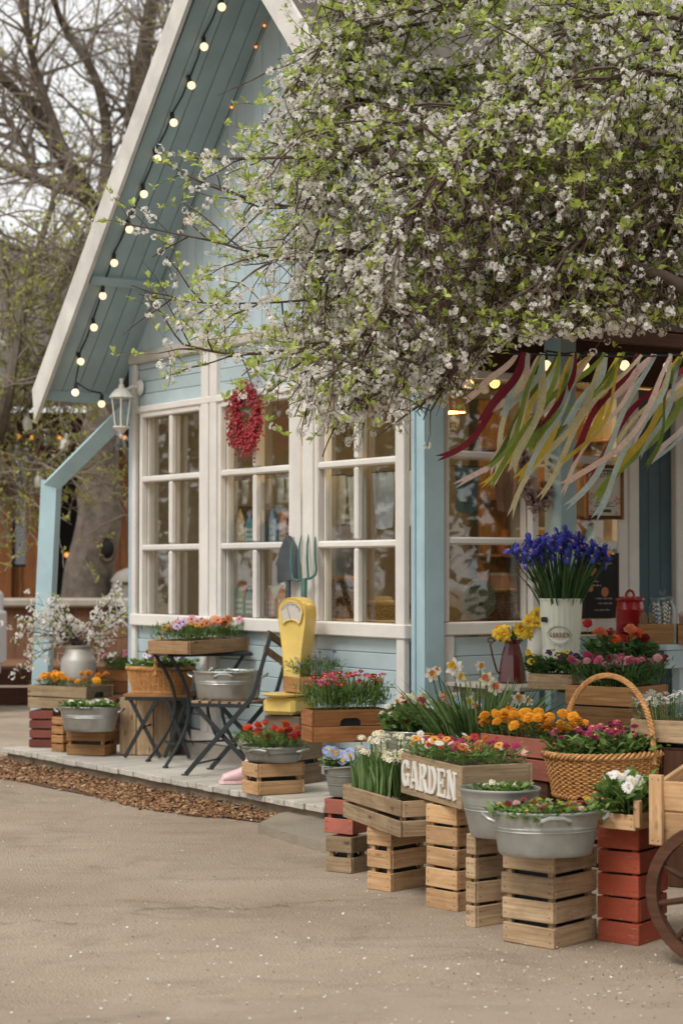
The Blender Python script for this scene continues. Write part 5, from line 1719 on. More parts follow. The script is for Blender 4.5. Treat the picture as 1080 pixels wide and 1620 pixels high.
LEAFT = {
    'ovate': ([(0, 0, 0), (.38, .26, .06), (.4, 0, -.01), (.38, -.26, .06), (.75, .2, .04), (.78, 0, -.03), (.75, -.2, .04), (1.05, 0, -.1)],
              [(0, 2, 1), (0, 3, 2), (1, 2, 5, 4), (2, 3, 6, 5), (4, 5, 7), (5, 6, 7)]),
    'narrow': ([(0, 0, 0), (.4, .085, .03), (.45, 0, 0), (.4, -.085, .03), (1, 0, -.06)], [(0, 2, 1), (0, 3, 2), (1, 2, 4), (2, 3, 4)]),
}
def foliage(name, parent, n, extent, h, leaf, kind='ovate', mat='leaf_mid', shape='rect', seed=1, lean=0.6, lo=0.15, dome=0.0):
    """leaves through the volume over a container's opening"""
    r = np.random.default_rng(seed)
    u, v = r.uniform(-1, 1, n), r.uniform(-1, 1, n)
    if shape == 'oval':
        a = r.uniform(0, 2 * pi, n); q = np.sqrt(r.random(n)); u, v = q * np.cos(a), q * np.sin(a)
    # clumps
    cl = np.round(n / 38) + 1
    cx = r.uniform(-.9, .9, int(cl)); cy = r.uniform(-.9, .9, int(cl)); ch = r.uniform(.65, 1.1, int(cl))
    i = r.integers(0, int(cl), n)
    k = r.random(n) < 0.65
    if shape == 'oval':
        rr = np.hypot(cx, cy); cx = np.where(rr > .9, cx * .6, cx); cy = np.where(rr > .9, cy * .6, cy)
    u = np.where(k, cx[i] + r.normal(0, .13, n), u); v = np.where(k, cy[i] + r.normal(0, .16, n), v)
    t = r.random(n) ** 0.7
    edge = np.maximum(np.abs(u), np.abs(v))
    z = h * (lo + (1 - lo) * t) * np.where(k, ch[i], 0.85) * (1 - dome * edge ** 2)
    spread = 1 + 0.10 * t
    P = np.stack([u * extent[0] * spread, v * extent[1] * spread, z], -1)
    yaw = np.arctan2(v * extent[1], u * extent[0]) + r.normal(0, 1.2, n)
    pitch = -r.uniform(0.1, 1.25, n) * lean - 0.05
    R = rots(yaw, pitch, r.normal(0, .5, n), leaf * r.uniform(.6, 1.25, n))
    tv, tf = LEAFT[kind]
    return tag(put('foliage', scatter_mesh('foliage', tv, tf, R, P, mat), parent), kind='stuff')
def blades(name, parent, n, extent, h, mat='leaf_blade', shape='oval', seed=1, w=0.009, splay=0.35, droop=0.25, hv=0.35):
    r = random.Random(seed)
    v = []; f = []
    for _ in range(n):
        while True:
            a, b = r.uniform(-1, 1), r.uniform(-1, 1)
            if shape == 'rect' or a * a + b * b < 1: break
        x, y = a * extent[0], b * extent[1]
        hh = h * r.uniform(1 - hv, 1.05)
        dx, dy = a * splay * hh + r.gauss(0, .10) * hh, b * splay * hh + r.gauss(0, .10) * hh
        dr = droop * r.random() ** 2
        yaw = r.uniform(0, pi)
        wx, wy = cos(yaw) * w * r.uniform(.6, 1.2), sin(yaw) * w * r.uniform(.6, 1.2)
        o = len(v); S = 6
        for k in range(S + 1):
            t = k / S
            zz = hh * (t - dr * t ** 3)
            ex = t ** 1.6 * (1 + dr * 1.5 * t)
            q = (1 - t ** 3) * (0.75 + .25 * sin(pi * t))
            cx, cy = x + dx * ex, y + dy * ex
            v += [(cx - wx * q, cy - wy * q, zz), (cx + wx * q, cy + wy * q, zz)]
            if k: f.append((o + 2 * k - 2, o + 2 * k - 1, o + 2 * k + 1, o + 2 * k))
    m = MB(); m.add(v, f)
    return tag(m.build('blade_leaves', mat, parent), kind='stuff')
def blooms(o, heads, n, extent, h, size, shape='rect', seed=1, tilt=0.5, stem='leaf_mid', hj=0.2, z0=0.0, flare=1.0, sr=0.0018, face=0.0, pts=None, name='flower', mind=0.8):
    """single flower heads on stems; heads: meshes to draw from"""
    r = random.Random(seed)
    ms = MB(); got = []
    tries = 0
    while len(got) < n and tries < n * 40:
        tries += 1
        a, b = r.uniform(-1, 1), r.uniform(-1, 1)
        if shape == 'oval' and a * a + b * b > 1: continue
        x, y = a * extent[0] * flare, b * extent[1] * flare
        if any((x - g[0]) ** 2 + (y - g[1]) ** 2 < (size * mind) ** 2 for g in got) and tries < n * 20: continue
        got.append((x, y))
        z = h * (1 + r.uniform(-hj, hj))
        hd = heads[r.randrange(len(heads))]
        tx, ty = r.gauss(0, tilt * .5), r.gauss(0, tilt * .5) + face   # positive x-turn leans the face back
        s = size * r.choice((r.uniform(.85, 1.18), r.uniform(.85, 1.18), r.uniform(.55, .85)))
        # lean towards the viewer by face (radians), the parent's own turn undone
        pz = o.rotation_euler.z
        e = Euler((face + r.gauss(0, tilt), r.gauss(0, tilt), -pz + r.gauss(0, .3)), 'XYZ') if face else Euler((r.gauss(0, tilt), r.gauss(0, tilt), r.uniform(0, 6.28)))
        q = e.to_matrix()
        if face:
            q = Matrix.Rotation(-pz + r.gauss(0, .5), 3, 'Z') @ Matrix.Rotation(face + r.gauss(0, tilt), 3, 'X') @ Matrix.Rotation(r.uniform(0, 6.28) if kind_round(hd) else r.gauss(pi, .4), 3, 'Z')
        ob = put(name, hd, o, (x, y, z0 + z), q.to_euler(), (s, s, s))
        bx_, by_ = x / flare * .9, y / flare * .9
        ms.tube([(bx_, by_, z0), ((bx_ + x) / 2, (by_ + y) / 2, z0 + z * .55), (x, y, z0 + z)], sr, 4, caps=False)
    if ms.f:
        tag(ms.build('stem', stem, o), kind='stuff')
def kind_round(hd): return not hd.name.startswith('pansy')
def planting(name, label, C, z, rz=0.0, cat='flowers'):
    return thing(name, label, cat, (C[0], C[1], z), rz)
def inbox(name, label, info, frac=0.92, cat='flowers'):
    """a planting in a crate: returns thing and half extents"""
    o, C, L, R, zt = info
    return planting(name, label, C, zt - 0.02, o.rotation_euler.z, cat), (L / 2 * frac, R / 2 * frac)

# ---- right-hand display
o = planting('pansies', 'pale blue pansies with yellow eyes in the small zinc bucket', INFO['pansy'][0], INFO['pansy'][1] - 0.015)
foliage('', o, 220, (.10, .10), .06, .035, mat='leaf_mid', shape='oval', seed=2)
blooms(o, [head('pansy', 'p_sky', 'eye_purple'), head('pansy', 'p_sky', 'eye_yellow')], 17, (.10, .10), .065, .032, 'oval', 3, .25, hj=.4, face=1.05)
o, ex = inbox('narcissus', 'cream white narcissus in the weathered two-slat crate', INFO['narc'])
o.location += Vector((-.07, .19, 0)) * .62
ex = (ex[0] * .62, ex[1])
blades('', o, 260, (ex[0], ex[1] * .9), .21, 'leaf_blade', 'rect', 4, .008, .06, .15)
blooms(o, [head('cluster', 'p_cream', 'p_cream'), head('cluster', 'p_white', 'p_yellow')], 34, (ex[0], ex[1]), .21, .032, 'rect', 5, .4, hj=.28, flare=1.05, stem='leaf_blade', sr=.003)
o, ex = inbox('gazanias', 'mixed white, rust and pink daisies in the GARDEN box', INFO['garden'])
foliage('', o, 1500, ex, .075, .04, 'narrow', 'leaf_mid', seed=6)
blooms(o, [head('daisy', 'p_white', 'eye_yellow'), head('daisy', 'p_pink', 'eye_yellow'), head('daisy', 'p_rust', 'eye_brown'), head('daisy', 'p_red', 'eye_brown'), head('daisy', 'p_amber', 'eye_brown'), head('button', 'p_wine', 'p_wine')], 84, ex, .075, .0205, 'rect', 7, .35, hj=.3, face=.55)
o = planting('seedlings', 'few green shoots in the plain round zinc tub', INFO['plainb'][0], INFO['plainb'][1] - 0.03)
foliage('', o, 260, (.12, .10), .05, .035, mat='leaf_mid', shape='oval', seed=8)
blooms(o, [head('cluster', 'p_cream', 'p_cream')], 5, (.07, .07), .05, .018, 'oval', 9, .3)
o = planting('wallflowers', 'small red and pink blooms in the big oval zinc tub', INFO['bigtub'][0], INFO['bigtub'][1] - 0.03, 0.12)
foliage('', o, 1200, (.19, .135), .06, .03, mat='leaf_mid', shape='oval', seed=10)
blooms(o, [head('button', 'p_red', 'p_red'), head('button', 'p_pink', 'p_pink'), head('button', 'p_deepred', 'p_deepred'), head('button', 'p_yellow', 'p_yellow')], 44, (.18, .125), .06, .0135, 'oval', 11, .35, hj=.3)
o, ex = inbox('bellis_daisies', 'white and pink daisies in the small pine tray crate', INFO['bellis_w'], .95)
foliage('', o, 800, ex, .12, .055, mat='leaf_mid', seed=12, lean=.9)
blooms(o, [head('daisy', 'p_white', 'eye_yellow'), head('daisy', 'p_white', 'p_pink'), head('button', 'p_white', 'eye_yellow')], 9, ex, .13, .023, 'rect', 13, .3, hj=.25, face=.75, flare=1.1)
o, ex = inbox('marigolds', 'bright orange marigolds in the red-brown plank box', INFO['marig'], .97)
foliage('', o, 1500, ex, .085, .03, 'narrow', 'leaf_dark', seed=14)
blooms(o, [head('pompon', 'p_orange')], 54, ex, .085, .0265, 'rect', 15, .4, hj=.45, flare=1.12, face=.35, mind=1.3)
o = planting('crimson_daisies', 'crimson button daisies in the large handled basket', INFO['bigbasket'][0], INFO['bigbasket'][1] - 0.03, .85)
foliage('', o, 1900, (.335, .215), .10, .045, mat='leaf_mid', shape='oval', seed=16, lean=.8)
blooms(o, [head('button', 'p_wine', 'eye_yellow'), head('button', 'p_hotpink', 'eye_yellow'), head('button', 'p_wine', 'p_wine')], 74, (.32, .20), .11, .021, 'oval', 17, .35, hj=.35, face=.4)
o, ex = inbox('ranunculus', 'pink, red and orange ranunculus in the large brown box', INFO['ranun'], .97)
foliage('', o, 1900, ex, .135, .06, 'narrow', 'leaf_dark', seed=18, lean=1.1)
blooms(o, [head('pompon', 'p_hotpink'), head('pompon', 'p_pink'), head('pompon', 'p_wine')], 64, (ex[0], ex[1]), .14, .023, 'rect', 19, .3, hj=.18, flare=1.06, face=.35)
orr = at_d(985, 1020, 10.0)
pot = bucket('dark plastic pot of orange ranunculus behind the pink ones', (orr.x, orr.y), 0.73, 0.10, 0.13, 'black_plastic', 'plant_pot', handle=False, ribs=False, cat='pot')
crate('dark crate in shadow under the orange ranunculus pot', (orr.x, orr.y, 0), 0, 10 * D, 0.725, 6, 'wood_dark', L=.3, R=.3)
o = planting('orange_ranunculus', 'orange and scarlet ranunculus standing above the pink ones', (orr.x, orr.y), 0.85)
foliage('', o, 650, (.17, .13), .16, .055, 'ovate', 'leaf_dark', 'oval', 20)
blooms(o, [head('pompon', 'p_flame'), head('pompon', 'p_coral'), head('pompon', 'p_flame'), head('pompon', 'p_deepred')], 12, (.13, .09), .19, .042, 'oval', 21, .3, hj=.28, face=.5)
rp = at_d(929, 1012, 10.3)
o = planting('red_ranunculus', 'single red flower on a tall thin stem before the iris bucket', (rp.x, rp.y), 0.84)
blooms(o, [head('pompon', 'p_red')], 1, (.001, .001), .26, .03, 'oval', 22, .1, hj=0, face=.9)
foliage('', o, 60, (.05, .04), .16, .03, 'narrow', 'leaf_dark', 'oval', 23)
o, ex = inbox('pansies', 'yellow and near-black pansies in the small pale box', INFO['pansybox'], 1.0)
foliage('', o, 650, (ex[0], ex[1]), .10, .045, mat='leaf_dark', seed=24)
blooms(o, [head('pansy', 'p_yellow', 'eye_dark'), head('pansy', 'p_violet', 'eye_dark'), head('pansy', 'p_white', 'eye_dark'), head('pansy', 'p_yellow', 'eye_yellow'), head('pansy', 'p_violet', 'eye_purple')], 24, ex, .105, .024, 'rect', 25, .25, hj=.3, flare=1.15, face=1.1)
o, ex = inbox('alyssum', 'mass of tiny white flowers in the pale box at the right edge', INFO['alys'], 1.0)
foliage('', o, 500, ex, .10, .03, 'narrow', 'leaf_grey', seed=26)
blooms(o, [head('umbel', 'p_white')], 60, ex, .105, .022, 'rect', 27, .4, hj=.3, flare=1.1)
o = planting('stocks', 'pink, red and cream blooms in the round zinc tub', INFO['stock'][0], INFO['stock'][1] - 0.02)
foliage('', o, 900, (.17, .15), .13, .055, mat='leaf_mid', shape='oval', seed=28, lean=1.0)
blooms(o, [head('pompon', 'p_cream'), head('pompon', 'p_white'), head('button', 'p_red', 'p_red'), head('button', 'p_hotpink', 'p_hotpink'), head('pompon', 'p_cream'), head('daffodil', 'p_cream', 'p_coral')], 62, (.18, .15), .145, .023, 'oval', 29, .4, hj=.4, flare=1.05, face=.5)
o = planting('white_daffodils', 'tall white daffodils with orange cups behind the GARDEN box', INFO['daff'][0], INFO['daff'][1] - 0.03)
blades('', o, 330, (.20, .12), .40, 'leaf_blade', 'oval', 30, .010, .62, .5)
blooms(o, [head('daffodil', 'p_white', 'p_yellow'), head('daffodil', 'p_white', 'p_amber'), head('daffodil', 'p_cream', 'p_coral')], 15, (.17, .11), .34, .042, 'oval', 31, .25, hj=.3, flare=1.5, face=1.15, stem='leaf_blade', sr=.003)
o = planting('blue_irises', 'big bunch of deep blue irises in the tall cream bucket', INFO['iris'][0], INFO['iris'][1] - 0.16)
r = random.Random(5); ms = MB()
for k in range(62):
    a = r.uniform(0, 2 * pi); q = sqrt(r.random())
    bx0, by0 = .085 * q * cos(a), .085 * q * sin(a)
    tx, ty = .285 * q * cos(a), .17 * q * sin(a)
    tz = .16 + .30 + r.uniform(-.065, .06) - .05 * q + (.02 if q < .4 else 0)
    ms.tube([(bx0 * .9, by0 * .9, 0), (bx0 + (tx - bx0) * .35, by0 + (ty - by0) * .35, .25), (bx0 + (tx - bx0) * .7, by0 + (ty - by0) * .7, tz * .75), (tx, ty, tz)], .0038, 5, caps=False)
    s = r.uniform(.034, .046)
    put('flower', head('iris', 'p_iris', 'eye_yellow'), o, (tx, ty, tz), (r.gauss(.25, .3), r.gauss(.35 * cos(a) * q, .25), r.uniform(0, 6.28)), (s, s, s))
tag(ms.build('stem', 'leaf_iris', o), kind='stuff')
blades('', o, 130, (.085, .085), .50, 'leaf_iris', 'oval', 33, .008, .40, .2)
def bunch(name, label, C, z, kinds, n, spread, hgt, size, seed, face=1.1, side=0.0):
    o = planting(name, label, C, z)
    r = random.Random(seed); ms = MB()
    for k in range(n):
        a = r.uniform(0, 2 * pi); q = sqrt(r.random())
        tx, ty, tz = spread * q * cos(a) + side, spread * .7 * q * sin(a), hgt * r.uniform(.75, 1.1) - .04 * q
        ms.tube([(0, 0, -.12), (tx * .25, ty * .25, tz * .3), (tx, ty, tz)], .003, 5, caps=False)
        s = size * r.uniform(.85, 1.15)
        q_ = Matrix.Rotation(r.gauss(atan2(tx, spread) * .9, .35), 3, 'Z') @ Matrix.Rotation(face + r.gauss(0, .3), 3, 'X')
        put('flower', kinds[k % len(kinds)], o, (tx, ty, tz), q_.to_euler(), (s, s, s))
    tag(ms.build('stem', 'leaf_blade', o), kind='stuff')
    blades('', o, 12, (.03, .03), hgt * 1.3, 'leaf_iris', 'oval', seed, .006, 1.3, .3)
    return o
dd = [head('double', 'p_yellow', 'p_orange'), head('daffodil', 'p_yellow', 'p_orange'), head('double', 'p_yellow', 'p_yellow')]
bunch('yellow_daffodils', 'yellow double daffodils with orange hearts in the maroon jug', INFO['jug'][0], INFO['jug'][1], dd, 8, .125, .075, .045, 41)
bunch('yellow_daffodils', 'dense yellow daffodils in the white pitcher beside the irises', INFO['pitcher'][0], INFO['pitcher'][1] - .01, [head('double', 'p_yellow', 'p_yellow'), head('double', 'p_yellow', 'p_amber')], 13, .105, .085, .048, 42)

# ---- on the deck
o, ex = inbox('marigolds', 'yellow-orange marigolds in the weathered box with hand hole', INFO['marig2'], .97)
foliage('', o, 900, ex, .07, .03, 'narrow', 'leaf_dark', seed=50)
blooms(o, [head('pompon', 'p_orange'), head('pompon', 'p_orange'), head('pompon', 'p_amber')], 22, ex, .072, .032, 'rect', 51, .3, hj=.45, face=.4, mind=1.5)
o = planting('daisies', 'small white daisies in the oval tub at the deck end', INFO['tub2'][0], INFO['tub2'][1] - .02, -.1)
foliage('', o, 420, (.19, .12), .055, .045, mat='leaf_mid', shape='oval', seed=52)
blooms(o, [head('daisy', 'p_white', 'eye_yellow'), head('button', 'p_white', 'p_pink')], 16, (.18, .11), .06, .02, 'oval', 53, .3, hj=.3, face=.5)
o, ex = inbox('carnations', 'pink carnations over grey-green leaves in the two-plank box', INFO['dian'], .98)
foliage('', o, 1000, ex, .12, .05, 'narrow', 'leaf_mid', seed=54, lean=1.2)
blooms(o, [head('pompon', 'p_pink'), head('pompon', 'p_hotpink'), head('pompon', 'p_pink')], 24, ex, .125, .026, 'rect', 55, .3, hj=.15, flare=1.05)
o = planting('pansies', 'mixed yellow and mauve pansies in the honey wicker basket', INFO['basket2'][0], INFO['basket2'][1] - .03, -.12)
foliage('', o, 560, (.20, .135), .085, .045, mat='leaf_mid', shape='oval', seed=56)
blooms(o, [head('pansy', 'p_yellow', 'eye_dark'), head('pansy', 'p_lilac', 'eye_purple'), head('pansy', 'p_violet', 'eye_dark'), head('pansy', 'p_white', 'eye_purple')], 24, (.19, .125), .09, .024, 'oval', 57, .3, hj=.35, face=1.0)
o, ex = inbox('osteospermum', 'pink, amber and rust daisies in the tray on the bistro table', INFO['tray'], .93)
foliage('', o, 2300, ex, .115, .042, 'narrow', 'leaf_mid', seed=58, lean=1.1)
blooms(o, [head('daisy', 'p_pink', 'eye_purple'), head('daisy', 'p_amber', 'eye_brown'), head('daisy', 'p_rust', 'eye_brown'), head('daisy', 'p_lilac', 'eye_purple'), head('daisy', 'p_coral', 'eye_brown')], 48, ex, .12, .029, 'rect', 59, .35, hj=.22, flare=1.02, face=.8)
o = planting('silver_plants', 'pale grey-green ground cover in the tub on the chair', INFO['tubchair'][0], INFO['tubchair'][1] - .025, -.1)
foliage('', o, 900, (.20, .15), .04, .024, 'narrow', 'leaf_grey', 'oval', 60)
blooms(o, [head('umbel', 'p_white')], 22, (.18, .13), .038, .012, 'oval', 61, .3)
o = planting('marigolds', 'red-orange marigolds in the shallow pan on the deck edge', INFO['redmar'][0], INFO['redmar'][1] - .02, -.5)
foliage('', o, 2000, (.20, .165), .125, .038, 'narrow', 'leaf_mid', 'oval', 62, dome=.3)
blooms(o, [head('pompon', 'p_redor'), head('pompon', 'p_redor'), head('pompon', 'p_red')], 18, (.18, .14), .13, .029, 'oval', 63, .3, hj=.3, face=.4, mind=1.5)
o, ex = inbox('seedlings', 'blue and wine small flowers in the box on the yellow scale', INFO['scalebox'], 1.0)
foliage('', o, 650, (ex[0] * 1.05, ex[1] * 1.05), .12, .035, 'narrow', 'leaf_dark', seed=64, lean=1.1)
blooms(o, [head('button', 'p_wine', 'p_wine'), head('button', 'p_sky', 'p_sky'), head('button', 'p_hotpink', 'p_hotpink'), head('button', 'p_sky', 'p_sky')], 26, ex, .125, .0135, 'rect', 65, .35, hj=.3, flare=1.15)
o, ex = inbox('crimson_daisies', 'crimson daisies on fine green stems in the oiled pine crate', INFO['reddaisy'], .97)
foliage('', o, 2200, ex, .16, .045, 'narrow', 'leaf_mid', seed=66, lean=1.35)
blooms(o, [head('daisy', 'p_wine', 'eye_yellow'), head('daisy', 'p_deepred', 'eye_yellow'), head('daisy', 'p_hotpink', 'eye_brown')], 62, ex, .185, .0185, 'rect', 67, .35, hj=.18, flare=1.08, face=.6)
# weeds at the deck edge
for k, (px, py) in enumerate(((287, 1243), (78, 1202))):
    w = on_z(px, py, 0.02)
    o = thing('grass_tuft', ('green grass tuft in the mulch before the bistro chair', 'green grass tuft under the left end of the deck')[k], 'weed', w)
    blades('', o, 26, (.03, .02), .075, 'leaf_spring', 'oval', 70 + k, .004, .8, .3)

# milk can blossom branches
def blossom_template(nf=5, seed=3):
    """a small cluster of five-petalled blossoms, radius about 1"""
    r = random.Random(seed); m = MB()
    for k in range(nf):
        d = Vector((r.gauss(0, 1), r.gauss(0, 1), r.gauss(.2, .8))).normalized()
        q = d.to_track_quat('Z', 'Y').to_matrix().to_4x4()
        mt = Matrix.Translation(d * r.uniform(.35, .75)) @ q @ Matrix.Rotation(r.uniform(0, 6.28), 4, 'Z')
        for j in range(5):
            a = 2 * pi * j / 5; c, s = cos(a), sin(a)
            R_ = .38
            def P(rr, u, z): return mt @ Vector((rr * c - u * s, rr * s + u * c, z))
            m.add([tuple(P(.02, 0, 0)), tuple(P(R_ * .55, R_ * .38, .1)), tuple(P(R_, R_ * .2, .14)), tuple(P(R_, -R_ * .2, .14)), tuple(P(R_ * .55, -R_ * .38, .1))], [(0, 1, 2, 3, 4)], 0)
        m.add([tuple(mt @ Vector((.09 * cos(a), .09 * sin(a), .1))) for a in (0, 1.57, 3.14, 4.71)], [(0, 1, 2, 3)], 1)
    return m
o = planting('blossom_branches', 'long white blossom branches spreading from the milk can', INFO['can'][0], INFO['can'][1] - .1, cat='branches')
r = random.Random(9); mbk = MB(); bp = []; lp = []
for k in range(26):
    side = r.choice((-1, -1, 1)) if k > 3 else (-1, 1)[k % 2]
    L = r.uniform(.28, .62)
    el = r.uniform(.05, .8) if k % 4 else r.uniform(.8, 1.3)
    dr = Vector((side * cos(el), r.uniform(-.5, .3), sin(el)))
    p = Vector((r.uniform(-.05, .05), r.uniform(-.05, .05), 0)); pts = [p.copy()]
    p = p + Vector((0, 0, .13)); pts.append(p.copy())
    for j in range(8):
        dr = (dr + Vector((r.gauss(0, .14), r.gauss(0, .12), r.gauss(-.03, .12)))).normalized()
        p = p + dr * L / 8; pts.append(p.copy())
        if j > 0:
            for q in range(r.randint(1, 3)):
                e = p + Vector((r.gauss(0, .035), r.gauss(0, .035), r.gauss(.01, .035)))
                mbk.tube([p, e], [.002, .0012], 3, caps=False)
                (bp if r.random() < .8 else lp).append(e)
    mbk.tube(pts, [.006 - .0048 * i / len(pts) for i in range(len(pts))], 5, caps=False)
mbk.build('branch', 'twig', o)
t1 = blossom_template(5, 3)
bp = np.array([tuple(b) for b in bp]); lp = np.array([tuple(b) for b in lp])
N = len(bp)
tag(put('blossom', scatter_mesh('blossom', t1.v, t1.f, rots(nrg.uniform(0, 6.28, N), nrg.uniform(-1, 1, N), nrg.uniform(-1, 1, N), nrg.uniform(.026, .038, N)), bp, ['blossom', 'blossom_eye'], t1.m), o), kind='stuff')
lp = np.repeat(lp, 3, 0); N = len(lp)
tv, tf = LEAFT['ovate']
tag(put('leaf', scatter_mesh('leaf', tv, tf, rots(nrg.uniform(0, 6.28, N), -nrg.uniform(0, 1.2, N), nrg.normal(0, .4, N), nrg.uniform(.02, .035, N)), lp, 'leaf_spring'), o), kind='stuff')
# ================================================================== lantern, wreath, lights, ribbons, signs, things inside
# wall lantern
lp_ = H2W(w1x(218), -0.0, 2.66)
ln = thing('wall_lantern', 'white six-sided wall lantern at the left corner of the shop', 'lantern', H2W(w1x(226) , -0.022, 2.70), HROT)
m = MB(); m.lathe([(0.055, 0), (0.058, 0.008), (0.045, 0.02), (0.03, 0.026), (0.001, 0.027)], 16, mtx=Matrix.Translation((0, 0, 0)) @ Matrix.Rotation(pi / 2, 4, 'X')); m.build('backplate', 'lamp_white', ln, smooth=True)
# arm curving out, lamp body hanging from it
LY = -0.155
m = MB(); m.tube([(0, -.02, 0), (0, -.07, .005), (0, -.11, -.02), (0, LY, -.01)], .011, 8); m.build('arm', 'lamp_white', ln, smooth=True)
hx = lambda r, z, n=6: [(r * cos(2 * pi * k / n + pi / 6), LY + r * sin(2 * pi * k / n + pi / 6), z) for k in range(n)]
m = MB(); m.lathe([(0.088, -.085), (0.092, -.08), (0.072, -.05), (0.045, -.022), (0.022, -.01), (0.02, 0.01), (0.01, 0.02), (0.012, 0.035), (0.016, 0.045), (0.01, 0.058), (0.001, 0.06)], 12, c=(0, LY, 0)); m.build('cap', 'lamp_white', ln, smooth=False)
m = MB()
for k in range(6):
    a = 2 * pi * k / 6 + pi / 6
    m.tube([(.074 * cos(a), LY + .074 * sin(a), -.085), (.048 * cos(a), LY + .048 * sin(a), -.285)], .006, 5)
m.build('bar', 'lamp_white', ln)
for k in range(6):
    a0, a1 = 2 * pi * k / 6 + pi / 6, 2 * pi * (k + 1) / 6 + pi / 6
    m = MB(); m.add([(.07 * cos(a0), LY + .07 * sin(a0), -.088), (.07 * cos(a1), LY + .07 * sin(a1), -.088), (.045 * cos(a1), LY + .045 * sin(a1), -.283), (.045 * cos(a0), LY + .045 * sin(a0), -.283)], [(0, 1, 2, 3)])
    m.build('pane', 'jar_glass', ln)
m = MB(); m.lathe([(.06, -.285), (.06, -.295), (.04, -.31), (.02, -.33), (.012, -.34), (.016, -.355), (.008, -.37), (.001, -.375)], 12, c=(0, LY, 0), cap0=True); m.build('finial', 'lamp_white', ln)
m = MB(); m.tube([(0, LY, -.28), (0, LY, -.16)], .012, 8); m.build('bulb_holder', 'dial', ln)

# berry wreath on the middle window
wc = Vector((w1x(404), -0.05, 2.40))
wr = thing('berry_wreath', 'red berry wreath hanging on the middle window', 'wreath', H2W(wc.x, wc.y, wc.z), HROT)
plain('berry', 'a03038', 0.35, vary=0.3, scale=30)
r = random.Random(4)
ico_v, ico_f = [], []
t_ = MB(); t_.sphere((0, 0, 0), 1, 7, 4)
P = []; tw = MB()
for k in range(900):
    a = r.uniform(0, 2 * pi)
    rad = .142 + r.gauss(0, .027) * (1.35 if sin(a) < 0 else .9)
    y = -abs(r.gauss(0.02, .032))
    drop = 0
    P.append((rad * cos(a) * .98, y * .7, rad * sin(a) * 1.15 - max(0, r.gauss(0, .035))))
for k in range(90):
    a = r.uniform(0, 2 * pi); rad = .155
    p = Vector((rad * cos(a), -.02, rad * sin(a) * 1.1))
    e = p * 1.12 + Vector((r.gauss(0, .025), -.02, r.gauss(-.02, .03)))
    tw.tube([p, (p + e) / 2 + Vector((0, -.012, 0)), e], .0016, 3, caps=False)
    for q in range(3): P.append(tuple(e + Vector((r.gauss(0, .012), r.gauss(0, .01), r.gauss(0, .012)))))
tw.tube([(.155 * cos(2 * pi * k / 40), -.012, .155 * sin(2 * pi * k / 40) * 1.1) for k in range(40)], .008, 6, closed=True)
tw.build('twig_ring', 'twig', wr)
P = np.array(P); N = len(P)
tag(put('berry', scatter_mesh('berry', t_.v, t_.f, rots(np.zeros(N), np.zeros(N), np.zeros(N), nrg.uniform(.0065, .0105, N)), P, 'berry', smooth=True), wr), kind='stuff')

# bulbs on cables
def string_lights(name, label, pts, rad, mat, cable_r=0.006, sock=0.035, drop=0.05, group=None, sag=0.02, hang=True):
    o = thing(name, label, 'string lights', pts[0], 0, group)
    base = Vector(pts[0])
    L = []
    for i, p in enumerate(pts):
        q = Vector(p) - base + Vector((0, 0, drop + rad))
        if i:
            mid = (L[-1] + q) / 2 - Vector((0, 0, sag)); L.append(mid)
        L.append(q)
    m = MB(); m.tube(L, cable_r, 5); m.build('cable', 'cable', o)
    sp = MB(); sp.sphere((0, 0, 0), rad, 14, 8); me = sp.mesh('bulb', mat, True)
    sk = MB(); sk.lathe([(rad * .42, rad * .8), (rad * .5, rad * 1.0), (rad * .52, rad * 1.0 + sock), (rad * .3, rad * 1.0 + sock * 1.25)], 10, cap1=True); mk = sk.mesh('socket', 'cable', True)
    for p in pts:
        b = put('bulb', me, o, Vector(p) - base, (r.uniform(-.25, .25), r.uniform(-.35, .1), 0))
        put('socket', mk, b)
    return o
def soffit_pt(px, py, below=0.07):
    """where a picture spot meets the plane a little under the left soffit"""
    c, s = cos(HROT), sin(HROT)
    rr = ray(px, py)
    # house x of the ray: hx = c*(X-HCx)+s*(Y-HCy); soffit z = EAVE_Z + SL*(hx-XL) - below
    A = rr.z - SL * (c * rr.x + s * rr.y)
    B = EAVE_Z - SL * XL - below + SL * (c * -HC.x + s * -HC.y) - CAMZ
    t = B / A
    return Vector((rr.x * t, rr.y * t, CAMZ + rr.z * t))
bp_ = [(351, 11), (323, 74), (303, 135), (275, 194), (249, 251), (228, 307), (205, 363), (181, 416), (163, 468), (149, 518), (128, 572)]
pts = [soffit_pt(x, y, .10) for x, y in bp_]
pts += [at_d(119.5, 621, pts[-1].y - .02), at_d(161, 639, pts[-1].y + .25)]
string_lights('string_lights', 'warm white globe bulbs on black cable along the gable overhang', pts, 0.027, 'bulb')
am = [(416, 40), (393, 72), (350, 167), (331, 241), (284, 345), (246, 450), (217, 498)]
string_lights('fairy_lights', 'tiny amber lights along the gable wall under the roof', [H2W(*(lambda q: (q.x, -.03, q.z))(W2H(at_d(x, y, soffit_pt(x, y, .02).y)))) for x, y in am], 0.009, 'bulb_amber', .003, .008, .006, sag=0)
def eave_pt(px, py, hxv):
    c, s = cos(HROT), sin(HROT)
    rr = ray(px, py)
    t = (hxv + c * HC.x + s * HC.y) / (c * rr.x + s * rr.y)
    return Vector((rr.x * t, rr.y * t, CAMZ + rr.z * t))
pp = [(863, 578), (923, 579), (987, 578), (1056, 580), (1120, 581)]
string_lights('string_lights', 'four warm globe bulbs hanging under the porch eave', [eave_pt(x, y, .75) for x, y in pp], 0.030, 'bulb', sag=.015)
ip = [(741, 608), (782, 606), (818, 604)]
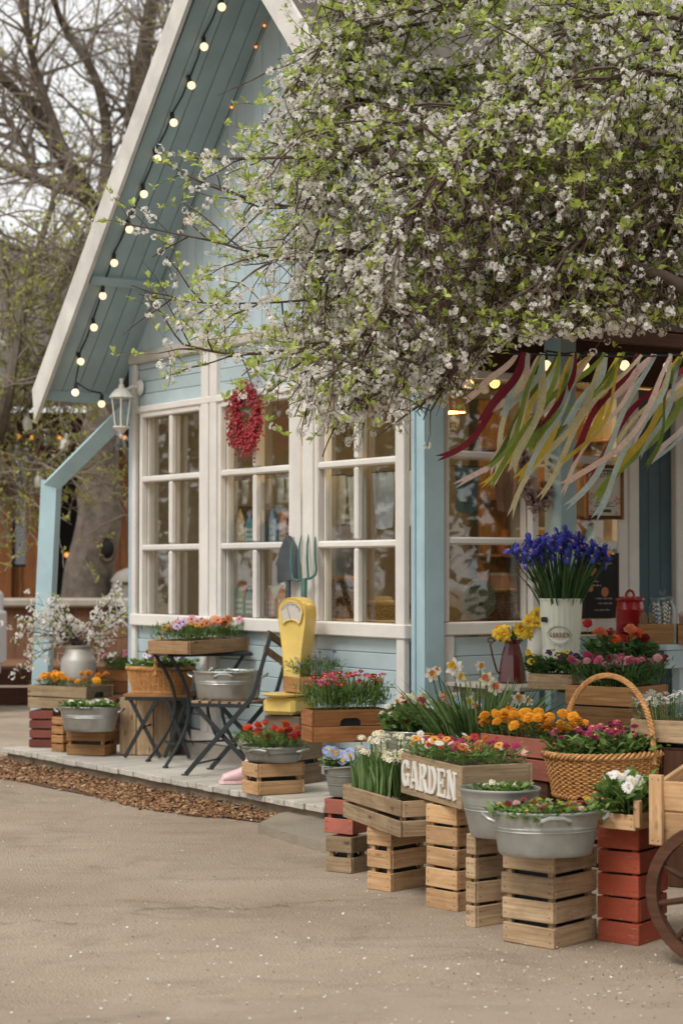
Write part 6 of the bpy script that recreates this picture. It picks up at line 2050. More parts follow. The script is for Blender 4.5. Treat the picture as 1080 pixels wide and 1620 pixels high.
string_lights('string_lights', 'warm bulbs strung inside the side window', [eave_pt(x, y, -.45) for x, y in ip], 0.032, 'bulb_inside')
# a lit lamp inside gives the warm glow on the shelves
lo = thing('pendant_lamp', 'lit lamp shade glowing inside the corner window', 'lamp', H2W(-.75, .75, 2.38))
m = MB(); m.lathe([(.11, 0), (.10, .05), (.05, .11), (.015, .13)], 24, cap0=False); m.build('shade', 'wicker', lo, smooth=True)
m = MB(); m.sphere((0, 0, .03), .04, 14, 8); m.build('bulb', 'bulb_inside', lo)
m = MB(); m.tube([(0, 0, .13), (0, 0, .48)], .004, 5); m.build('cord', 'cable', lo)
def lamp_light(loc, e, rad=.08):
    d = bpy.data.lights.new('lamp_light', 'POINT'); d.energy = e; d.color = (1.0, .68, .36); d.shadow_soft_size = rad
    q = bpy.data.objects.new('lamp_light', d); COL.objects.link(q); q.location = loc
lamp_light(H2W(-.75, .75, 2.33), 22)
lamp_light(H2W(-1.2, 2.4, 2.45), 24)

# ribbons tied to a cord under the eave, blown to the left
rg = thing('ribbon_garland', 'cord of pastel, wine, yellow and green ribbons blowing under the eave', 'ribbon garland', (0, 0, 0))
c0, c1 = eave_pt(805, 560, 1.26), eave_pt(1150, 560, 1.26)
rg.location = c0
m = MB(); m.tube([c0 - c0, (c1 - c0) / 2 + Vector((0, 0, -.015)), c1 - c0], .005, 6); m.build('cord', 'cable', rg)
r = random.Random(21)
RC = ['rib_pink', 'rib_green', 'rib_blue', 'rib_yellow', 'rib_cream', 'rib_wine', 'rib_olive', 'rib_blush', 'rib_green', 'rib_blue', 'rib_cream', 'rib_yellow', 'rib_pink']
def ribbon(t, L, w, mat, ang, curl, seed):
    rr = random.Random(seed)
    p = (c1 - c0) * t
    p = p + Vector((0, rr.uniform(-.03, .03), rr.uniform(-.01, .01)))
    S = 16; v = []; f = []
    tw = rr.uniform(-.5, .5); yaw0 = rr.uniform(-.6, .6)
    depth = rr.uniform(-.35, .1); fold = rr.uniform(.2, .9)
    for k in range(S + 1):
        q = k / S
        a = ang + curl * (q - .3) + (.13 + .14 * fold) * sin(q * (6 + 2 * fold) + seed)
        if k:
            st = L / S
            p = p + Vector((-cos(a) * st, depth * st * .7, -sin(a) * st))
        tan = Vector((-cos(a), depth * .7, -sin(a))).normalized()
        n = Vector((sin(yaw0 + tw * q * 2.2 + fold * sin(q * 9 + seed)) * .9, -1, .15 + .5 * fold * sin(q * 6 + seed * 2)))
        sd = tan.cross(n).normalized()
        ww = w / 2 * (.55 + .45 * min(1, q * 5))
        v += [tuple(p - sd * ww), tuple(p), tuple(p + sd * ww)]
        if k:
            o = 3 * k
            f += [(o - 3, o - 2, o + 1, o), (o - 2, o - 1, o + 2, o + 1)]
    # forked end: pull the middle back
    v[-2] = tuple(Vector(v[-2]) - (Vector(v[-2]) - Vector(v[-5])) * .9)
    m = MB(); m.add(v, f); m.build('ribbon', mat, rg, smooth=True)
k = 0
for base_t in [.07 + i / 14 for i in range(13)]:
    an = r.uniform(50, 66); cu = r.uniform(-.5, -.1)
    for j in range(r.randint(2, 4)):
        mat = RC[(k * 5) % len(RC)] if r.random() < .8 else r.choice(RC)
        ln_ = r.uniform(.38, .72) if j % 2 else r.uniform(.72, 1.05)
        lim = 1.0 if base_t > .2 else .68
        ribbon(base_t + r.uniform(-.012, .012), ln_ * lim, r.uniform(.020, .044), mat, radians(an + r.uniform(-10, 14) + (10 if base_t < .12 else 0)), cu + r.uniform(-.25, .25), k)
        k += 1
ribbon(.03, .36, .034, 'rib_pink', radians(48), -.5, 901)
ribbon(.10, .75, .034, 'rib_wine', radians(58), -.7, 902)

# signs beside the door
ym0, ym1 = w2y(920), w2y(980)
sg = thing('menu_sign', 'wood-framed paper menu board beside the shop door', 'sign', H2W(0.03, (ym0 + ym1) / 2, 1.70), HROT + pi / 2)
mw, mh = ym1 - ym0, .335
for s in (-1, 1):
    slat('frame_bar', mh, .02, .022, 'wood_orange', sg, (s * (mw / 2 - .011), 0, mh / 2), (0, pi / 2, 0))
    slat('frame_bar', mw - .046, .02, .022, 'wood_dark', sg, (0, 0, mh / 2 + s * (mh / 2 - .011)))
m = MB(); m.box((0, .004, mh / 2), (mw - .044, .006, mh - .044)); m.build('paper', 'paper', sg)
def text(body, size, parent, loc, mat, rot=(pi / 2, 0, 0), ext=.0006, al='CENTER', name='lettering'):
    cu = bpy.data.curves.new(name, 'FONT'); cu.body = body; cu.size = size; cu.align_x = al; cu.extrude = ext
    o_ = bpy.data.objects.new(name, cu)
    COL.objects.link(o_)
    dg = bpy.context.evaluated_depsgraph_get()
    me = bpy.data.meshes.new_from_object(o_.evaluated_get(dg))
    bpy.data.objects.remove(o_)
    me.materials.clear(); me.materials.append(MATS[mat])
    return put(name, me, parent, loc, rot)
text('МЕНЮ', .052, sg, (0, -.001, mh * .77), 'ink')
m = MB()
for z, w in ((.90, .18), (.885, .12), (.30, .14), (.265, .09), (.24, .17)):
    m.box((0, .0, mh * z), (w, .002, .004))
m.box((0, 0, mh * .155), (.11, .002, .018), .0)
m.build('small_print', 'ink', sg)
m = MB()
for x, z, q in ((-.10, .1, .022), (.105, .34, .026), (.1, .1, .016), (-.105, .42, .02), (-.11, .3, .014)):
    for k in range(5):
        a = k * 1.25 + x * 30
        m.prism([(x + q * cos(a + b) * c, mh * z + q * sin(a + b) * c) for b, c in ((0, .2), (.3, .9), (0, 1.1), (-.3, .9))], -.0005 - k * .0002, .001)
    m.build('leaf_print', 'terracotta', sg); m = MB()
cb = thing('chalkboard', 'small dark chalkboard with chalk script under the menu board', 'sign', H2W(.02, (w2y(918) + w2y(972)) / 2, 1.095), HROT + pi / 2)
cw = w2y(972) - w2y(918)
m = MB(); m.box((0, 0, .195), (cw, .012, .39), .003); m.build('board', 'blackboard', cb)
for s in (-1, 1):
    slat('frame_bar', .40, .02, .016, 'wood_dark', cb, (s * cw / 2, 0, .2), (0, pi / 2, 0))
m = MB()
for row, (z, x0, x1, amp) in enumerate(((.335, -.07, .09, .014), (.225, -.09, -.02, .008), (.20, -.09, .0, .007), (.12, -.05, .09, .008), (.09, -.03, .09, .007), (.05, -.06, .07, .007))):
    pts_ = [(x0 + (x1 - x0) * i / 60, -.0075, z + amp * sin(i * 1.05) * (.6 + .4 * sin(i * .31 + row))) for i in range(61)]
    m.tube(pts_, .0013, 3)
m.build('chalk_script', 'paper', cb)
m = MB()
for x, z, q in ((-.06, .28, .03), (-.085, .18, .02), (.03, .16, .03)):
    m.lathe([(.0001, 0), (q, 0)], 14, cap0=False, mtx=Matrix.Translation((x, -.0072, z)) @ Matrix.Rotation(pi / 2, 4, 'X'))
    m.build('fruit_print', 'terracotta', cb); m = MB()
# dried flower wreath on the porch post
wd = thing('dried_wreath', 'dried lilac flower wreath hanging by the side window', 'wreath', H2W(.02, w2y(843), 2.02), HROT + pi / 2)
r = random.Random(8); P = []
for k in range(420):
    a = r.uniform(0, 2 * pi); rad = .155 + r.gauss(0, .028)
    P.append((rad * .75 * cos(a), -.03 + r.gauss(0, .02), rad * 1.5 * sin(a)))
P = np.array(P); N = len(P); hd = MB(); petals(hd, 5, .05, 1, .7, 0, .3, tip=.6)
leafy('dried', '7a5a66', 'b7a090', c3='8a6a80', trans=.1)
tag(put('dried_flower', scatter_mesh('dried_flower', hd.v, hd.f, rots(nrg.uniform(0, 6.28, N), nrg.uniform(-1.5, 1.5, N), nrg.uniform(0, 3, N), nrg.uniform(.012, .022, N)), P, 'dried'), wd), kind='stuff')
m = MB(); m.tube([(.155 * .75 * cos(2 * pi * k / 30), -.02, .155 * 1.5 * sin(2 * pi * k / 30)) for k in range(30)], .012, 6, closed=True); m.build('ring', 'twig', wd)

# ---- seen through the glass
def toyhouse(label, x, y, z, w, h, mat, roofm):
    o = thing('toy_house', label, 'figurine', H2W(x, y, z), HROT + rng.uniform(-.15, .15))
    m = MB(); m.prism([(-w / 2, 0), (w / 2, 0), (w / 2, h * .62), (w * .18, h * .95), (-w * .18, h * .95), (-w / 2, h * .62)], -.04, .04); m.build('wall', mat, o)
    m = MB()
    for s in (-1, 1):
        m.prism([(s * w * .56, h * .58), (s * w * .56, h * .64), (s * w * .14, h * 1.0), (s * w * .14, h * .94)], -.045, .045)
    m.box((0, 0, h * .97), (w * .4, .09, .012)); m.build('roof', roofm, o)
    for rw in range(3):
        for cl_ in (-1, 0, 1):
            m = MB(); m.box((cl_ * w * .28, -.041, h * (.12 + .17 * rw)), (w * .16, .006, h * .10)); m.build('window', 'paper', o)
specs = [(362, 'clay_ochre', 'wood_honey', .20), (376, 'clay_ochre', 'wood_dark', .25), (390, 'clay_teal', 'wood_dark', .2), (412, 'clay_teal', 'steel_dark', .22), (428, 'clay_blue', 'steel_dark', .24), (444, 'clay_pink', 'terracotta', .20), (459, 'terracotta', 'wood_dark', .23)]
nm_ = ['ochre toy house leftmost on the upper window shelf', 'tall ochre toy house second on the upper window shelf', 'teal toy house third on the upper window shelf', 'dark teal toy house fourth on the upper window shelf', 'blue toy house with slate roof on the upper window shelf', 'pink toy house sixth on the upper window shelf', 'brick toy house rightmost on the upper window shelf']
for (px, a, b_, h), lb in zip(specs, nm_):
    toyhouse(lb, w1x(px) - .14, .145, R2 + .02, .09, h, a, b_)
specs = [(375, 'clay_green', 'terracotta', .22), (391, 'clay_teal', 'wood_dark', .2), (424, 'clay_pink', 'linen', .2), (444, 'terracotta', 'linen', .22), (460, 'clay_ochre', 'terracotta', .18)]
nm_ = ['green toy house with red roof on the lower window shelf', 'teal toy house second on the lower window shelf', 'pink toy house with pale roof on the lower window shelf', 'brick toy house with pale roof on the lower window shelf', 'ochre toy house rightmost on the lower window shelf']
for (px, a, b_, h), lb in zip(specs, nm_):
    toyhouse(lb, w1x(px) - .14, .145, SILL1 + .01, .11, h, a, b_)
def cloth(name, label, x, y, z, w, h, mat, taper=.8, cat='cloth', rz=0.0, motif=None):
    o = thing(name, label, cat, H2W(x, y, z), HROT + rz)
    v = []; f = []; NX, NZ = 8, 6
    for j in range(NZ + 1):
        for i in range(NX + 1):
            u = i / NX - .5; t = j / NZ
            ww = w * (1 - (1 - taper) * t)
            v.append((u * ww, .012 * sin(u * 14 + t * 2), -h * t - (.015 * cos(u * pi) if j == NZ else 0)))
    for j in range(NZ):
        for i in range(NX):
            a = j * (NX + 1) + i
            f.append((a, a + 1, a + NX + 2, a + NX + 1))
    n = len(v); v2 = [(a, b + .003, c) for a, b, c in v]
    m = MB(); m.add(v, f); m.add(v2, [q[::-1] for q in f]); m.build('panel', mat, o, smooth=True)
    m = MB(); m.tube([(-w * .6, 0, .004), (w * .6, 0, .004)], .003, 5); m.build('string', 'cable', o)
    if motif:
        m = MB()
        for k in range(3):
            q = [(rr_, -.016) for rr_ in ()]
            m.tube([(-w * .22 + k * w * .04, -.014, -h * .75), (-w * .1 * (1 - k), -.016, -h * .3), (w * .22 - k * w * .04, -.014, -h * .75)], .0016, 4)
        m.tube([(w * .3 * cos(a), -.015, -h * .78 + h * .06 * sin(a)) for a in [2 * pi * k / 16 for k in range(16)]], .0016, 4, closed=True)
        m.build('embroidery', motif, o)
    return o
cloth('hanging_cloth', 'linen cloth hanging at left of the corner window', w1x(520) - .16, .16, 1.98, .20, .30, 'linen', .9)
cloth('hanging_cloth', 'narrow linen cloth second in the corner window', w1x(552) - .16, .16, 1.97, .16, .34, 'linen', .9)
cloth('hanging_cloth', 'grey linen cloth third in the corner window', w1x(596) - .16, .16, 1.98, .2, .33, 'grey_fabric', .92)
cloth('hanging_cloth', 'pinkish linen cloth nearest the corner post', w1x(630) - .16, .16, 1.98, .18, .32, 'linen', .85)
cloth('hanging_apron', 'pale blue apron hanging low in the corner window', w1x(540) - .68, .5, 1.68, .36, .5, 'grey_fabric', .7)
for k, px in enumerate((360, 376, 412, 432, 446, 458)):
    cloth('paper_tag', ('small printed tag', 'tag printed with a red flower', 'curled paper tag', 'tag with pink print', 'plain paper tag', 'half hidden paper tag')[k] + (' leftmost', ' second', ' third', ' fourth', ' fifth', ' rightmost')[k] + ' in the middle window', w1x(px) - .09, .11, 1.99, .055, .15, 'paper', 1.0, 'tag')
cloth('pennant', 'teal embroidered pennant in the side window', -.14, w2y(744) + .09, 2.0, .20, .26, 'pennant_teal', .72, 'pennant', pi / 2, 'letter_brown')
cloth('pennant', 'pink pennant in the side window', -.14, w2y(806) + .09, 2.02, .20, .27, 'pennant_pink', .6, 'pennant', pi / 2)
basket('brown wicker basket of bread in the corner window', H2W(w1x(528) - .38, .33)[:2], SILL1 + .008, .15, .12, .24, mat='wicker_brown', rows=12, stakes=22)
basket('low brown wicker tray basket right in the corner window', H2W(w1x(604) - .42, .36)[:2], SILL1 + .008, .14, .11, .10, mat='wicker_brown', rows=6, stakes=22)
for k in range(6):
    q = H2W(w1x(528) - .38 + rng.uniform(-.09, .09), .33 + rng.uniform(-.06, .06), SILL1 + .25)
    o = thing('bread_roll', 'brown bread roll heaped in the window basket', 'bread', q, k, 'bread rolls in the window basket')
    m = MB(); m.sphere((0, 0, 0), .045, 12, 7, sz=.65); m.build('crust', 'clay_ochre', o, smooth=True)
basket('brown basket behind the round stone disc in the side window', H2W(-.30, w2y(795) + .2)[:2], 1.09, .11, .09, .17, mat='wicker_brown', rows=9, stakes=20)
dk = thing('round_plaque', 'round grey-green speckled disc standing in the side window', 'disc', H2W(-.20, w2y(760) + .13, 1.09), HROT + pi / 2)
plain('speckle', '7d7c68', .9, vary=.5, scale=60)
m = MB(); m.lathe([(.11, 0), (.122, .006), (.122, .028), (.11, .034)], 36, cap1=True, mtx=Matrix.Translation((0, 0, .123)) @ Matrix.Rotation(pi / 2, 4, 'X')); m.build('disc', 'speckle', dk, smooth=True)
m = MB(); m.box((.0, -.036, .10), (.03, .004, .02)); m.build('price_tag', 'cafe_dark', dk)
# goods on the back shelves
r = random.Random(17)
gi = 0
for z in (1.065, 1.515, 1.965):
    for x in [-3.0 + .34 * k for k in range(9)]:
        if r.random() < .35: continue
        kind = r.choice(('vase', 'box', 'crock'))
        o = thing({'vase': 'vase', 'box': 'storage_box', 'crock': 'crock'}[kind], 'dim %s on a shelf at the back of the shop' % {'vase': 'vase', 'box': 'box', 'crock': 'crock'}[kind], kind, H2W(x, 3.05, z), HROT, {'vase': 'vases', 'box': 'boxes', 'crock': 'crocks'}[kind] + ' on the back shelves')
        m = MB(); h = r.uniform(.12, .28); w = r.uniform(.05, .08)
        if kind == 'vase': m.lathe([(w * .6, 0), (w, h * .4), (w * .5, h * .8), (w * .7, h)], 16); m.build('body', r.choice(['white_enamel', 'clay_blue', 'terracotta']), o, smooth=True)
        elif kind == 'box':
            m.box((0, 0, h / 2), (w * 2.4, .16, h), .005); m.build('body', r.choice(['linen', 'wood_honey', 'clay_pink']), o)
            m = MB(); m.box((0, 0, h + .012), (w * 2.5, .17, .024), .004); m.build('lid', 'paper', o)
        else:
            m.lathe([(w, 0), (w * 1.15, h * .3), (w * 1.1, h * .8), (w * .8, h * .9), (w * .85, h)], 16); m.build('body', r.choice(['zinc', 'cream_enamel', 'maroon_enamel']), o, smooth=True)
# ================================================================== blossoming tree hanging in from the right
bt_ = thing('blossom_tree', 'white blossoming fruit tree with fresh green leaves hanging over the shop', 'tree', (2.55, 8.5, 0))
BO = Vector(bt_.location)
CROWN = [(480, -260), (500, 0), (455, 70), (400, 165), (365, 205), (350, 255), (290, 330), (250, 420), (235, 470), (275, 560), (405, 625), (530, 690), (600, 650), (668, 625), (710, 640), (745, 585), (800, 540), (960, 532), (1080, 522), (1560, 560), (1700, 300), (1560, -260)]
def inside(p, off=(0, 0)):
    x, y = proj(p)
    x += off[0]; y += off[1]
    c = False; n = len(CROWN)
    for i in range(n):
        x0, y0 = CROWN[i]; x1, y1 = CROWN[(i + 1) % n]
        if (y0 > y) != (y1 > y) and x < (x1 - x0) * (y - y0) / (y1 - y0) + x0: c = not c
    return c
r = random.Random(33)
m = MB()
m.tube([Vector((0, 0, 0)), Vector((-.02, 0, .7)), Vector((.02, .02, 1.4)), Vector((-.05, 0, 2.0))], [.19, .15, .14, .15], 14, caps=False)
m.build('trunk', 'bark', bt_, smooth=True)
FORK = Vector((2.5, 8.5, 1.95))
def limb_pts(ps):
    return [FORK] + [at_d(*p) for p in ps]
def smooth_path(P, n=26):
    out = []
    P = [P[0]] + P + [P[-1]]
    segs = len(P) - 3
    for i in range(segs):
        a, b, c, d = P[i:i + 4]
        k = max(3, n // segs)
        for j in range(k):
            t = j / k
            out.append(.5 * ((2 * b) + (c - a) * t + (2 * a - 5 * b + 4 * c - d) * t * t + (3 * b - a - 3 * c + d) * t ** 3))
    out.append(P[-2])
    return out
LIMBS = [
    [(1330, 180, 8.6), (1030, 60, 8.5), (760, 30, 8.5), (560, 60, 8.5), (440, 110, 8.5)],
    [(1330, 200, 8.3), (1000, 150, 8.2), (740, 180, 8.1), (560, 240, 8.1), (420, 250, 8.1), (300, 250, 8.1)],
    [(1330, 260, 8.7), (1000, 230, 8.8), (720, 270, 8.9), (500, 328, 8.9), (350, 300, 8.9), (270, 262, 8.9)],
    [(1330, 300, 8.3), (980, 300, 8.2), (700, 360, 8.2), (480, 410, 8.3), (330, 380, 8.3), (190, 352, 8.3)],
    [(1330, 320, 8.8), (990, 340, 8.9), (740, 420, 9.0), (520, 470, 9.0), (350, 480, 9.0), (235, 470, 9.0)],
    [(1330, 350, 8.2), (960, 370, 8.1), (700, 460, 8.1), (520, 540, 8.1), (380, 560, 8.2), (290, 545, 8.2)],
    [(1330, 360, 8.6), (1000, 400, 8.6), (800, 470, 8.6), (660, 540, 8.6), (560, 620, 8.6)],
    [(1330, 380, 8.1), (1060, 440, 8.0), (900, 490, 7.9), (760, 540, 7.9), (690, 620, 7.9)],
    [(1330, 300, 8.0), (1120, 280, 7.8), (980, 340, 7.7), (900, 440, 7.7), (850, 540, 7.7)],
    [(1330, 200, 8.0), (1100, 120, 7.7), (900, 140, 7.6), (740, 240, 7.6), (650, 340, 7.6)],
    [(1330, 120, 8.4), (1080, -60, 8.4), (820, -110, 8.5), (600, -80, 8.5), (470, -20, 8.5)],
    [(1330, 250, 9.0), (1090, 200, 9.2), (850, 220, 9.3), (640, 330, 9.3), (470, 480, 9.3)],
    [(1330, 350, 9.0), (1120, 380, 9.1), (1000, 450, 9.1), (930, 530, 9.1)],
    [(1330, 200, 8.5), (1150, 60, 8.2), (980, 20, 8.0), (860, 80, 7.9), (780, 180, 7.9)],
    [(1330, 60, 8.4), (1000, -10, 8.3), (760, 0, 8.3), (620, 30, 8.3), (530, 60, 8.3)],
    [(1330, 160, 8.2), (1000, 90, 8.4), (800, 110, 8.6), (650, 130, 8.6), (560, 160, 8.6)],
    [(1330, 330, 8.3), (1180, 300, 8.1), (1040, 380, 7.9), (960, 470, 7.8), (960, 540, 7.8)],
]
tw = MB(); tips = []      # tips: (pos, kind weight)
NODE = []
def shoot(p, d, L, rad, level, left):
    """one drooping or rising shoot; collects nodes for leaves and blossoms"""
    n = 7 if level == 0 else 4
    pts = [p.copy()]
    off = (r.gauss(-6, 34), r.gauss(0, 30) if proj(p)[0] < 720 else abs(r.gauss(0, 22))) if r.random() < .8 else (r.uniform(0, 110), r.uniform(-70, 20) if proj(p)[0] < 720 else 0)
    droop = (-.02 if left else -.20) * (1.0 if level == 0 else .6)
    for i in range(n):
        d = (d + Vector((r.gauss(0, .16), r.gauss(0, .16), r.gauss(droop, .13)))).normalized()
        q = pts[-1] + d * L / n
        if not inside(q, off):
            break
        pts.append(q)
    if len(pts) < 2: return
    tw.tube([x - BO for x in pts], [rad * (1 - .72 * i / len(pts)) for i in range(len(pts))], 4 if level == 0 else 3, caps=False)
    for i, q in enumerate(pts[1:]):
        if level == 0:
            for k in range(r.choice((1, 1, 2)) if left else r.choice((1, 2, 2, 3))):
                dd = (d * .5 + Vector((r.gauss(0, .8), r.gauss(0, .7), r.gauss(.15 if left else -.25, .7)))).normalized()
                shoot(q, dd, r.uniform(.08, .30), rad * .42, 1, left)
        else:
            NODE.append((q, left, i / n))
def shoot2(p):
    d = Vector((r.gauss(-.6, .5), r.gauss(0, .4), r.gauss(.15, .5))).normalized()
    e = p + d * r.uniform(.05, .2)
    tw.tube([p - BO, (p + e) / 2 - BO + Vector((0, 0, .01)), e - BO], [.003, .0022, .0014], 3, caps=False)
    NODE.append((e, True, 1)); NODE.append(((p + e) / 2, True, 1))
for li, ps in enumerate(LIMBS):
    P = smooth_path(limb_pts(ps), 30)
    r0 = r.uniform(.017, .032)
    rad = [r0 * (1 - .9 * (i / len(P)) ** .7) for i in range(len(P))]
    rad = [q + max(0, .055 * (1 - i / 5)) for i, q in enumerate(rad)]
    m = MB(); m.tube([p - BO for p in P], rad, 7, caps=False); m.build('branch', 'bark', bt_, smooth=True)
    for i in range(5, len(P)):
        p = P[i]
        px = proj(p)[0]
        left = px < 540 or proj(p)[1] < 40
        t = (P[min(i + 1, len(P) - 1)] - P[i - 1]).normalized()
        for k in range((1 if px < 560 else 2) if left else 3):
            d = (t * .9 + Vector((r.gauss(0, .6), r.gauss(0, .6), r.gauss(.12 if left else .02, .6)))).normalized()
            if inside(p): shoot(p, d, r.uniform(.25, .75), .0045 if left else .0075, 0, left)
            elif i > len(P) - 8: NODE.append((p + Vector((r.gauss(0, .02), 0, r.gauss(0, .02))), True, .9)); shoot2(p)
    NODE.append((P[-1], True, 1))
tag(tw.build('twig', 'twig', bt_), kind='stuff')
# sawn-off stub
st0, st1 = at_d(985, 415, 7.65), at_d(1110, 470, 7.75)
m = MB(); m.tube([st1 - BO, (st0 + st1) / 2 - BO + Vector((0, 0, .015)), st0 - BO], [.034, .027, .021], 9, caps=False); m.build('branch', 'bark', bt_, smooth=True)
m = MB(); dd = (st0 - st1).normalized(); m.tube([st0 - BO - dd * .002, st0 - BO + dd * .003], .0205, 12); m.build('cut_end', 'cut_wood', bt_)
leafN, blosN = [], []
for (q, left, t) in NODE:
    u = r.random()
    x, y = proj(q)
    # green is thickest at the upper left rim, bare brown wood low on the right
    wl = .48 if left else (.29 if y < 280 else .15)
    if y > 330 and x > 620: wl *= .7
    wb = .38 if left else .40
    if x > 640 and 230 < y < 520: wb *= .34
    if u < wl: leafN.append(q)
    elif u < wl + wb: blosN.append(q)
    elif r.random() < .06: leafN.append(q)
print('blossom tree nodes', len(NODE), len(leafN), len(blosN))
L_ = np.array([tuple(q - BO) for q in leafN]); L_ = np.repeat(L_, 5, 0); N = len(L_)
tv, tf = LEAFT['ovate']
nl = np.random.default_rng(3)
tag(put('leaf', scatter_mesh('leaf', tv, tf, rots(nl.uniform(0, 6.28, N), -nl.uniform(-.2, 1.3, N), nl.normal(0, .5, N), nl.uniform(.017, .041, N)), L_ + nl.normal(0, .006, (N, 3)), 'leaf_spring'), bt_), kind='stuff')
tmps = [blossom_template(7, 3), blossom_template(8, 8), blossom_template(6, 12)]
blosN.sort(key=lambda q: q.y)
mes = [t.mesh('blossom_cluster', ['blossom', 'blossom_eye']) for t in tmps]
inview = [q for q in blosN if -20 < proj(q)[0] < 1100 and proj(q)[1] > -20]
solo = inview[:295]; ss = set(id(q) for q in solo)
rest = [q for q in blosN if id(q) not in ss]
for k, q in enumerate(solo):
    s = r.uniform(.02, .031)
    put('blossom_cluster', mes[k % 3], bt_, q - BO, (r.uniform(-1, 1), r.uniform(-1, 1), r.uniform(0, 6)), (s, s, s))
B_ = np.array([tuple(q - BO) for q in rest]); N = len(B_)
t1 = tmps[0]
tag(put('blossom', scatter_mesh('blossom', t1.v, t1.f, rots(nl.uniform(0, 6.28, N), nl.uniform(-1.2, 1.2, N), nl.uniform(-1.2, 1.2, N), nl.uniform(.018, .031, N)), B_, ['blossom', 'blossom_eye'], t1.m), bt_), kind='stuff')

# ================================================================== far things, left
def grow(tube, p, d, L, rad, level, maxl, rr, ends, spread=.55, grav=.0, kids=(3, 5), shrink=.62):
    n = 5
    pts = [p.copy()]
    for i in range(n):
        d = (d + Vector((rr.gauss(0, .13), rr.gauss(0, .13), rr.gauss(grav, .12)))).normalized()
        pts.append(pts[-1] + d * L / n)
    tube.tube(pts, [max(.004, rad * (1 - .6 * i / n)) for i in range(n + 1)], 6 if level < 2 else 4 if level < 3 else 3, caps=False)
    if level >= maxl:
        ends.extend(pts[2:]); return
    for k in range(rr.randint(*kids)):
        i = rr.randint(2, n)
        dd = (d * .75 + Vector((rr.gauss(0, spread), rr.gauss(0, spread), rr.gauss(.12, spread)))).normalized()
        grow(tube, pts[i], dd, L * rr.uniform(.5, .8), rad * shrink * (1 - .4 * i / n), level + 1, maxl, rr, ends, spread, grav, kids, shrink)

ot0 = at_d(140, 1000, 22.0)
ot = thing('old_tree', 'old grey gnarled tree with bare spreading branches behind the deck', 'tree', (ot0.x, ot0.y, .3))
OO = Vector(ot.location)
path = [(137, 1010), (135, 960), (140, 910), (152, 860), (160, 810), (157, 760), (157, 700), (168, 640), (186, 560), (203, 470), (213, 400), (213, 330)]
rads = [.36, .31, .28, .265, .25, .235, .23, .22, .21, .2, .18, .17]
P = [at_d(x, y, 22.0 + .004 * i) for i, (x, y) in enumerate(path)]
PS = smooth_path(P, 48)
m = MB()
n = 18; v = []; f = []
for i, p in enumerate(PS):
    q = i / (len(PS) - 1) * (len(rads) - 1); a = int(min(q, len(rads) - 2)); R_ = rads[a] + (rads[a + 1] - rads[a]) * (q - a)
    for k in range(n):
        an = 2 * pi * k / n
        bump = 1 + .06 * sin(3 * an + p.z * 2.1) + .045 * sin(7 * an + p.z * 5) + .03 * sin(13 * an - p.z * 9)
        v.append((p.x - OO.x + R_ * bump * cos(an), p.y - OO.y + R_ * bump * sin(an), p.z - OO.z))
    if i:
        for k in range(n): f.append(((i - 1) * n + k, (i - 1) * n + (k + 1) % n, i * n + (k + 1) % n, i * n + k))
m.add(v, f); m.build('trunk', 'bark_old', ot, smooth=True)
kh = at_d(170, 868, 21.72)
m = MB(); m.tube([(kh.x - OO.x + .085 * cos(a), kh.y - OO.y + .02 * cos(a), kh.z - OO.z + .14 * sin(a)) for a in [2 * pi * k / 18 for k in range(18)]], .03, 8, closed=True); m.build('knot', 'bark', ot, smooth=True)
m = MB(); m.sphere((kh.x - OO.x, kh.y - OO.y + .03, kh.z - OO.z), .09, 12, 8, sz=1.4); m.build('knot_hole', 'cafe_dark', ot, smooth=True)
rr = random.Random(5); ends = []; tf_ = MB()
OL = [[(213, 340), (222, 260), (214, 170), (228, 80), (244, -20), (250, -110)], [(205, 430), (150, 330), (95, 240), (50, 170), (-30, 90)],
      [(210, 380), (150, 320), (80, 290), (10, 262), (-60, 230)], [(213, 350), (250, 270), (288, 190), (300, 110), (330, 20)],
      [(160, 330), (170, 220), (150, 120), (100, 40), (70, -60)], [(200, 480), (130, 430), (50, 400), (-40, 370)], [(110, 260), (60, 120), (40, 30), (20, -60)],
      [(222, 260), (262, 150), (262, 60), (290, -40)], [(60, 285), (20, 200), (-30, 150)]]
for k, ps in enumerate(OL):
    PP = smooth_path([at_d(x, y, 22.0 + rr.uniform(-.6, .6) * (j > 0)) for j, (x, y) in enumerate(ps)], 22)
    r0 = (.17, .14, .11, .13, .08, .07, .06, .07, .05)[k]
    m = MB(); m.tube([p - OO for p in PP], [r0 * (1 - .7 * i / len(PP)) for i in range(len(PP))], 8, caps=False); m.build('limb', 'bark_old', ot, smooth=True)
    for i in range(3, len(PP)):
        for q in range(1 + (i % 3 == 0)):
            t = (PP[i] - PP[i - 1]).normalized()
            d = (t * .7 + Vector((rr.gauss(0, .6), rr.gauss(0, .5), rr.gauss(.1, .6)))).normalized()
            grow(tf_, PP[i] - OO, d, rr.uniform(.6, 1.1), .028 * (1 - .5 * i / len(PP)), 1, 3, rr, ends, .6, .0, (2, 4), .55)
tag(tf_.build('twig', 'twig_far', ot), kind='stuff')
ends = [e for e in ends if rr.random() < .16]
E = np.repeat(np.array([tuple(e) for e in ends]), 2, 0); N = len(E)
tag(put('bud_leaf', scatter_mesh('bud_leaf', tv, tf, rots(nl.uniform(0, 6.28, N), -nl.uniform(0, 1.3, N), nl.normal(0, .5, N), nl.uniform(.03, .065, N)), E, 'leaf_far'), ot), kind='stuff')

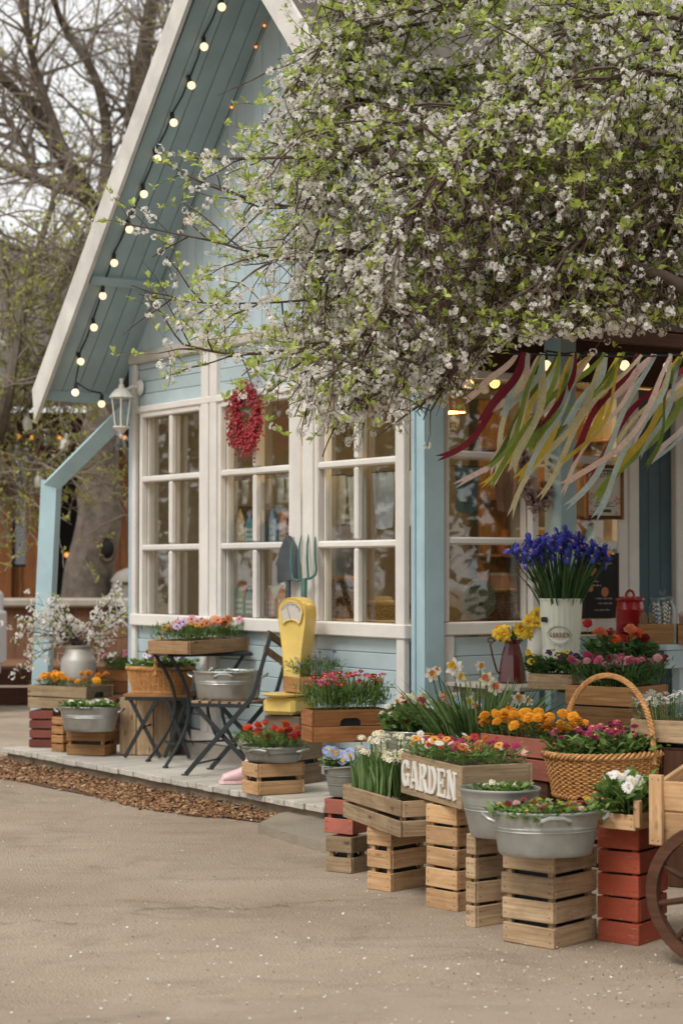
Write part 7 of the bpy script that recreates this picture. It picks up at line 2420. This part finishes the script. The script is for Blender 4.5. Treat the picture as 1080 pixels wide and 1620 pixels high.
# young budding tree hung with glass jars
yt0 = at_d(-40, 1080, 17.6)
yt = thing('budding_tree', 'slender tree with yellow-green buds and hanging jars at the left edge', 'tree', (yt0.x, yt0.y, 0))
YO = Vector(yt.location); ends = []; ty = MB()
YL = [[(-40, 1080), (-35, 900), (-20, 760), (10, 640), (30, 520), (60, 400), (90, 300)], [(-20, 780), (30, 720), (90, 745), (140, 740), (205, 690)],
      [(-10, 700), (50, 640), (110, 600), (170, 640), (215, 760)], [(10, 640), (70, 560), (110, 450), (135, 350)], [(0, 660), (30, 600), (90, 590), (150, 560)],
      [(20, 560), (10, 450), (-10, 330)], [(60, 430), (120, 420), (170, 380)], [(-20, 760), (20, 770), (50, 790)], [(140, 740), (190, 800), (212, 850)]]
for k, ps in enumerate(YL):
    PP = smooth_path([at_d(x, y, 17.6 + rr.uniform(-.5, .5) * (j > 0)) for j, (x, y) in enumerate(ps)], 24)
    r0 = (.09, .025, .03, .03, .018, .03, .016, .012, .012)[k]
    m = MB(); m.tube([p - YO for p in PP], [r0 * (1 - .75 * i / len(PP)) for i in range(len(PP))], 7, caps=False); m.build('trunk' if k == 0 else 'limb', 'bark_old' if k == 0 else 'twig_far', yt, smooth=True)
    for i in range(2, len(PP)):
        if PP[i].z < 1.75: continue
        if proj(PP[i])[0] > 100 and proj(PP[i])[1] > 660 and rr.random() < .8: continue
        for q in range(2):
            d = Vector((rr.gauss(.1, .7), rr.gauss(0, .5), rr.gauss(.0, .7))).normalized()
            grow(ty, PP[i] - YO, d, rr.uniform(.3, .65), .010, 2, 3, rr, ends, .7, -.03, (3, 4), .55)
tag(ty.build('twig', 'twig_far', yt), kind='stuff')
E = np.array([tuple(e) for e in ends if rr.random() < .62 and not (proj(Vector(e) + YO)[0] > 232)]); E = np.repeat(E, 3, 0); N = len(E)
print('bud leaves', N)
tag(put('bud_leaf', scatter_mesh('bud_leaf', tv, tf, rots(nl.uniform(0, 6.28, N), -nl.uniform(0, 1.3, N), nl.normal(0, .5, N), nl.uniform(.025, .06, N)), E + nl.normal(0, .015, (N, 3)), 'leaf_far'), yt), kind='stuff')
for k, (x, y) in enumerate([(9, 548), (26, 598), (28, 566), (20, 622), (66, 645), (72, 705), (100, 712), (24, 730), (43, 735), (61, 772), (191, 712), (104, 690), (88, 610), (5, 655), (160, 560), (45, 680)]):
    p = at_d(x, y, 17.3 + rr.uniform(-.3, .3))
    o = thing('hanging_jar', 'small clear glass bottle hanging in the budding tree', 'jar', p, rr.uniform(0, 3), 'glass bottles hung in the budding tree')
    o.rotation_euler = (rr.uniform(-.3, .3), rr.uniform(-.3, .3), 0)
    m = MB(); m.lathe([(.035, 0), (.042, .01), (.042, .09), (.022, .115), (.022, .135)], 14); m.build('body', 'white_enamel' if k % 3 == 0 else 'jar_glass', o, smooth=True)
    m = MB(); m.lathe([(.026, .135), (.026, .155)], 12, cap1=True); m.build('cap', 'zinc', o)
    m = MB(); m.tube([(0, 0, .155), (0, 0, .32)], .003, 4); m.build('string', 'cable', o)

# terrace of the wooden cafe
tz = .40
fl = at_d(-140, 1050, 19.4); fr = at_d(330, 1050, 19.4)
tr = thing('cafe_terrace', 'raised brown timber terrace step in front of the cafe', 'terrace', (0, 0, 0))
for k in range(14):
    slat('plank', fr.x - fl.x, .115, .03, 'wood_cafe_plank', tr, ((fl.x + fr.x) / 2, 19.46 + .12 * k, tz - .015))
for z0 in (.29, .10):
    slat('fascia_board', fr.x - fl.x, .03, .17, 'wood_step', tr, ((fl.x + fr.x) / 2, 19.40, z0))
bl_ = at_d(-120, 1000, 21.0); br_ = at_d(300, 1000, 21.0)
bal = thing('plank_balustrade', 'low brown plank balustrade with pale cap behind the milk can', 'fence', (0, 0, 0))
x = bl_.x
while x < br_.x:
    slat('plank', .66, .02, .108, 'wood_cafe_plank', bal, (x + .055, 21.0, tz + .30), (0, pi / 2, 0)); x += .112
slat('cap', br_.x - bl_.x, .22, .10, 'concrete', bal, ((bl_.x + br_.x) / 2, 21.0, tz + .62), b=.03)
# the cafe
cf_ = thing('wooden_cafe', 'brown wooden cafe with dark openings and grey roof behind the trees', 'building', (0, 25, 0))
def cx(px, d=25.0): return (px - 540) / FPX * d
def cb_(name, px0, px1, z0, z1, dy, th, mat, d=25.0):
    m = MB(); m.box(((cx(px0, d) + cx(px1, d)) / 2, d - 25 + dy, (z0 + z1) / 2), (cx(px1, d) - cx(px0, d), th, z1 - z0), .01)
    return m.build(name, mat, cf_)
cb_('floor', -200, 400, .2, .42, 1.5, 4.0, 'wood_step')
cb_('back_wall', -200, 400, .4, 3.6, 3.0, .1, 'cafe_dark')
cb_('beam', -200, 400, 2.95, 3.45, -.05, .14, 'wood_step')
for a, b_, mt in ((-60, -42, 'wood_cafe'), (-4, 20, 'wood_cafe'), (43, 68, 'wood_cafe'), (-110, -90, 'wood_cafe'), (260, 285, 'wood_cafe')):
    w = cx(b_) - cx(a)
    slat('post', 2.6, .12, w, mt, cf_, (cx((a + b_) / 2), -.02, 1.70), (0, pi / 2, 0))
k_ = 0
for a in range(176, 262, 14):
    slat('wall_plank', 2.6, .05, cx(a + 13.4) - cx(a), 'wood_cafe', cf_, (cx(a + 7), 0.05, 1.70), (0, pi / 2, 0))
for a in range(20, 43, 8):
    slat('wall_plank', 1.0, .05, .06, 'wood_cafe', cf_, (cx(a + 4), 0.06, .92), (0, pi / 2, 0))
m = MB(); m.box((cx(32), .08, 2.2), (cx(43) - cx(20), .01, 1.5)); m.build('pane', 'glass', cf_)
rp_ = MB(); rp_.add([(cx(-260), -1.0, 3.45), (cx(420), -1.0, 3.45), (cx(420), 4.0, 6.2), (cx(-260), 4.0, 6.2), (cx(-260), -1.0, 3.58), (cx(420), -1.0, 3.58), (cx(420), 4.0, 6.33), (cx(-260), 4.0, 6.33)], [(3, 2, 1, 0), (4, 5, 6, 7), (0, 1, 5, 4), (1, 2, 6, 5), (2, 3, 7, 6), (3, 0, 4, 7)])
rp_.build('roof', 'roof_grey', cf_)
for k, (x0, z0, mt) in enumerate(((100, 1.0, 'wood_cafe'), (112, 1.35, 'wood_dark'), (108, 1.75, 'wood_cafe'), (120, .75, 'wood_dark'))):
    m = MB(); m.box((cx(x0), 2.4, z0), (.5, .3, .06), .01); m.build('shelf', mt, cf_)
string_lights('string_lights', 'row of amber bulbs under the cafe roof edge', [at_d(x, y, 24.6) for x, y in ((30, 690), (52, 692), (73, 692), (94, 693), (197, 693))], .028, 'bulb_amber', .008, .03, .03, sag=.03)
for k, (x, y) in enumerate(((106, 878), (112, 884), (118, 880))):
    p = at_d(x, y, 26.6); o = thing('table_lamp', ('left', 'middle', 'right')[k] + ' of three dim amber lamps inside the cafe', 'lamp', p)
    m = MB(); m.sphere((0, 0, 0), .035, 10, 6); m.build('bulb', 'bulb_amber', o); m = MB(); m.tube([(0, 0, -.2), (0, 0, -.03)], .02, 8); m.build('stand', 'wood_dark', o)
ac = at_d(-56, 1010, 18.6)
ar = thing('armchair', 'pale grey upholstered armchair cut off by the left edge', 'chair', (ac.x, ac.y, 0))
m = MB(); m.box((0, .0, .42), (.62, .62, .18), .05); m.build('seat', 'grey_fabric', ar)
m = MB(); m.box((.02, .28, .82), (.60, .14, .72), .06, (-.12, 0, 0)); m.build('backrest', 'grey_fabric', ar)
for s in (-1, 1):
    m = MB(); m.box((s * .32, .0, .72), (.09, .6, .52), .04); m.build('armrest', 'grey_fabric', ar)
    for q in (-1, 1): slat('leg', .36, .04, .04, 'wood_dark', ar, (s * .26, q * .24, .18), (0, pi / 2, 0))
tk = at_d(203, 960, 21.8)
o = thing('storage_bin', 'squat grey bin with domed lid behind the shop corner', 'bin', (tk.x, tk.y, tz))
m = MB(); m.box((0, 0, .42), (.34, .34, .84), .03); m.build('body', 'tank_grey', o)
m = MB(); m.lathe([(.2, .84), (.2, .87), (.14, .95), (.03, 1.0)], 20); m.build('lid', 'tank_grey', o, smooth=True)
# off-view trees: left three for window reflections, right two added to shade the porch
for k, (X, Y, Hh) in enumerate(((-9.5, 14.5, 5.2), (-11.5, 18.0, 6.0), (-8.5, 21.5, 5.0), (5.9, 6.6, 6.0), (6.3, 9.8, 6.2))):
    o = thing('off_view_tree', ('broad green tree mirrored in the left window', 'tall green tree mirrored in the middle window', 'far green tree mirrored in the corner window', 'unseen green tree added to shade the porch', 'tall unseen tree added to darken the side window')[k], 'tree', (X, Y, 0))
    m = MB(); m.tube([(0, 0, 0), (.05, 0, 1.2), (0, .05, 2.4)], [.2, .15, .1], 10); m.build('trunk', 'bark', o, smooth=True)
    N = 5200; q = nl.normal(0, 1, (N, 3)); q /= np.linalg.norm(q, axis=1)[:, None]; q *= nl.random((N, 1)) ** .4
    lump = 1 + .25 * np.sin(q[:, :1] * 7 + k) * np.cos(q[:, 1:2] * 6)
    q = q * lump * np.array([1.7, 1.7, Hh * .42]) + np.array([0, 0, Hh * .58])
    tag(put('crown', scatter_mesh('crown', tv, tf, rots(nl.uniform(0, 6.28, N), -nl.uniform(0, 1.4, N), nl.normal(0, .6, N), nl.uniform(.11, .2, N)), q, 'leaf_hedge'), o), kind='stuff')
